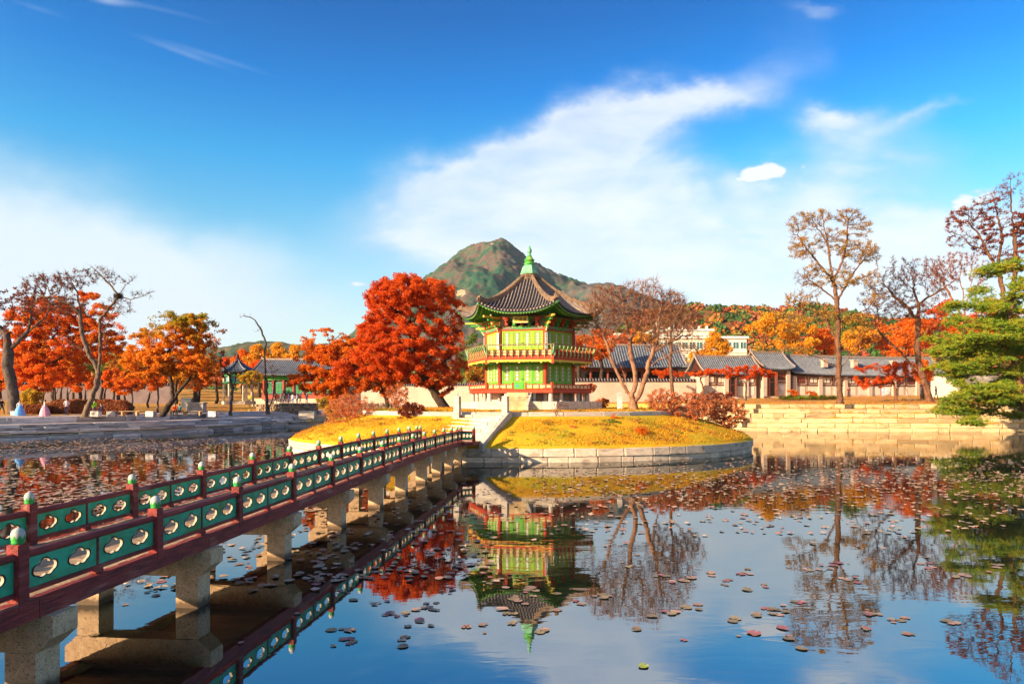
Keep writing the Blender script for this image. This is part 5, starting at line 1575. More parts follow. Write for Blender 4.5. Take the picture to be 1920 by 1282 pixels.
tree('young_ginkgo', 'small bright yellow tree before the small blue-roofed pavilion', 92,
     [[(476, 752), (474, 735), (472, 715), (470, 700)], [(474, 735), (460, 715)], [(472, 715), (490, 705)]],
     [(470, 704, 26, 14, 1), (450, 712, 12, 8, .7), (492, 708, 14, 12, .8), (462, 716, 16, 6, .6)],
     260, .32, .09, 4200, .09, LM_goldbush, 'bark_grey', sig=.32, seed=20, zbase=2.4)
tree('young_maple', 'small low orange maple between the bench and the grass of the left bank', 70,
     [[(248, 762), (248, 745), (247, 730), (240, 715)], [(247, 730), (262, 718)]],
     [(240, 722, 28, 12, 1), (262, 714, 24, 12, 1), (225, 735, 14, 7, .5)],
     240, .35, .09, 4000, .09, LM_orange, 'bark_grey', sig=.35, seed=21, zbase=1.95)
tree('young_maple', 'slim young maple right of the low orange maple on the left bank', 72,
     [[(296, 765), (297, 745), (296, 728), (292, 712)]],
     [(296, 712, 22, 14, 1), (310, 704, 18, 10, 1)],
     150, .35, .09, 2200, .09, LM_orange, 'bark_grey', sig=.35, seed=22, zbase=1.95)

# far left woodland: each tree its own
def simple_tree(name, label, u, v0, Y, h_v, ru, rv, leaf, n, ls, bark='bark', seed=1, lean=0, group=None, blobs=None, zb=None, natt=300, R=.22):
    top = v0 - h_v
    limbs = [[(u, v0), (u + lean * .3, v0 - h_v * .4), (u + lean * .7, v0 - h_v * .7), (u + lean, top + rv * .5)]]
    limbs.append([(u + lean * .4, v0 - h_v * .45), (u + lean - ru * .5, v0 - h_v * .62)]); limbs.append([(u + lean * .5, v0 - h_v * .5), (u + lean + ru * .5, v0 - h_v * .66)])
    rr = random.Random(seed)
    bl = blobs or [(u + lean + rr.uniform(-.45, .45) * ru, top + rv + rr.uniform(-.45, .5) * rv, ru * rr.uniform(.45, .7), rv * rr.uniform(.4, .62), 1) for _ in range(6)]
    return tree(name, label, Y, limbs, bl, natt, Y * .0062, R, n, ls, leaf, bark, sig=Y * .0075, rtip=.02, seed=seed, zbase=zb, clump=.35, group=group)
simple_tree('green_tree', 'dark green tree behind the leaning tree trunk of the left bank', 150, 740, 100, 75, 40, 30, LM_green, 5200, .16, seed=31, zb=2.6)
simple_tree('green_tree', 'olive green tree between the two orange maples of the left bank', 222, 745, 96, 110, 26, 50, LM_mixed, 6500, .15, seed=32, zb=2.6)
simple_tree('orange_tree', 'orange tree right behind the leaning maple, above the hedge', 372, 748, 90, 90, 36, 36, LM_maple, 7500, .14, seed=33, zb=2.5)
simple_tree('rust_tree', 'rust-red tree between the leaning maple and the small blue-roofed pavilion', 405, 745, 112, 62, 36, 22, LM_pink, 5200, .15, seed=34, zb=2.7)
simple_tree('orange_tree', 'orange tree standing behind the thick old trunk at the left edge', 0, 745, 96, 100, 46, 48, LM_orange, 9000, .15, seed=35, zb=2.6)
simple_tree('orange_tree', 'red-orange tree behind the middle of the wide flame-orange maple', 100, 748, 92, 100, 60, 34, LM_red, 9000, .15, seed=36, zb=2.6)
simple_tree('dark_pine', 'dark green pine behind the two orange maples', 190, 745, 112, 90, 26, 24, LM_green, 4200, .16, seed=37, zb=2.8)
simple_tree('yellow_tree', 'golden tree low behind the leaning maple trunk', 330, 745, 105, 58, 34, 20, LM_yellow, 5600, .14, seed=38, zb=2.7)
# trunks standing in rows in the wood
for i, (u, Y, hh, ln, lab) in enumerate([(80, 84, 46, 2, 'dark bare trunk right of the yellow bush on the left bank'), (104, 86, 50, -2, 'slim dark trunk between the yellow bush and the standing person'), (112, 82, 54, 4, 'dark trunk just left of the standing person, branching low'),
        (128, 84, 50, -3, 'straight dark trunk directly behind the standing person'), (140, 80, 60, -5, 'dark slanting trunk left of the leaning tree foot'), (160, 92, 44, 0, 'far slim trunk behind the leaning tree fork'),
        (192, 84, 50, 8, 'slanting trunk above the seated people by the hedge'), (216, 86, 54, -4, 'dark V-shaped trunk above the long hedge'), (232, 92, 48, 2, 'slim dark trunk behind the right end of the hedge'),
        (366, 82, 60, 0, 'thick straight dark trunk between the benches and the small pavilion'), (278, 96, 40, 3, 'thin trunk far behind the low orange maple')]):
    v0 = 750 - (2.2 - CAM_H) * 1280 / Y
    tree('tree_trunk', lab, Y, [[(u, v0), (u + ln * .5, v0 - hh * .5), (u + ln, v0 - hh)], [(u + ln * .4, v0 - hh * .45), (u + ln * .4 + 7, v0 - hh * .9)]],
         [(u + ln, v0 - hh - 14, 16, 16, 1)], 90, .6, .13 if i != 9 else .26, 1200, .15, LM_orange if i % 3 else LM_maple, 'bark', sig=.6, seed=50 + i, rtip=.045, zbase=2.15)

# ginkgos and far yellow trees
for i, (u, v0, Y, hh, ru, rv, lf, nm, lab) in enumerate([
    (455, 740, 150, 88, 22, 26, LM_orange, 'orange_tree', 'orange-red tree behind the small blue-roofed pavilion, left'),
    (486, 740, 150, 95, 26, 30, LM_yellow, 'ginkgo_tree', 'golden ginkgo behind the small blue-roofed pavilion'),
    (520, 740, 155, 106, 22, 34, LM_yellow, 'ginkgo_tree', 'tallest golden ginkgo, above the hall with green eaves'),
    (486, 745, 142, 68, 18, 18, LM_red, 'red_tree', 'red tree between the small pavilion and the hall roof'),
    (556, 740, 150, 96, 30, 26, LM_yellow, 'ginkgo_tree', 'golden ginkgo over the ridge of the hall with green eaves'),
    (600, 740, 150, 90, 34, 26, LM_yellow, 'ginkgo_tree', 'golden ginkgo behind the nearly bare maple top'),
    (650, 745, 140, 90, 30, 26, LM_orange, 'orange_tree', 'orange tree between the ginkgos and the great maple'),
    (425, 742, 160, 70, 26, 18, LM_red, 'red_tree', 'low red tree left of the small blue-roofed pavilion roof'),
    (880, 745, 130, 120, 26, 40, LM_green, 'green_tree', 'green and gold tree squeezed between great maple and pavilion eave'),
    (893, 745, 120, 70, 18, 30, LM_mixed, 'green_tree', 'olive bush-like tree behind the left corner of the pavilion balcony'),
    (1100, 730, 140, 110, 44, 34, LM_orange, 'orange_tree', 'orange tree right of the pavilion eave'),
    (1140, 730, 150, 120, 36, 36, LM_red, 'red_tree', 'red-orange tree behind the bare forked tree, left half'),
    (1118, 728, 165, 88, 44, 20, LM_yellow, 'ginkgo_tree', 'yellow tree low between pavilion and hall roof'),
    (1180, 730, 160, 110, 34, 30, LM_orange, 'orange_tree', 'orange tree above the tall hall roof'),
    (1210, 700, 150, 70, 26, 14, LM_yellow, 'ginkgo_tree', 'small yellow tree in front of the white modern block, left'),
    (1085, 735, 98, 105, 40, 26, LM_orange, 'orange_tree', 'orange tree close behind the right side of the pavilion balcony'),
    (1128, 735, 104, 120, 30, 30, LM_maple, 'orange_tree', 'fiery orange tree behind the left limbs of the bare forked tree'),
    (1320, 715, 140, 56, 34, 16, LM_yellow, 'ginkgo_tree', 'yellow tree along the foot of the white modern block'),
    (1345, 715, 138, 92, 26, 34, LM_yellow, 'ginkgo_tree', 'bright yellow ginkgo standing before the white modern block'),
    (1435, 705, 134, 120, 44, 40, LM_yellow, 'ginkgo_tree', 'large golden tree right of the white modern block'),
    (1500, 705, 136, 116, 40, 42, LM_yellow, 'ginkgo_tree', 'large golden tree left of the tall dark-trunked tree'),
    (1470, 690, 170, 110, 50, 24, LM_olive, 'olive_tree', 'olive-gold treetop above the golden trees'),
    (1546, 705, 140, 96, 26, 34, LM_orange, 'orange_tree', 'deep orange tree behind the tall dark-trunked tree, left'),
    (1610, 705, 138, 90, 40, 30, LM_yellow, 'ginkgo_tree', 'golden tree behind the tall dark-trunked tree, right'),
    (1660, 700, 140, 100, 36, 34, LM_orange, 'orange_tree', 'orange tree above the right half of the palace range'),
    (1700, 700, 130, 120, 40, 44, LM_orange, 'orange_tree', 'orange tree behind the leaning bare tree'),
    (1760, 700, 132, 140, 50, 52, LM_red, 'red_tree', 'big rust-red tree behind the top of the green pine'),
    (1830, 700, 134, 140, 50, 50, LM_red, 'red_tree', 'rust-red tree hidden behind the middle of the green pine'),
    (1900, 700, 130, 140, 50, 60, LM_maple, 'red_tree', 'red and orange tree behind the green pine at the picture edge'),
    (1590, 700, 160, 120, 34, 26, LM_green, 'green_tree', 'green treetop behind the golden tree'),
    (700, 740, 150, 110, 40, 30, LM_orange, 'orange_tree', 'orange tree behind the great maple'),
    (70, 740, 130, 100, 60, 30, LM_maple, 'orange_tree', 'far orange tree behind the left bank wall, left'),
    (270, 742, 140, 90, 50, 26, LM_yellow, 'ginkgo_tree', 'far golden tree behind the left bank wall, right')]):
    simple_tree(nm, lab, u, v0, Y, hh + 8, ru * 1.22, rv * 1.25, lf, 6500, .0013 * Y, seed=100 + i, natt=230, R=.3)

# bare forked tree right of the pavilion
tree('bare_tree', 'wide bare forked tree with pinkish bark right of the pavilion', 44.5,
     [[(1188, 772), (1186, 755), (1184, 742), (1168, 722), (1158, 700), (1147, 675), (1140, 650), (1128, 620), (1112, 600)], [(1184, 742), (1192, 720), (1190, 695), (1183, 665), (1180, 635), (1172, 600), (1168, 565)],
      [(1188, 755), (1200, 738), (1208, 715), (1214, 690), (1224, 662), (1232, 635), (1236, 600), (1240, 570)], [(1214, 690), (1240, 672), (1265, 660), (1290, 658), (1318, 668)], [(1224, 662), (1250, 645), (1275, 632), (1298, 626)], [(1158, 700), (1140, 672), (1120, 655), (1104, 648)], [(1178, 740), (1172, 712), (1166, 690)], [(1180, 635), (1200, 610), (1205, 580)]],
     [(1140, 572, 46, 40, 1.4), (1175, 560, 34, 34, 1.5), (1215, 562, 40, 40, 1.5), (1255, 580, 36, 40, 1.5), (1110, 600, 30, 30, .8), (1285, 610, 26, 26, .7), (1160, 610, 50, 40, .7), (1230, 620, 50, 36, .7), (1290, 648, 34, 20, .5), (1100, 640, 26, 14, .4), (1270, 600, 34, 40, .7)],
     9000, .20, .27, 3600, .045, LM_darkred, 'bark_tan', twigs=10000, sig=.22, rtip=.009, seed=61, zbase=2.68, nseg=8, wiggle=.2, dscale=.8)
tree('bare_tree', 'second smaller bare reddish tree behind the wide bare forked tree', 74,
     [[(1262, 745), (1260, 715), (1256, 680), (1258, 640), (1262, 600)], [(1256, 680), (1235, 650), (1225, 620)], [(1258, 640), (1285, 615)]],
     [(1260, 580, 30, 36, 1), (1235, 600, 26, 30, 1), (1290, 600, 26, 26, 1), (1120, 570, 22, 24, .01)],
     2200, .3, .2, 2300, .06, LM_darkred, 'bark_warm', twigs=8000, tww=.012, sig=.25, rtip=.012, seed=62, zbase=3.0)

# tall dark-trunked tree of the right bank
tree('tall_tree', 'tall dark-trunked tree with small golden leaf tufts on the right bank', 74,
     [[(1576, 767), (1574, 735), (1572, 700), (1573, 670), (1570, 640), (1571, 605), (1569, 565), (1563, 525), (1556, 490), (1552, 455), (1545, 425)],
      [(1573, 690), (1552, 680), (1530, 668), (1505, 662), (1480, 655)], [(1574, 695), (1592, 668), (1606, 640), (1625, 615)], [(1570, 640), (1548, 600), (1525, 582), (1500, 575), (1480, 565)], [(1571, 605), (1600, 590), (1625, 580), (1640, 560)],
      [(1569, 565), (1590, 530), (1605, 505), (1625, 480)], [(1563, 525), (1580, 490), (1588, 450), (1590, 415)], [(1563, 530), (1540, 500), (1515, 470), (1495, 440)], [(1569, 565), (1540, 540), (1510, 520)], [(1590, 530), (1620, 520), (1645, 505)], [(1552, 455), (1530, 425)]],
     [(1500, 420, 26, 24, 1), (1535, 410, 24, 20, 1), (1590, 405, 28, 18, 1.1), (1620, 425, 20, 24, 1), (1505, 465, 30, 24, 1), (1560, 450, 34, 26, .8), (1610, 470, 36, 22, 1), (1640, 480, 18, 18, 1), (1520, 520, 34, 24, 1), (1500, 560, 34, 18, 1), (1580, 520, 34, 26, .6), (1630, 525, 26, 18, .9), (1490, 600, 26, 14, .9), (1545, 590, 26, 16, .6), (1600, 600, 34, 16, .6), (1640, 560, 20, 16, .5), (1490, 655, 36, 10, .4), (1620, 610, 24, 12, .5)],
     5000, .29, .30, 19000, .065, LM_olive, 'bark_warm', twigs=9000, tww=.012, sig=.34, rtip=.015, clump=.35, seed=63, zbase=2.9, nseg=8)
tree('leaning_bare_tree', 'bare reddish tree leaning left over the palace range beside the pine', 80,
     [[(1744, 755), (1738, 730), (1728, 700), (1722, 670), (1720, 640), (1722, 600), (1722, 570), (1712, 540)], [(1728, 700), (1705, 680), (1690, 660), (1670, 645), (1650, 625), (1640, 600)], [(1722, 600), (1700, 575), (1675, 555), (1665, 540)], [(1722, 570), (1745, 555), (1770, 540), (1790, 525)], [(1722, 640), (1745, 610), (1765, 600)]],
     [(1650, 560, 40, 36, 1), (1690, 530, 40, 34, 1), (1730, 510, 34, 30, 1), (1770, 530, 30, 30, 1), (1640, 600, 30, 24, .7), (1700, 580, 50, 24, .7), (1680, 500, 24, 24, .6), (1760, 580, 30, 16, .5), (1640, 640, 30, 18, .4)],
     3600, .34, .36, 6500, .065, LM_darkred, 'bark_warm', twigs=9000, tww=.012, sig=.3, rtip=.013, seed=64, zbase=3.05, nseg=8)
tree('bare_tree', 'bare thin-twigged tree with pinkish buds behind the pine top', 92,
     [[(1806, 740), (1806, 680), (1807, 620), (1808, 580), (1806, 545)], [(1807, 600), (1785, 560), (1770, 535)], [(1808, 580), (1822, 540)]],
     [(1780, 500, 34, 30, 1), (1815, 495, 26, 26, 1), (1760, 520, 26, 20, .8), (1835, 530, 20, 26, .6)],
     900, .42, .22, 900, .07, LM_darkred, 'bark_rose', twigs=5000, tww=.013, sig=.3, rtip=.014, seed=65, zbase=3.4)
tree('tall_tree', 'tall bare tree with dark red leaf tufts high at the right edge', 72,
     [[(1880, 768), (1882, 700), (1880, 640), (1884, 590), (1880, 540), (1868, 500), (1850, 470), (1836, 440), (1815, 415)], [(1884, 590), (1900, 540), (1905, 490), (1902, 440), (1896, 390), (1894, 350)], [(1868, 500), (1880, 450), (1870, 400), (1862, 370)], [(1902, 440), (1925, 400), (1930, 360)], [(1850, 470), (1820, 460), (1800, 440)], [(1900, 540), (1930, 510), (1950, 470)]],
     [(1800, 410, 26, 26, 1), (1835, 400, 34, 30, 1), (1800, 450, 30, 20, .8), (1870, 375, 30, 26, 1), (1900, 345, 26, 24, 1), (1940, 370, 30, 40, 1), (1890, 420, 44, 26, .8), (1850, 450, 34, 26, .8), (1940, 440, 30, 40, .8), (1880, 480, 40, 20, .4)],
     3000, .34, .36, 11000, .075, LM_darkred, 'bark_warm', twigs=7000, tww=.012, sig=.26, clump=.5, rtip=.013, seed=66, zbase=2.9)

# the layered pine at the right edge
def pine(label, Y, limbs, pads, R, seed, zbase, nn, natt=1500):
    rg = np.random.default_rng(seed); s = Y / 1280
    base = W(limbs[0][0][0], limbs[0][0][1], Y); base.z = zbase
    loc = lambda q: np.array(W(q[0], q[1], Y) - base) + np.array((0, q[2] if len(q) > 2 else 0, 0))
    LMb = [[loc(q) for q in L] for L in limbs]; LMb[0][0] = np.zeros(3)
    BL = [(loc((u, v, dy)), (ru * s, ru * s * .8, rv * s), 1) for u, v, ru, rv, dy in pads]
    att = in_blobs(BL, natt, rg)
    P, par = colonize(LMb, att, .30, .5, rg=rg)
    root = empty('pine_tree', base, label=label, cat='tree')
    me, cnt, r = branch_mesh('trunk', P, par, R, .014, 'bark_warm', 7)
    place('trunk', me, root)
    cand = np.where(cnt <= 3)[0]; cand = cand[cand > 5]
    nt = nn // 14
    c = P[cand][rg.choice(len(cand), nt)] + rg.normal(size=(nt, 3)) * np.array((.34, .34, .10))
    # needle tufts: narrow blades fanning up and outwards from each shoot
    k = 14
    C = np.repeat(c, k, 0); n = len(C)
    d = rg.normal(size=(n, 3)) * np.array((1, 1, .55)) + np.array((0, 0, .55)); d /= np.linalg.norm(d, axis=1, keepdims=True)
    L_ = rg.uniform(.14, .27, n)[:, None]; sd = np.cross(d, rg.normal(size=(n, 3))); sd /= np.linalg.norm(sd, axis=1, keepdims=True); sd *= .022
    V = np.stack([C - sd, C + sd, C + d * L_ + sd * .3, C + d * L_ - sd * .3], 1).reshape(-1, 3)
    place('needles', np_mesh('needles', V, np.arange(4 * n).reshape(n, 4), LM_pine), root)
    return root
pads = []
prr = random.Random(5)
for (u, v, ru, rv) in [(1885, 505, 40, 9), (1930, 490, 40, 10), (1860, 535, 30, 8), (1915, 545, 40, 12), (1800, 572, 34, 12), (1840, 582, 30, 12), (1900, 580, 50, 16), (1775, 612, 34, 12), (1810, 640, 56, 14), (1880, 622, 50, 16), (1765, 660, 30, 10), (1870, 655, 70, 14), (1930, 640, 40, 16),
                       (1780, 690, 40, 10), (1840, 676, 40, 10), (1930, 690, 40, 12), (1800, 712, 44, 12), (1880, 700, 40, 8), (1910, 722, 40, 12), (1780, 740, 34, 12), (1830, 735, 44, 14), (1800, 768, 40, 12), (1860, 750, 40, 12), (1910, 755, 36, 12), (1815, 792, 26, 8), (1925, 780, 30, 8), (1760, 632, 20, 8), (1870, 775, 40, 8)]:
    pads.append((u, v, ru * prr.uniform(.8, 1.2), rv * prr.uniform(.9, 1.6), prr.uniform(-2.2, 2.4)))
pine('broad layered green pine with rusty shaded boughs at the right edge of the pond', 62,
     [[(1925, 770), (1915, 730), (1905, 690), (1895, 650), (1890, 610), (1900, 560), (1905, 520), (1900, 500)], [(1905, 690), (1860, 690), (1820, 700), (1790, 712)], [(1895, 650), (1850, 645), (1810, 650), (1775, 660)], [(1890, 610), (1850, 600), (1800, 600)],
      [(1915, 730), (1870, 740), (1820, 760), (1805, 785)], [(1900, 560), (1860, 570), (1820, 575)], [(1905, 690), (1940, 670)], [(1915, 730), (1850, 725), (1790, 740)]],
     pads, .34, 71, 2.3, 230000, natt=3000)

# maples in front of the palace range
tree('young_maple', 'spreading scarlet maple before the palace range, right of the tall dark trunk', 84,
     [[(1680, 757), (1680, 735), (1676, 718), (1665, 705), (1650, 695)], [(1680, 735), (1690, 715), (1706, 700)], [(1676, 718), (1640, 722), (1620, 728)]],
     [(1640, 690, 40, 8, 1), (1680, 685, 50, 10, 1), (1700, 700, 40, 10, 1), (1630, 712, 34, 6, .8), (1670, 708, 44, 8, .8), (1720, 690, 20, 12, .7), (1650, 720, 40, 6, .4)],
     800, .32, .16, 11000, .08, LM_red, 'bark_warm', sig=.3, seed=72, zbase=3.2, clump=.5)
tree('young_maple', 'scarlet maple with a thin trunk before the palace gate bay', 88,
     [[(1399, 752), (1399, 735), (1400, 715), (1396, 700)], [(1400, 715), (1420, 702), (1436, 698)], [(1400, 718), (1375, 702)]],
     [(1370, 694, 30, 8, 1), (1400, 690, 34, 8, 1), (1435, 700, 24, 10, 1), (1355, 703, 22, 7, .8), (1410, 704, 26, 8, .7)],
     520, .34, .11, 7500, .08, LM_red, 'bark_grey', sig=.3, seed=73, zbase=3.2, clump=.4)
tree('young_maple', 'scarlet maple against the palace wing, beside the annex', 92,
     [[(1318, 748), (1318, 725), (1314, 708), (1300, 700)], [(1314, 708), (1335, 700)]],
     [(1300, 700, 26, 7, 1), (1335, 695, 26, 8, 1), (1270, 703, 22, 5, .8), (1240, 698, 24, 12, .6)],
     420, .36, .12, 5200, .085, LM_red, 'bark_warm', sig=.3, seed=74, zbase=3.4)
tree('bare_sapling', 'little bare sapling on the terrace right of the scarlet maple', 80,
     [[(1708, 765), (1706, 745), (1700, 730), (1692, 722)], [(1706, 745), (1715, 728)]], [(1700, 722, 16, 10, 1)], 60, .3, .05, 0, .1, LM_red, 'bark_pale', seed=75, zbase=3.0)
simple_tree('orange_tree', 'pale orange tree right of the tall dark trunk, over the wall', 1730, 745, 92, 70, 24, 24, LM_orange, 4500, .11, seed=76, zb=3.3)
simple_tree('orange_tree', 'orange tree growing behind the dark pavilion base, before the pink wall', 1096, 752, 66, 32, 22, 12, LM_pink, 3600, .07, seed=77, zb=2.2)

# shrubs
def shrub(name, label, u, v, Y, ru, rv, leaf, n, ls, seed, bark='bark_rose', z=None, nlimb=6, natt=400, group=None, step=.16, sig=.16, extra=None, R=.05, dmax=None):
    rr = random.Random(seed)
    limbs = []
    for i in range(nlimb):
        a = (i + .5) / nlimb * 2 - 1
        L = [(u, v), (u + a * ru * .4, v - rv * .6), (u + a * ru * .75, v - rv * (1.0 + rr.uniform(0, .3)))]
        limbs.append(L)
    bl = [(u, v - rv * 1.1, ru, rv * .9, 1)] + (extra or [])
    return tree(name, label, Y, limbs, bl, natt, step, R, n, ls, leaf, bark, sig=sig, rtip=.006, cat='shrub', seed=seed, zbase=z, group=group, dscale=.8, leafpick=4, depthmax=dmax)
shrub('spreading_shrub', 'pale twiggy shrub with orange tips sloping over the left end of the island', 660, 808, 44, 50, 36, LM_pink, 5200, .035, 81, z=1.45, natt=1300, extra=[(625, 775, 26, 22, 1), (690, 770, 26, 20, 1)], dmax=1.0)
shrub('yellow_shrub', 'yellow-leaved shrub at the far left tip of the island', 625, 792, 50, 20, 20, LM_goldbush, 3400, .05, 82, z=1.5, natt=300)
shrub('red_shrub', 'dense red twiggy shrub beside the island staircase, left of the stone post', 772, 803, 41.5, 30, 26, LM_darkred, 7000, .04, 83, z=1.35, natt=1400, step=.13)
shrub('red_shrub', 'round red shrub above the pale twiggy shrub on the left of the island', 648, 785, 47, 34, 24, LM_pink, 4200, .04, 84, z=1.9, natt=900)
shrub('pink_shrub', 'tall pinkish bare shrub behind the red shrub, left island terrace', 745, 768, 48, 26, 26, LM_pink, 2600, .04, 85, z=2.5, natt=900)
shrub('pink_shrub', 'pinkish shrub nearest the bare forked tree on the right of the island', 1243, 784, 44, 34, 30, LM_pink, 5200, .04, 86, z=2.2, natt=1200)
shrub('pink_shrub', 'widest dome-shaped pink shrub in the middle of the right island group', 1296, 796, 44, 46, 32, LM_pink, 7500, .04, 87, z=2.0, natt=1500)
shrub('pink_shrub', 'drooping rose shrub at the right tip of the island by the water', 1366, 810, 45, 38, 34, LM_pink, 8000, .042, 88, z=1.55, natt=1500)
shrub('pink_shrub', 'orange-tinted shrub behind the right end of the island shrub group', 1335, 792, 50, 46, 30, LM_pink, 5200, .045, 89, z=2.3, natt=900)
shrub('bare_shrub', 'thin bare twigs in front of the pavilion platform on the right', 1042, 784, 39.8, 14, 26, LM_darkred, 120, .03, 90, z=2.35, nlimb=4, natt=200, bark='bark_warm', R=.035)
shrub('orange_shrub', 'small orange tuft on the front slope of the island right of centre', 1203, 818, 38.5, 14, 9, LM_orange, 900, .035, 91, z=1.5, natt=140)
shrub('pink_tuft', 'faint pink tuft on the front slope of the island near its middle', 1075, 815, 38.3, 14, 9, LM_pink, 600, .03, 92, z=1.5, natt=140)
shrub('pink_tuft', 'brown dry tuft on the island slope right of the staircase foot', 938, 822, 37.8, 12, 8, LM_pink, 500, .03, 93, z=1.35, natt=120)
shrub('green_tuft', 'green and red tuft high on the front slope of the island', 1146, 800, 39.5, 16, 8, LM_green, 700, .035, 94, z=1.9, natt=120)
shrub('orange_shrub', 'small orange tuft beside the green tuft on the island slope', 1150, 790, 40.2, 8, 7, LM_orange, 500, .03, 95, z=2.1, natt=80)
shrub('yellow_shrub', 'tall yellow bush beside the thick old trunk on the left bank', 58, 768, 70, 22, 22, LM_goldbush, 6500, .07, 96, z=1.95, natt=300, step=.3, sig=.3)
shrub('orange_shrub', 'orange bush before the palace range left of a grey vent cover', 1487, 746, 96, 12, 9, LM_orange, 2200, .06, 97, z=3.6, natt=120, step=.3, sig=.25)
shrub('orange_shrub', 'low orange bush before the palace range left of the tall dark trunk', 1522, 747, 96, 13, 7, LM_orange, 2400, .06, 98, z=3.6, natt=120, step=.3, sig=.25)
shrub('bare_shrub', 'small bare dark bush left of the bare forked tree foot', 1222, 775, 46, 12, 14, LM_darkred, 300, .035, 99, z=2.6, nlimb=5, natt=220, bark='bark_grey')
shrub('yellow_shrub', 'yellow-white bush right of the rubble wall', 612, 768, 86, 22, 14, LM_goldbush, 4200, .07, 101, z=2.3, natt=300, step=.3, sig=.3)
shrub('orange_shrub', 'orange bush low right of the pavilion behind the platform', 1130, 770, 56, 14, 14, LM_orange, 1600, .05, 102, z=2.2, natt=200, step=.2, sig=.2)
shrub('red_shrub', 'red leafless bush on the terrace foot behind the island tip', 1352, 752, 90, 26, 10, LM_darkred, 2200, .06, 103, z=3.3, natt=300, step=.3, sig=.25)
# clipped hedges of the left bank
def hedge(label, u0, u1, Y, zb, h_, dpt, n, seed, leafm='hedge'):
    rg = np.random.default_rng(seed); x0, x1 = (u0 - 960) / 1280 * Y, (u1 - 960) / 1280 * Y
    root = empty('hedge', ((x0 + x1) / 2, Y, zb), label=label, cat='hedge')
    w_ = x1 - x0
    q = rg.uniform(-1, 1, (n, 3)); q[:, 2] = rg.uniform(0, 1, n)
    f_ = rg.integers(0, 3, n); q[f_ == 0, 1] = -1; q[f_ == 1, 2] = 1
    ax = np.clip(1 - np.abs(q[:, 0]) ** 8, 0, 1)
    C = np.stack([q[:, 0] * w_ / 2, q[:, 1] * dpt / 2 * (1 - .25 * q[:, 2] ** 4), q[:, 2] * h_ * (.55 + .45 * ax) * (1 - .12 * np.abs(q[:, 1]) ** 4) + .06 * np.sin(q[:, 0] * 17)], 1) + rg.normal(size=(n, 3)) * .05
    place('foliage', leaves_mesh('foliage', C, .075, leafm, 0, 1, rg), root)
    MB().box((0, .05, h_ * .42), (w_ * .96, dpt * .86, h_ * .84), taper=.92).put('twigs', 'wood_brown', root)
hedge('long clipped russet hedge behind the people and leaning tree of the left bank', 88, 246, 70, 1.9, 1.35, 1.7, 15000, 5)
hedge('lower orange hedge beside the thick old trunk on the left bank', 38, 92, 68.5, 1.9, .85, 1.4, 6000, 6)
M['hedge_green'] = leaf_mat('hedge_green', [(0.13, 0.20, 0.02), (0.25, 0.28, 0.02), (0.38, 0.30, 0.03)], .6)
hedge('low green clipped hedge before the palace range', 1462, 1570, 92, 3.45, .35, 1.2, 5000, 7, 'hedge_green')

# forest on the right hill: one mass of far crowns
def far_forest(name, n, Yr, fn, cols, seed, u0, u1, per, size, kk):
    rg = np.random.default_rng(seed)
    Y = rg.uniform(*Yr, n); u = rg.uniform(u0, u1, n); X = (u - 960) / 1280 * Y
    zg = np.array([fn(x_, y_) for x_, y_ in zip(X, Y)])
    R = rg.uniform(2.2, 4.2, n) * size
    Cc = np.repeat(np.stack([X, Y, zg + R * .9], 1), per, 0); RR = np.repeat(R, per)
    q = rg.normal(size=(n * per, 3)); q /= np.linalg.norm(q, axis=1, keepdims=True); q[:, 2] = np.abs(q[:, 2]) * 1.1 - .25
    lump = 1 + .25 * np.sin(q[:, 0] * 5 + Cc[:, 0]) * np.sin(q[:, 2] * 6 + Cc[:, 1])
    C = Cc + q * (RR * rg.uniform(.75, 1.0, n * per) * lump)[:, None]
    ls = kk * RR
    nrm = q + rg.normal(size=q.shape) * .7; nrm /= np.linalg.norm(nrm, axis=1, keepdims=True)
    a = np.cross(nrm, rg.normal(size=q.shape)); a /= np.linalg.norm(a, axis=1, keepdims=True); b_ = np.cross(nrm, a)
    ls = (ls * rg.uniform(.7, 1.3, len(ls)))[:, None]
    V = np.stack([C - a * ls, C - b_ * ls, C + a * ls, C + b_ * ls], 1).reshape(-1, 3)
    me = np_mesh(name, V, np.arange(len(V)).reshape(-1, 4), cols, np.repeat(rg.integers(0, len(cols), n), per))
    place(name, me, kind='stuff')
def hill_z(x_, y_):
    g_ = min(1, max(0, (y_ - 200) / 180)) ** .9
    return max(0, float(hz_fn(x_))) * (g_ * g_ * (3 - 2 * g_) * .55 + g_ * .45) - 2.0
FC = [leaf_mat('crown_green', [(0.03, 0.085, 0.02), (0.07, 0.15, 0.03)], .2, .2), leaf_mat('crown_olive', [(0.12, 0.14, 0.03), (0.24, 0.19, 0.04)], .2, .2), leaf_mat('crown_rust', [(0.26, 0.07, 0.03), (0.38, 0.11, 0.04)], .2, .25),
      leaf_mat('crown_orange', [(0.45, 0.13, 0.02), (0.55, 0.22, 0.03)], .2, .25), leaf_mat('crown_green', [(0.04, 0.11, 0.025), (0.09, 0.17, 0.03)], .2, .2), leaf_mat('crown_red', [(0.35, 0.06, 0.03), (0.42, 0.09, 0.03)], .2, .25)]
far_forest('hillside_forest', 1900, (205, 384), hill_z, FC, 9, 1080, 2050, 64, 1.0, .19)
far_forest('treeline', 380, (150, 240), lambda x_, y_: 4 + (y_ - 160) * .03, FC, 10, -1500, 900, 90, 1.1, .16)
far_forest('garden_trees', 90, (150, 195), lambda x_, y_: 5.5, FC[1:], 12, 1400, 2100, 110, .95, .14)

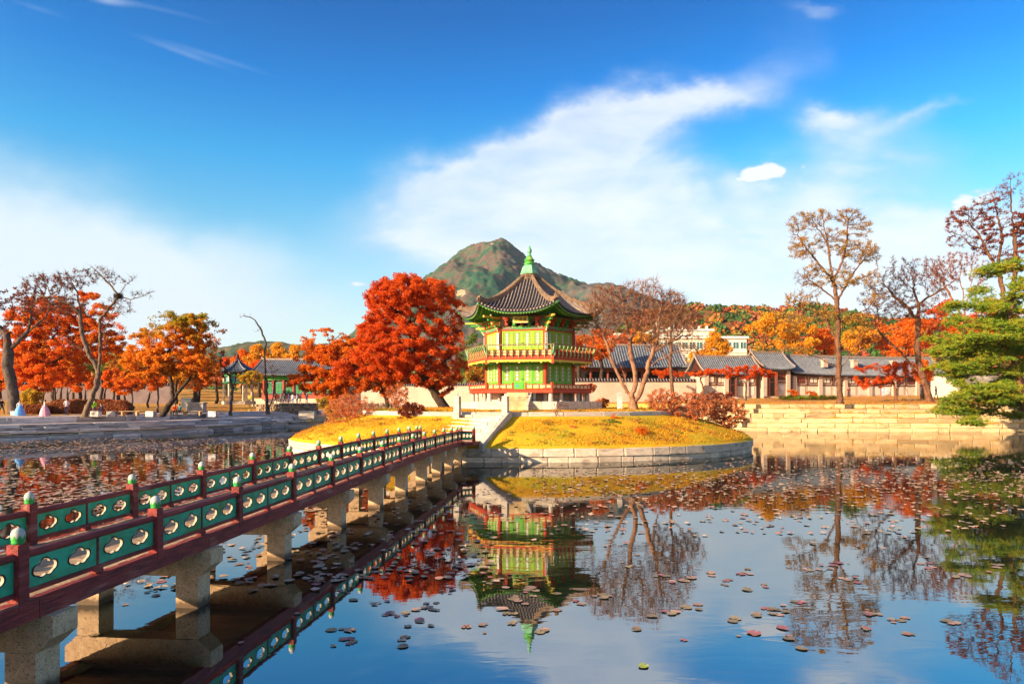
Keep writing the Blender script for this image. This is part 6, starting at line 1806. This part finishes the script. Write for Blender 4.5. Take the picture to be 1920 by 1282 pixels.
# ------------------------------------------------------------------ people
def person(label, u, v, Y, h_=1.66, pose='stand', top=(0.03, 0.03, 0.04), low=(0.02, 0.02, 0.03), turn=0.0, skirt=None, gz=None, seed=0):
    key = 'cloth_%d_%d_%d' % tuple(int(c * 99) for c in top); key2 = 'cloth_%d_%d_%d' % tuple(int(c * 99) for c in low)
    for k_, c_ in ((key, top), (key2, low)):
        if k_ not in M: M[k_] = pm(k_, c_, tuple(x * .8 for x in c_), 6, .8)
    g0 = W(u, v, Y); z = gz if gz is not None else g0.z
    s = h_ / 1.66
    bm = bmesh.new(); sk = bm.verts.layers.skin.verify()
    rr = random.Random(seed)
    vv = {}
    def add(n, p, r, par=None, ry=None):
        x = bm.verts.new(Vector(p) * s); x[sk].radius = (r * s, (ry or r) * s); vv[n] = x
        if par: bm.edges.new((vv[par], x))
        return x
    a_ = .17
    if pose == 'stand' or pose == 'walk':
        st = .16 if pose == 'walk' else .02
        add('pel', (0, 0, .92), .14, None, .10); vv['pel'][sk].use_root = True
        add('wst', (0, 0, 1.06), .125, 'pel', .09); add('chs', (0, -.01, 1.28), .155, 'wst', .10); add('nk', (0, 0, 1.43), .05, 'chs'); add('hd', (0, -.015, 1.53), .085, 'nk', .095); add('hd2', (0, -.01, 1.60), .07, 'hd', .08)
        for sgn, n in ((-1, 'l'), (1, 'r')):
            add('hip' + n, (sgn * .09, 0, .86), .09, 'pel'); add('kn' + n, (sgn * .10, -st * sgn - .02, .48), .06, 'hip' + n); add('an' + n, (sgn * .10, -st * 1.4 * sgn, .09), .042, 'kn' + n); add('to' + n, (sgn * .11, -st * 1.4 * sgn - .14, .04), .038, 'an' + n)
            add('sh' + n, (sgn * .17, 0, 1.36), .06, 'chs'); bend = .22 if rr.random() < .5 else .04
            add('el' + n, (sgn * .24, .01, 1.10), .045, 'sh' + n); add('wr' + n, (sgn * (.22 - bend * .4), -bend, .88 + bend * .9), .032, 'el' + n); add('ha' + n, (sgn * (.2 - bend * .6), -bend - .05, .82 + bend), .035, 'wr' + n)
    else:
        add('pel', (0, 0, .50), .15, None, .12); vv['pel'][sk].use_root = True
        add('wst', (0, -.02, .66), .13, 'pel', .10); add('chs', (0, -.06, .88), .155, 'wst', .10); add('nk', (0, -.10, 1.02), .05, 'chs'); add('hd', (0, -.14, 1.12), .088, 'nk'); add('hd2', (0, -.13, 1.19), .07, 'hd')
        for sgn, n in ((-1, 'l'), (1, 'r')):
            add('hip' + n, (sgn * .09, -.06, .48), .09, 'pel'); add('kn' + n, (sgn * .12, -.44, .50), .07, 'hip' + n); add('an' + n, (sgn * .12, -.42, .10), .045, 'kn' + n); add('to' + n, (sgn * .12, -.56, .05), .04, 'an' + n)
            add('sh' + n, (sgn * .17, -.06, .95), .06, 'chs'); add('el' + n, (sgn * .22, -.18, .74), .045, 'sh' + n); add('wr' + n, (sgn * .12, -.36, .64), .034, 'el' + n); add('ha' + n, (sgn * .08, -.42, .63), .036, 'wr' + n)
    me = bpy.data.meshes.new('person'); bm.to_mesh(me); bm.free()
    o = bpy.data.objects.new('tmp_person', me); COL.objects.link(o)
    o.modifiers.new('skin', 'SKIN').use_smooth_shade = True
    sb_ = o.modifiers.new('sub', 'SUBSURF'); sb_.levels = 1; sb_.render_levels = 1
    dg = bpy.context.evaluated_depsgraph_get()
    me2 = bpy.data.meshes.new_from_object(o.evaluated_get(dg), depsgraph=dg)
    bpy.data.objects.remove(o)
    me2.materials.clear()
    for k_ in ('cloth_skin', key, key2, 'dark'): me2.materials.append(M[k_])
    hip = .86 if pose != 'sit' else .56
    for pl in me2.polygons:
        c = pl.center / s
        if pose != 'sit':
            i = 3 if c.z < .07 else 2 if c.z < .90 and abs(c.x) < .19 else 1 if c.z < 1.42 else 0
            if abs(c.x) > .13 and .78 < c.z < .9 : i = 0
        else:
            i = 3 if c.z < .08 else 2 if c.z < .56 else 1 if c.z < 1.0 else 0
        pl.material_index = i
    r = place('person', me2, None, (g0.x, g0.y, z), turn, label=label, cat='person')
    hz = (1.56, -.0) if pose != 'sit' else (1.15, -.12)
    hb_ = MB(); hb_.lathe([(.0, -.09), (.075, -.07), (.098, -.01), (.095, .05), (.06, .10), (.0, .115)], 10)
    place('hair', hb_.mesh('hair', 'hair', smooth=True), r, (0, (hz[1] + .035) * s, hz[0] * s), scale=(s, s, s))
    # face: nose and eyes are below a pixel here but present
    fb2 = MB(); fb2.box((0, -.10, -.02), (.02, .03, .03))
    for sg_ in (-1, 1): fb2.mat(1).box((sg_ * .03, -.094, .015), (.018, .01, .01))
    place('face', fb2.mesh('face', ['cloth_skin', 'hair']), r, (0, hz[1] * s, (hz[0] - .03) * s), scale=(s, s, s))
    if skirt:
        kn_ = 'cloth_s_%d_%d_%d' % tuple(int(c * 99) for c in skirt)
        M[kn_] = pm(kn_, skirt, tuple(x * .85 for x in skirt), 4, .7)
        sm = MB(); n = 28; rows = [(.14, 1.10), (.24, .98), (.38, .70), (.49, .34), (.54, .04)]
        vs = []
        for rr0, zz0 in rows:
            for i in range(n):
                t_ = 2 * PI * i / n; w_ = rr0 * (1 + .07 * math.sin(i * PI) + .05 * math.sin(9 * t_) * (1.3 - zz0))
                vs.append((w_ * math.cos(t_) * s, w_ * .9 * math.sin(t_) * s, zz0 * s))
        sm.add(vs, [(k * n + i, k * n + (i + 1) % n, (k + 1) * n + (i + 1) % n, (k + 1) * n + i) for k in range(len(rows) - 1) for i in range(n)])
        place('skirt', sm.mesh('skirt', kn_, smooth=True), r)
    return r
GL = 1.80
person('person in dark coat and teal trousers walking at the left picture edge', 3, 777, 66, pose='walk', top=(.015, .015, .03), low=(.02, .06, .06), turn=1.2, gz=1.82, seed=1)
person('person in white top and wide sky-blue long skirt by the pond edge', 37, 780, 63.5, 1.5, top=(.75, .78, .85), low=(.15, .35, .75), skirt=(.16, .42, .85), gz=1.78, turn=.6, seed=2)
person('person in white top and wide pink long skirt stretching an arm out', 84, 779, 64, 1.55, top=(.80, .62, .55), low=(.8, .4, .5), skirt=(.82, .36, .46), gz=1.78, turn=-1.0, seed=3)
person('person in pale top and dark trousers standing before the russet hedge', 125, 772, 67, 1.65, top=(.65, .55, .6), low=(.02, .02, .07), gz=1.82, turn=.2, seed=4)
person('person in neon green jacket leaning beside the leaning tree foot', 177, 770, 66.5, 1.5, top=(.30, .80, .03), low=(.10, .10, .13), gz=1.82, turn=.9, seed=5)
person('person in navy clothes sitting on a stone block right of the leaning tree', 192, 778, 65.2, 1.6, 'sit', top=(.02, .02, .08), low=(.03, .03, .06), gz=1.80, turn=-.6, seed=6)
person('person in orange-red jacket sitting on a bench on the left bank', 328, 776, 66, 1.55, 'sit', top=(.70, .10, .02), low=(.03, .02, .03), gz=1.80, turn=.4, seed=7)
person('person in teal-blue jacket sitting beside the orange-red jacket', 338, 777, 66, 1.5, 'sit', top=(.02, .16, .22), low=(.02, .02, .03), gz=1.80, turn=-.5, seed=8)
grp = [(527, 'grey-brown coat, first of the group right of the crooked thin tree', (.20, .15, .12)), (533, 'teal jacket walking in the visitor group', (.04, .16, .18)), (541, 'blue jacket near the middle of the visitor group', (.05, .10, .35)), (549, 'white shirt and blue skirt in the visitor group', (.75, .78, .85)),
       (557, 'pale clothes right of the white shirt in the visitor group', (.60, .62, .70)), (563, 'dark coat at the right end of the visitor group', (.02, .02, .04)), (575, 'navy coat standing apart right of the visitor group', (.03, .05, .12)), (516, 'dark clothes half hidden by the crooked thin tree', (.05, .04, .04))]
for i, (u, lab, c_) in enumerate(grp):
    person('far person in ' + lab, u, 757, 104 + (i % 3), 1.65, top=c_, low=(.03, .04, .10) if i != 3 else (.05, .15, .5), gz=2.68, turn=i * 1.1, seed=20 + i, pose='walk' if i % 2 else 'stand')
person('far person in dark clothes under the orange maple boughs', 619, 756, 100, 1.6, top=(.06, .05, .06), low=(.03, .03, .04), gz=2.6, seed=31)
person('person in dark red clothes standing right of the tall dark trunk', 1591, 740, 96, 1.5, top=(.18, .03, .03), low=(.05, .02, .02), gz=3.65, seed=32)
person('person in light blue clothes before the white palace wall', 1656, 738, 98, 1.5, top=(.35, .50, .75), low=(.3, .4, .65), gz=3.75, seed=33)
person('person in black clothes walking between leaning bare tree and pine', 1755, 740, 90, 1.7, top=(.02, .02, .03), low=(.02, .02, .03), gz=3.45, pose='walk', turn=1.3, seed=34)

# ------------------------------------------------------------------ park furniture
def bench(label, u, Y, gz, rz=0.0):
    o = W(u, 770, Y); b_ = empty('park_bench', (o.x, o.y, gz), rz=rz, label=label, cat='bench')
    for k in range(3): place('seat_slat', MB().box((0, (k - 1) * .16, .44), (2.0, .14, .05)).mesh('seat_slat', 'plank'), b_)
    for s_ in (-1, 1): MB().box((s_ * .7, 0, .21), (.14, .42, .41)).put('leg', 'granite_gold', b_)
bench('wooden bench with stone legs left of the leaning maple', 244, 66, 1.79)
bench('wooden bench with stone legs right of the leaning maple', 362, 66.5, 1.79)
bench('wooden bench hidden under the seated people on the left bank', 333, 66.3, 1.79)
for u, lab in ((31, 'pale stone block in front of the sky-blue skirt'), (210, 'square stone block between the leaning tree and the left bench'), (283, 'square stone block just left of the leaning maple foot'), (400, 'square stone block left of the thin grey tree'), (180, 'low stone block under the neon green jacket')):
    o = W(u, 778, 64); place('stone_block', ST['granite_grey'][0], None, (o.x, o.y, 2.0), rs.uniform(-.2, .2), (.75, .6, .52), label=lab, cat='stone')
o = W(570, 788, 85); place('stone_block', ST['granite_white'][1], None, (o.x, 86.5, 1.4), .1, (2.0, 1.2, 1.1), label='big pale stone block before the rubble wall', cat='stone')
MB().box((0, 0, .9), (.09, .09, 1.8)).box((0, 0, 1.55), (.42, .05, .55)).box((0, 0, .05), (.3, .3, .1)).put('sign_stand', 'yellow_paint', loc=(W(468, 770, 78).x, 78, 2.05), label='yellow post sign on the path before the small blue-roofed pavilion', cat='sign')
MB().box((0, 0, .55), (1.9, .9, .9)).box((0, 0, 1.05), (2.1, 1.1, .12)).put('stone_table', 'granite_grey', loc=(W(368, 765, 76).x, 76, 1.95), label='flat grey stone table beside the thick dark trunk', cat='table')
MB().box((0, 0, .6), (1.3, .5, 1.2)).box((0, 0, 1.25), (1.5, .6, .12)).put('info_board', 'tile_blue', loc=(W(351, 750, 88).x, 88, 2.3), label='dark blue box board left of the thick straight trunk', cat='board')

# ------------------------------------------------------------------ lily pads
def pad_mesh(seed):
    r = random.Random(seed); mb = MB(); n = 11
    a0 = .25
    ring = []
    for i in range(n):
        a = a0 + (2 * PI - 2 * a0) * i / (n - 1); rr = r.uniform(.86, 1.06)
        ring.append((rr * math.cos(a), rr * math.sin(a), r.uniform(0.0, .09)))
    mb.add([(0, 0, 0.0)] + ring, [(0, i + 1, i + 2) for i in range(n - 1)])
    return mb
M['pad_brown'] = pm('pad_brown', (0.50, 0.31, 0.22), (0.36, 0.20, 0.14), 7, .55, rand=.35, c3=(0.30, 0.17, 0.07), spec=.5)
M['pad_olive'] = pm('pad_olive', (0.36, 0.28, 0.14), (0.25, 0.16, 0.09), 7, .55, rand=.3, spec=.5)
M['pad_red'] = pm('pad_red', (0.48, 0.16, 0.14), (0.32, 0.10, 0.10), 7, .5, rand=.3, spec=.5)
M['pad_lime'] = pm('pad_lime', (0.42, 0.45, 0.06), (0.3, 0.36, 0.05), 7, .5)
PM = [pad_mesh(i).mesh('lily_pad', ('pad_brown', 'pad_olive', 'pad_olive', 'pad_brown', 'pad_red')[i % 5]) for i in range(10)]
prg = random.Random(77)
def water_pt(u, v):
    Y = CAM_H * 1280 / (v - 750); return (u - 960) / 1280 * Y, Y
def inside_island(x, y): return ((x - IC.x) / (IA + .4)) ** 2 + ((y - IC.y) / (IB + .4)) ** 2 < 1
def in_pond(x, y):
    c = False; n = len(SHORE)
    for i in range(n):
        x1, y1 = SHORE[i]; x2, y2 = SHORE[(i + 1) % n]
        if (y1 > y) != (y2 > y) and x < (x2 - x1) * (y - y1) / (y2 - y1) + x1: c = not c
    return c
def under_bridge(x, y): return -BW - .5 < (BX(y) - x) * -1 < .4 if False else (BX(y) - BW - .3 < x < BX(y) + .3)
# near pads: clusters placed where the photograph shows them, each cluster a few overlapping leaves
clusters = []
for u, v, n, sp_ in [(655, 1200, 4, 26), (690, 1125, 7, 40), (740, 1150, 6, 34), (800, 1140, 8, 34), (760, 1200, 3, 20), (785, 1165, 5, 30), (830, 1110, 7, 36), (640, 1180, 2, 30), (870, 1175, 2, 30), (910, 1170, 2, 16), (960, 1165, 2, 20), (1000, 1110, 8, 50), (1020, 1180, 3, 16), (930, 1090, 7, 40), (965, 1140, 6, 40),
                     (1040, 1145, 3, 20), (1080, 1130, 4, 24), (1130, 1120, 5, 30), (1180, 1060, 3, 30), (1280, 1090, 6, 40), (1330, 1075, 4, 40), (1300, 1140, 5, 26), (1240, 1080, 3, 24), (1265, 1150, 3, 24), (1370, 1090, 5, 40), (1400, 1070, 4, 40), (1460, 1140, 8, 40), (1430, 1155, 5, 30), (1420, 1100, 5, 34), (1380, 1160, 3, 14), (1190, 1178, 3, 16), (1225, 1155, 2, 14),
                     (1500, 1130, 4, 30), (1520, 1070, 4, 40), (1560, 1060, 6, 40), (1590, 1090, 5, 40), (1640, 1150, 5, 40), (1680, 1160, 5, 30), (1700, 1190, 3, 24), (1620, 1180, 3, 20), (1740, 1060, 6, 40), (1800, 1080, 6, 40), (1860, 1060, 6, 40), (1780, 1170, 3, 20), (1470, 1175, 2, 16), (1505, 1215, 1, 4), (1478, 1197, 1, 4), (1420, 1190, 2, 10), (1385, 1193, 1, 4), (1282, 1200, 1, 4), (1480, 1192, 1, 5),
                     (1015, 1184, 1, 5), (905, 1185, 1, 6), (752, 1212, 2, 12), (630, 1212, 1, 8), (660, 1182, 1, 8), (450, 1205, 1, 4), (175, 1190, 2, 12), (460, 1060, 5, 26), (430, 1100, 4, 24), (280, 1110, 4, 30), (300, 1090, 4, 26), (235, 1135, 1, 5), (470, 1030, 4, 26), (620, 1040, 4, 26), (600, 1000, 5, 30), (660, 1020, 5, 26), (560, 1150, 1, 4), (700, 1080, 5, 40), (590, 1090, 4, 40), (770, 1060, 6, 50), (630, 1110, 4, 30), (900, 1050, 8, 60)]:
    for _ in range(n):
        clusters.append((u + prg.gauss(0, sp_ * .36), v + prg.gauss(0, sp_ * .13)))
while len(clusters) < 380:
    v = 962 + 100 * prg.random() ** 1.8; u = prg.choice((prg.uniform(600, 900), prg.uniform(900, 1500), prg.uniform(1450, 1920), prg.uniform(1500, 1920)))
    clusters.append((u, v))
REG = [(lambda u, v: u < 560, 'dull brown lily pad floating left of or beneath the near half of the footbridge', 'lily pads around the near bridge piers'),
       (lambda u, v: u < 870 and v < 1080, 'pinkish-brown lily pad floating between the bridge reflection and the red maple reflection', 'lily pads beside the bridge reflection'),
       (lambda u, v: u < 870, 'brown lily pad in the loose near clusters left of the pavilion finial reflection', 'near lily pads left of the finial reflection'),
       (lambda u, v: u < 1150 and v < 1110, 'brown lily pad floating over the mirrored pavilion roof', 'lily pads over the pavilion reflection'),
       (lambda u, v: u < 1150, 'reddish lily pad floating around the mirrored finial tip', 'lily pads round the finial reflection'),
       (lambda u, v: u < 1480 and v < 1110, 'brown lily pad on the blue water below the mirrored bare tree', 'lily pads below the bare tree reflection'),
       (lambda u, v: u < 1480, 'reddish-brown lily pad scattered on open blue water right of centre', 'lily pads on the open blue water'),
       (lambda u, v: v < 1110, 'brown lily pad floating over the mirrored right-bank trees', 'lily pads over the right tree reflections'),
       (lambda u, v: True, 'reddish lily pad on the near water below the mirrored tall tree', 'near lily pads below the tall tree reflection')]
cnt_ = 0
for u, v in clusters:
    if cnt_ >= 292: break
    if v < 960 or u < 5 or u > 1915: continue
    x, y = water_pt(u, v)
    if inside_island(x, y) or (BX(y) - .45 < x < BX(y) + .1): continue
    lab, gp = next((b_, c_) for a_, b_, c_ in REG if a_(u, v))
    s_ = prg.choice((prg.uniform(.04, .07), prg.uniform(.06, .10), prg.uniform(.085, .13)))
    s_ *= .7 if u < 930 else .82
    place('lily_pad', prg.choice(PM), None, (x, y, .006 + .0008 * (cnt_ % 12)), prg.uniform(0, 6.28), (s_ * prg.uniform(.9, 1.15), s_, .05), label=lab, cat='lily pad', group=gp)
    cnt_ += 1
x, y = water_pt(1207, 1249)
place('lily_pad', pad_mesh(5).mesh('lily_pad', 'pad_lime'), None, (x, y, .012), 1.0, (.08, .07, .1), label='single lime-green leaf floating alone near the bottom of the pond', cat='leaf')
# the far carpets of pads, beyond counting
def carpet(name, n, us, vs, dens, seed, mats, smin=.10, smax=.19):
    r = np.random.default_rng(seed); out = []
    v = vs[0] + (vs[1] - vs[0]) * r.uniform(0, 1, n * 4); u = r.uniform(*us, n * 4)
    keep = []
    nx_ = vnoise(u / 60 + 9, v / 9 + 5, seed)
    for uu, vv_, q in zip(u, v, nx_):
        if r.uniform() > dens(uu, vv_) * (0.35 + 1.1 * q): continue
        x, y = water_pt(uu, vv_)
        if inside_island(x, y) or not in_pond(x, y): continue
        keep.append((x, y))
        if len(keep) >= n: break
    C = np.array(keep); n = len(C)
    k = 7; th = np.arange(k) * 2 * PI / k
    s_ = r.uniform(smin, smax, n); ph = r.uniform(0, 6.28, n)
    X = C[:, 0][:, None] + s_[:, None] * np.cos(th[None] + ph[:, None]) * r.uniform(.85, 1.1, (n, k)); Yv = C[:, 1][:, None] + s_[:, None] * np.sin(th[None] + ph[:, None]) * r.uniform(.85, 1.1, (n, k))
    Z = .006 + r.uniform(0, .03, (n, k)) + (np.arange(n) % 9)[:, None] * .001
    V = np.stack([X, Yv, Z], -1).reshape(-1, 3)
    o_ = np.arange(n)[:, None] * k
    F = np.concatenate([np.stack([o_[:, 0], o_[:, 0] + i, o_[:, 0] + i + 1], 1) for i in range(1, k - 1)])
    mi = np.concatenate([np.repeat(0, 1) for _ in range(1)]) if False else np.tile(r.integers(0, len(mats), n), k - 2)
    place(name, np_mesh(name, V, F, mats, mi), kind='stuff')
MP = []
for i, cset in enumerate([[(0.46, 0.30, 0.20), (0.56, 0.38, 0.28), (0.34, 0.19, 0.12)], [(0.36, 0.16, 0.11), (0.45, 0.22, 0.15), (0.26, 0.13, 0.08)], [(0.30, 0.22, 0.13), (0.40, 0.28, 0.17), (0.46, 0.34, 0.22)]]):
    mm = leaf_mat('pad_mix_%s' % 'abc'[i], cset, .3, 0.0); M['pm%d' % i] = mm; MP.append(mm)
carpet('lily_pad_carpet', 6000, (-40, 620), (822, 960), lambda u, v: (.5 if v < 846 else .15) if u < 590 - (v - 822) * 1.7 else .12, 1, MP, .06, .13)
carpet('lily_pad_carpet', 3600, (1000, 1960), (845, 1000), lambda u, v: .04 + .26 * math.exp(-((v - 895) / 36) ** 2) * (1 if u > 1080 else .4), 2, MP, .05, .10)
carpet('lily_pad_carpet', 380, (840, 1960), (880, 1050), lambda u, v: max(0, .4 - (v - 880) / 400), 3, MP, .05, .10)
carpet('lily_pad_carpet', 220, (560, 930), (905, 1090), lambda u, v: .6 if u > 500 + (1110 - v) * .9 else .15, 4, MP, .05, .10)
carpet('lily_pad_carpet', 200, (180, 640), (960, 1110), lambda u, v: .35, 5, MP, .06, .10)

# dry grass tufts on the island slope
def tufts(name, n, seed, mat, pred, L_=.11):
    r = np.random.default_rng(seed)
    th = r.uniform(0, 2 * PI, n); k = np.sqrt(r.uniform(.0, 1.0, n)) * .985
    X = IC.x + IA * k * np.cos(th); Yv = IC.y + IB * k * np.sin(th)
    Z = np.array([isl_h(q) if q > .675 else 2.60 + .18 * (1 - q / .675) for q in k])
    m_ = pred(X, Yv, k); X, Yv, Z = X[m_], Yv[m_], Z[m_]; n = len(X)
    C = np.stack([X, Yv, Z], 1)
    d = r.normal(size=(n, 3)) * .5 + np.array((0, 0, 1)); d /= np.linalg.norm(d, axis=1, keepdims=True)
    l = r.uniform(.4, 1.3, n)[:, None] * L_; sd = np.cross(d, r.normal(size=(n, 3))); sd /= np.linalg.norm(sd, axis=1, keepdims=True); sd *= .02
    V = np.stack([C - sd, C + sd, C + d * l], 1).reshape(-1, 3)
    place(name, np_mesh(name, V, np.arange(3 * n).reshape(n, 3), mat), kind='stuff')
GM = leaf_mat('dry_grass', [(0.66, 0.34, 0.02), (0.85, 0.50, 0.03), (0.62, 0.28, 0.02), (0.55, 0.42, 0.04)], .35, .4)
GM2 = leaf_mat('green_grass', [(0.20, 0.28, 0.03), (0.34, 0.36, 0.04), (0.48, 0.36, 0.04)], .35, .3)
stp = Vector((-1.75, 39.0))
def not_stairs(X, Yv, k):
    # leave the staircase, the platform and the kerb ring bare
    dx, dy = X - (-1.75), Yv - 38.3
    a = dx * stairs_dir.x + dy * stairs_dir.y; b_ = -dx * stairs_dir.y + dy * stairs_dir.x
    on = (np.abs(b_) < 1.7) & (np.abs(a) < 2.6)
    plat = ((X - 1.18) ** 2 + (Yv - 46.5) ** 2) < 25.5
    return ~on & ~plat & (np.abs(k - .70) > .035)
tufts('dry_grass', 130000, 41, GM, lambda X, Y_, k: not_stairs(X, Y_, k))
tufts('green_grass', 22000, 42, GM2, lambda X, Y_, k: not_stairs(X, Y_, k) & (vnoise(X / 2.2 + 40, Y_ / 2.2 + 3, 5) > .54))
# fallen leaves and rough grass on the banks
def litter(name, n, seed, mats):
    r = np.random.default_rng(seed); pts = []
    while len(pts) < n:
        i = r.integers(0, len(SH)); p_ = SH[i]
        if p_.y < 40: continue
        dv = Vector((p_.x - C0[0], p_.y - C0[1])); dv.normalize(); d = 5.3 + r.exponential(14)
        if d > 55: continue
        x, y = p_.x + dv.x * d + r.uniform(-.8, .8), p_.y + dv.y * d + r.uniform(-.8, .8)
        if p_.x < -22 and d < 11 and r.uniform() < .85: continue
        pts.append((x, y, ground_z(x, y, d) + .03))
    C = np.array(pts); 
    place(name, leaves_mesh(name, C, .055, mats, 1.5), kind='stuff')
litter('fallen_leaves', 26000, 51, LM_orange)

def ledge_tufts(name, n, seed, mat):
    r = np.random.default_rng(seed); a, b_ = np.array((24.5, 73.2)), np.array((62, 69)); pts = []
    for _ in range(n):
        t_ = r.uniform(); k = r.integers(0, 5); z, o_ = [(0.87, 1.15), (1.37, 1.65), (1.87, 2.2), (2.35, 3.1), (2.85, 3.5)][k]
        c = a + (b_ - a) * t_
        for _ in range(14): pts.append((c[0] + r.normal() * .25, c[1] + o_ + r.normal() * .08, z + abs(r.normal()) * .09))
    place(name, leaves_mesh(name, np.array(pts), .06, mat), kind='stuff')
ledge_tufts('ledge_grass', 260, 61, GM)

# weeds and dry stalks in clumps over the island lawn
def weeds(name, nc, per, seed, mat, k0, k1, size):
    r = np.random.default_rng(seed); pts = []
    while len(pts) < nc * per:
        th = r.uniform(0, 2 * PI); k = r.uniform(k0, k1)
        x, y = IC.x + IA * k * math.cos(th), IC.y + IB * k * math.sin(th)
        if not not_stairs(np.array([x]), np.array([y]), np.array([k]))[0]: continue
        z = isl_h(k) if k > .675 else 2.60 + .18 * (1 - k / .675)
        sp_ = r.uniform(.08, .30)
        for _ in range(per): pts.append((x + r.normal() * sp_, y + r.normal() * sp_, z + abs(r.normal()) * .07))
    place(name, leaves_mesh(name, np.array(pts), size, mat, .2, 1.8), kind='stuff')
weeds('dry_weeds', 260, 34, 71, leaf_mat('dry_weeds', [(0.30, 0.13, 0.03), (0.46, 0.22, 0.04), (0.36, 0.12, 0.03)], .5, .3), .55, .98, .035)
weeds('green_weeds', 190, 30, 72, leaf_mat('green_weeds', [(0.12, 0.20, 0.02), (0.24, 0.30, 0.03), (0.34, 0.30, 0.03)], .5, .3), .55, .98, .032)
weeds('fallen_leaves', 420, 8, 73, LM_orange, .2, .98, .03)
# nest in the leaning tree
nb2 = MB(); rn = random.Random(4)
for _ in range(90):
    a = rn.uniform(0, 6.28); e_ = rn.uniform(-.6, .6); c = Vector((math.cos(a) * .34, math.sin(a) * .34, e_ * .4)); d = Vector((-math.sin(a), math.cos(a), rn.uniform(-.7, .7))) * rn.uniform(.15, .3)
    nb2.tube(c - d, c + d, .014, .01, 4, caps=False)
nb2.lathe([(.10, -.26), (.30, -.10), (.34, .08), (.22, .14), (.0, .05)], 10)
nq = W(222, 555, 62.5)
nb2.put('bird_nest', 'bark', loc=(nq.x, nq.y, nq.z), label='dark round nest of twigs in the fork high in the leaning tree', cat='nest')

# ------------------------------------------------------------------ thin autumn haze over the whole place
hm = bpy.data.materials.new('haze_air'); hm.use_nodes = True
hm.node_tree.nodes.clear(); hn = NT(hm.node_tree)
hv = hn.n('ShaderNodeVolumePrincipled')
hv.inputs['Color'].default_value = (0.62, 0.80, 1.0, 1)
hv.inputs['Density'].default_value = 0.00006
ho = hn.n('ShaderNodeOutputMaterial'); hn.link(hv.outputs[0], ho.inputs['Volume'])
place('haze', MB().box((0, 0, 198), (5400, 5400, 404)).mesh('haze', hm), None, (0, 45, 0), kind='stuff')
sc.cycles.volume_step_rate = 20
sc.cycles.volume_max_steps = 32
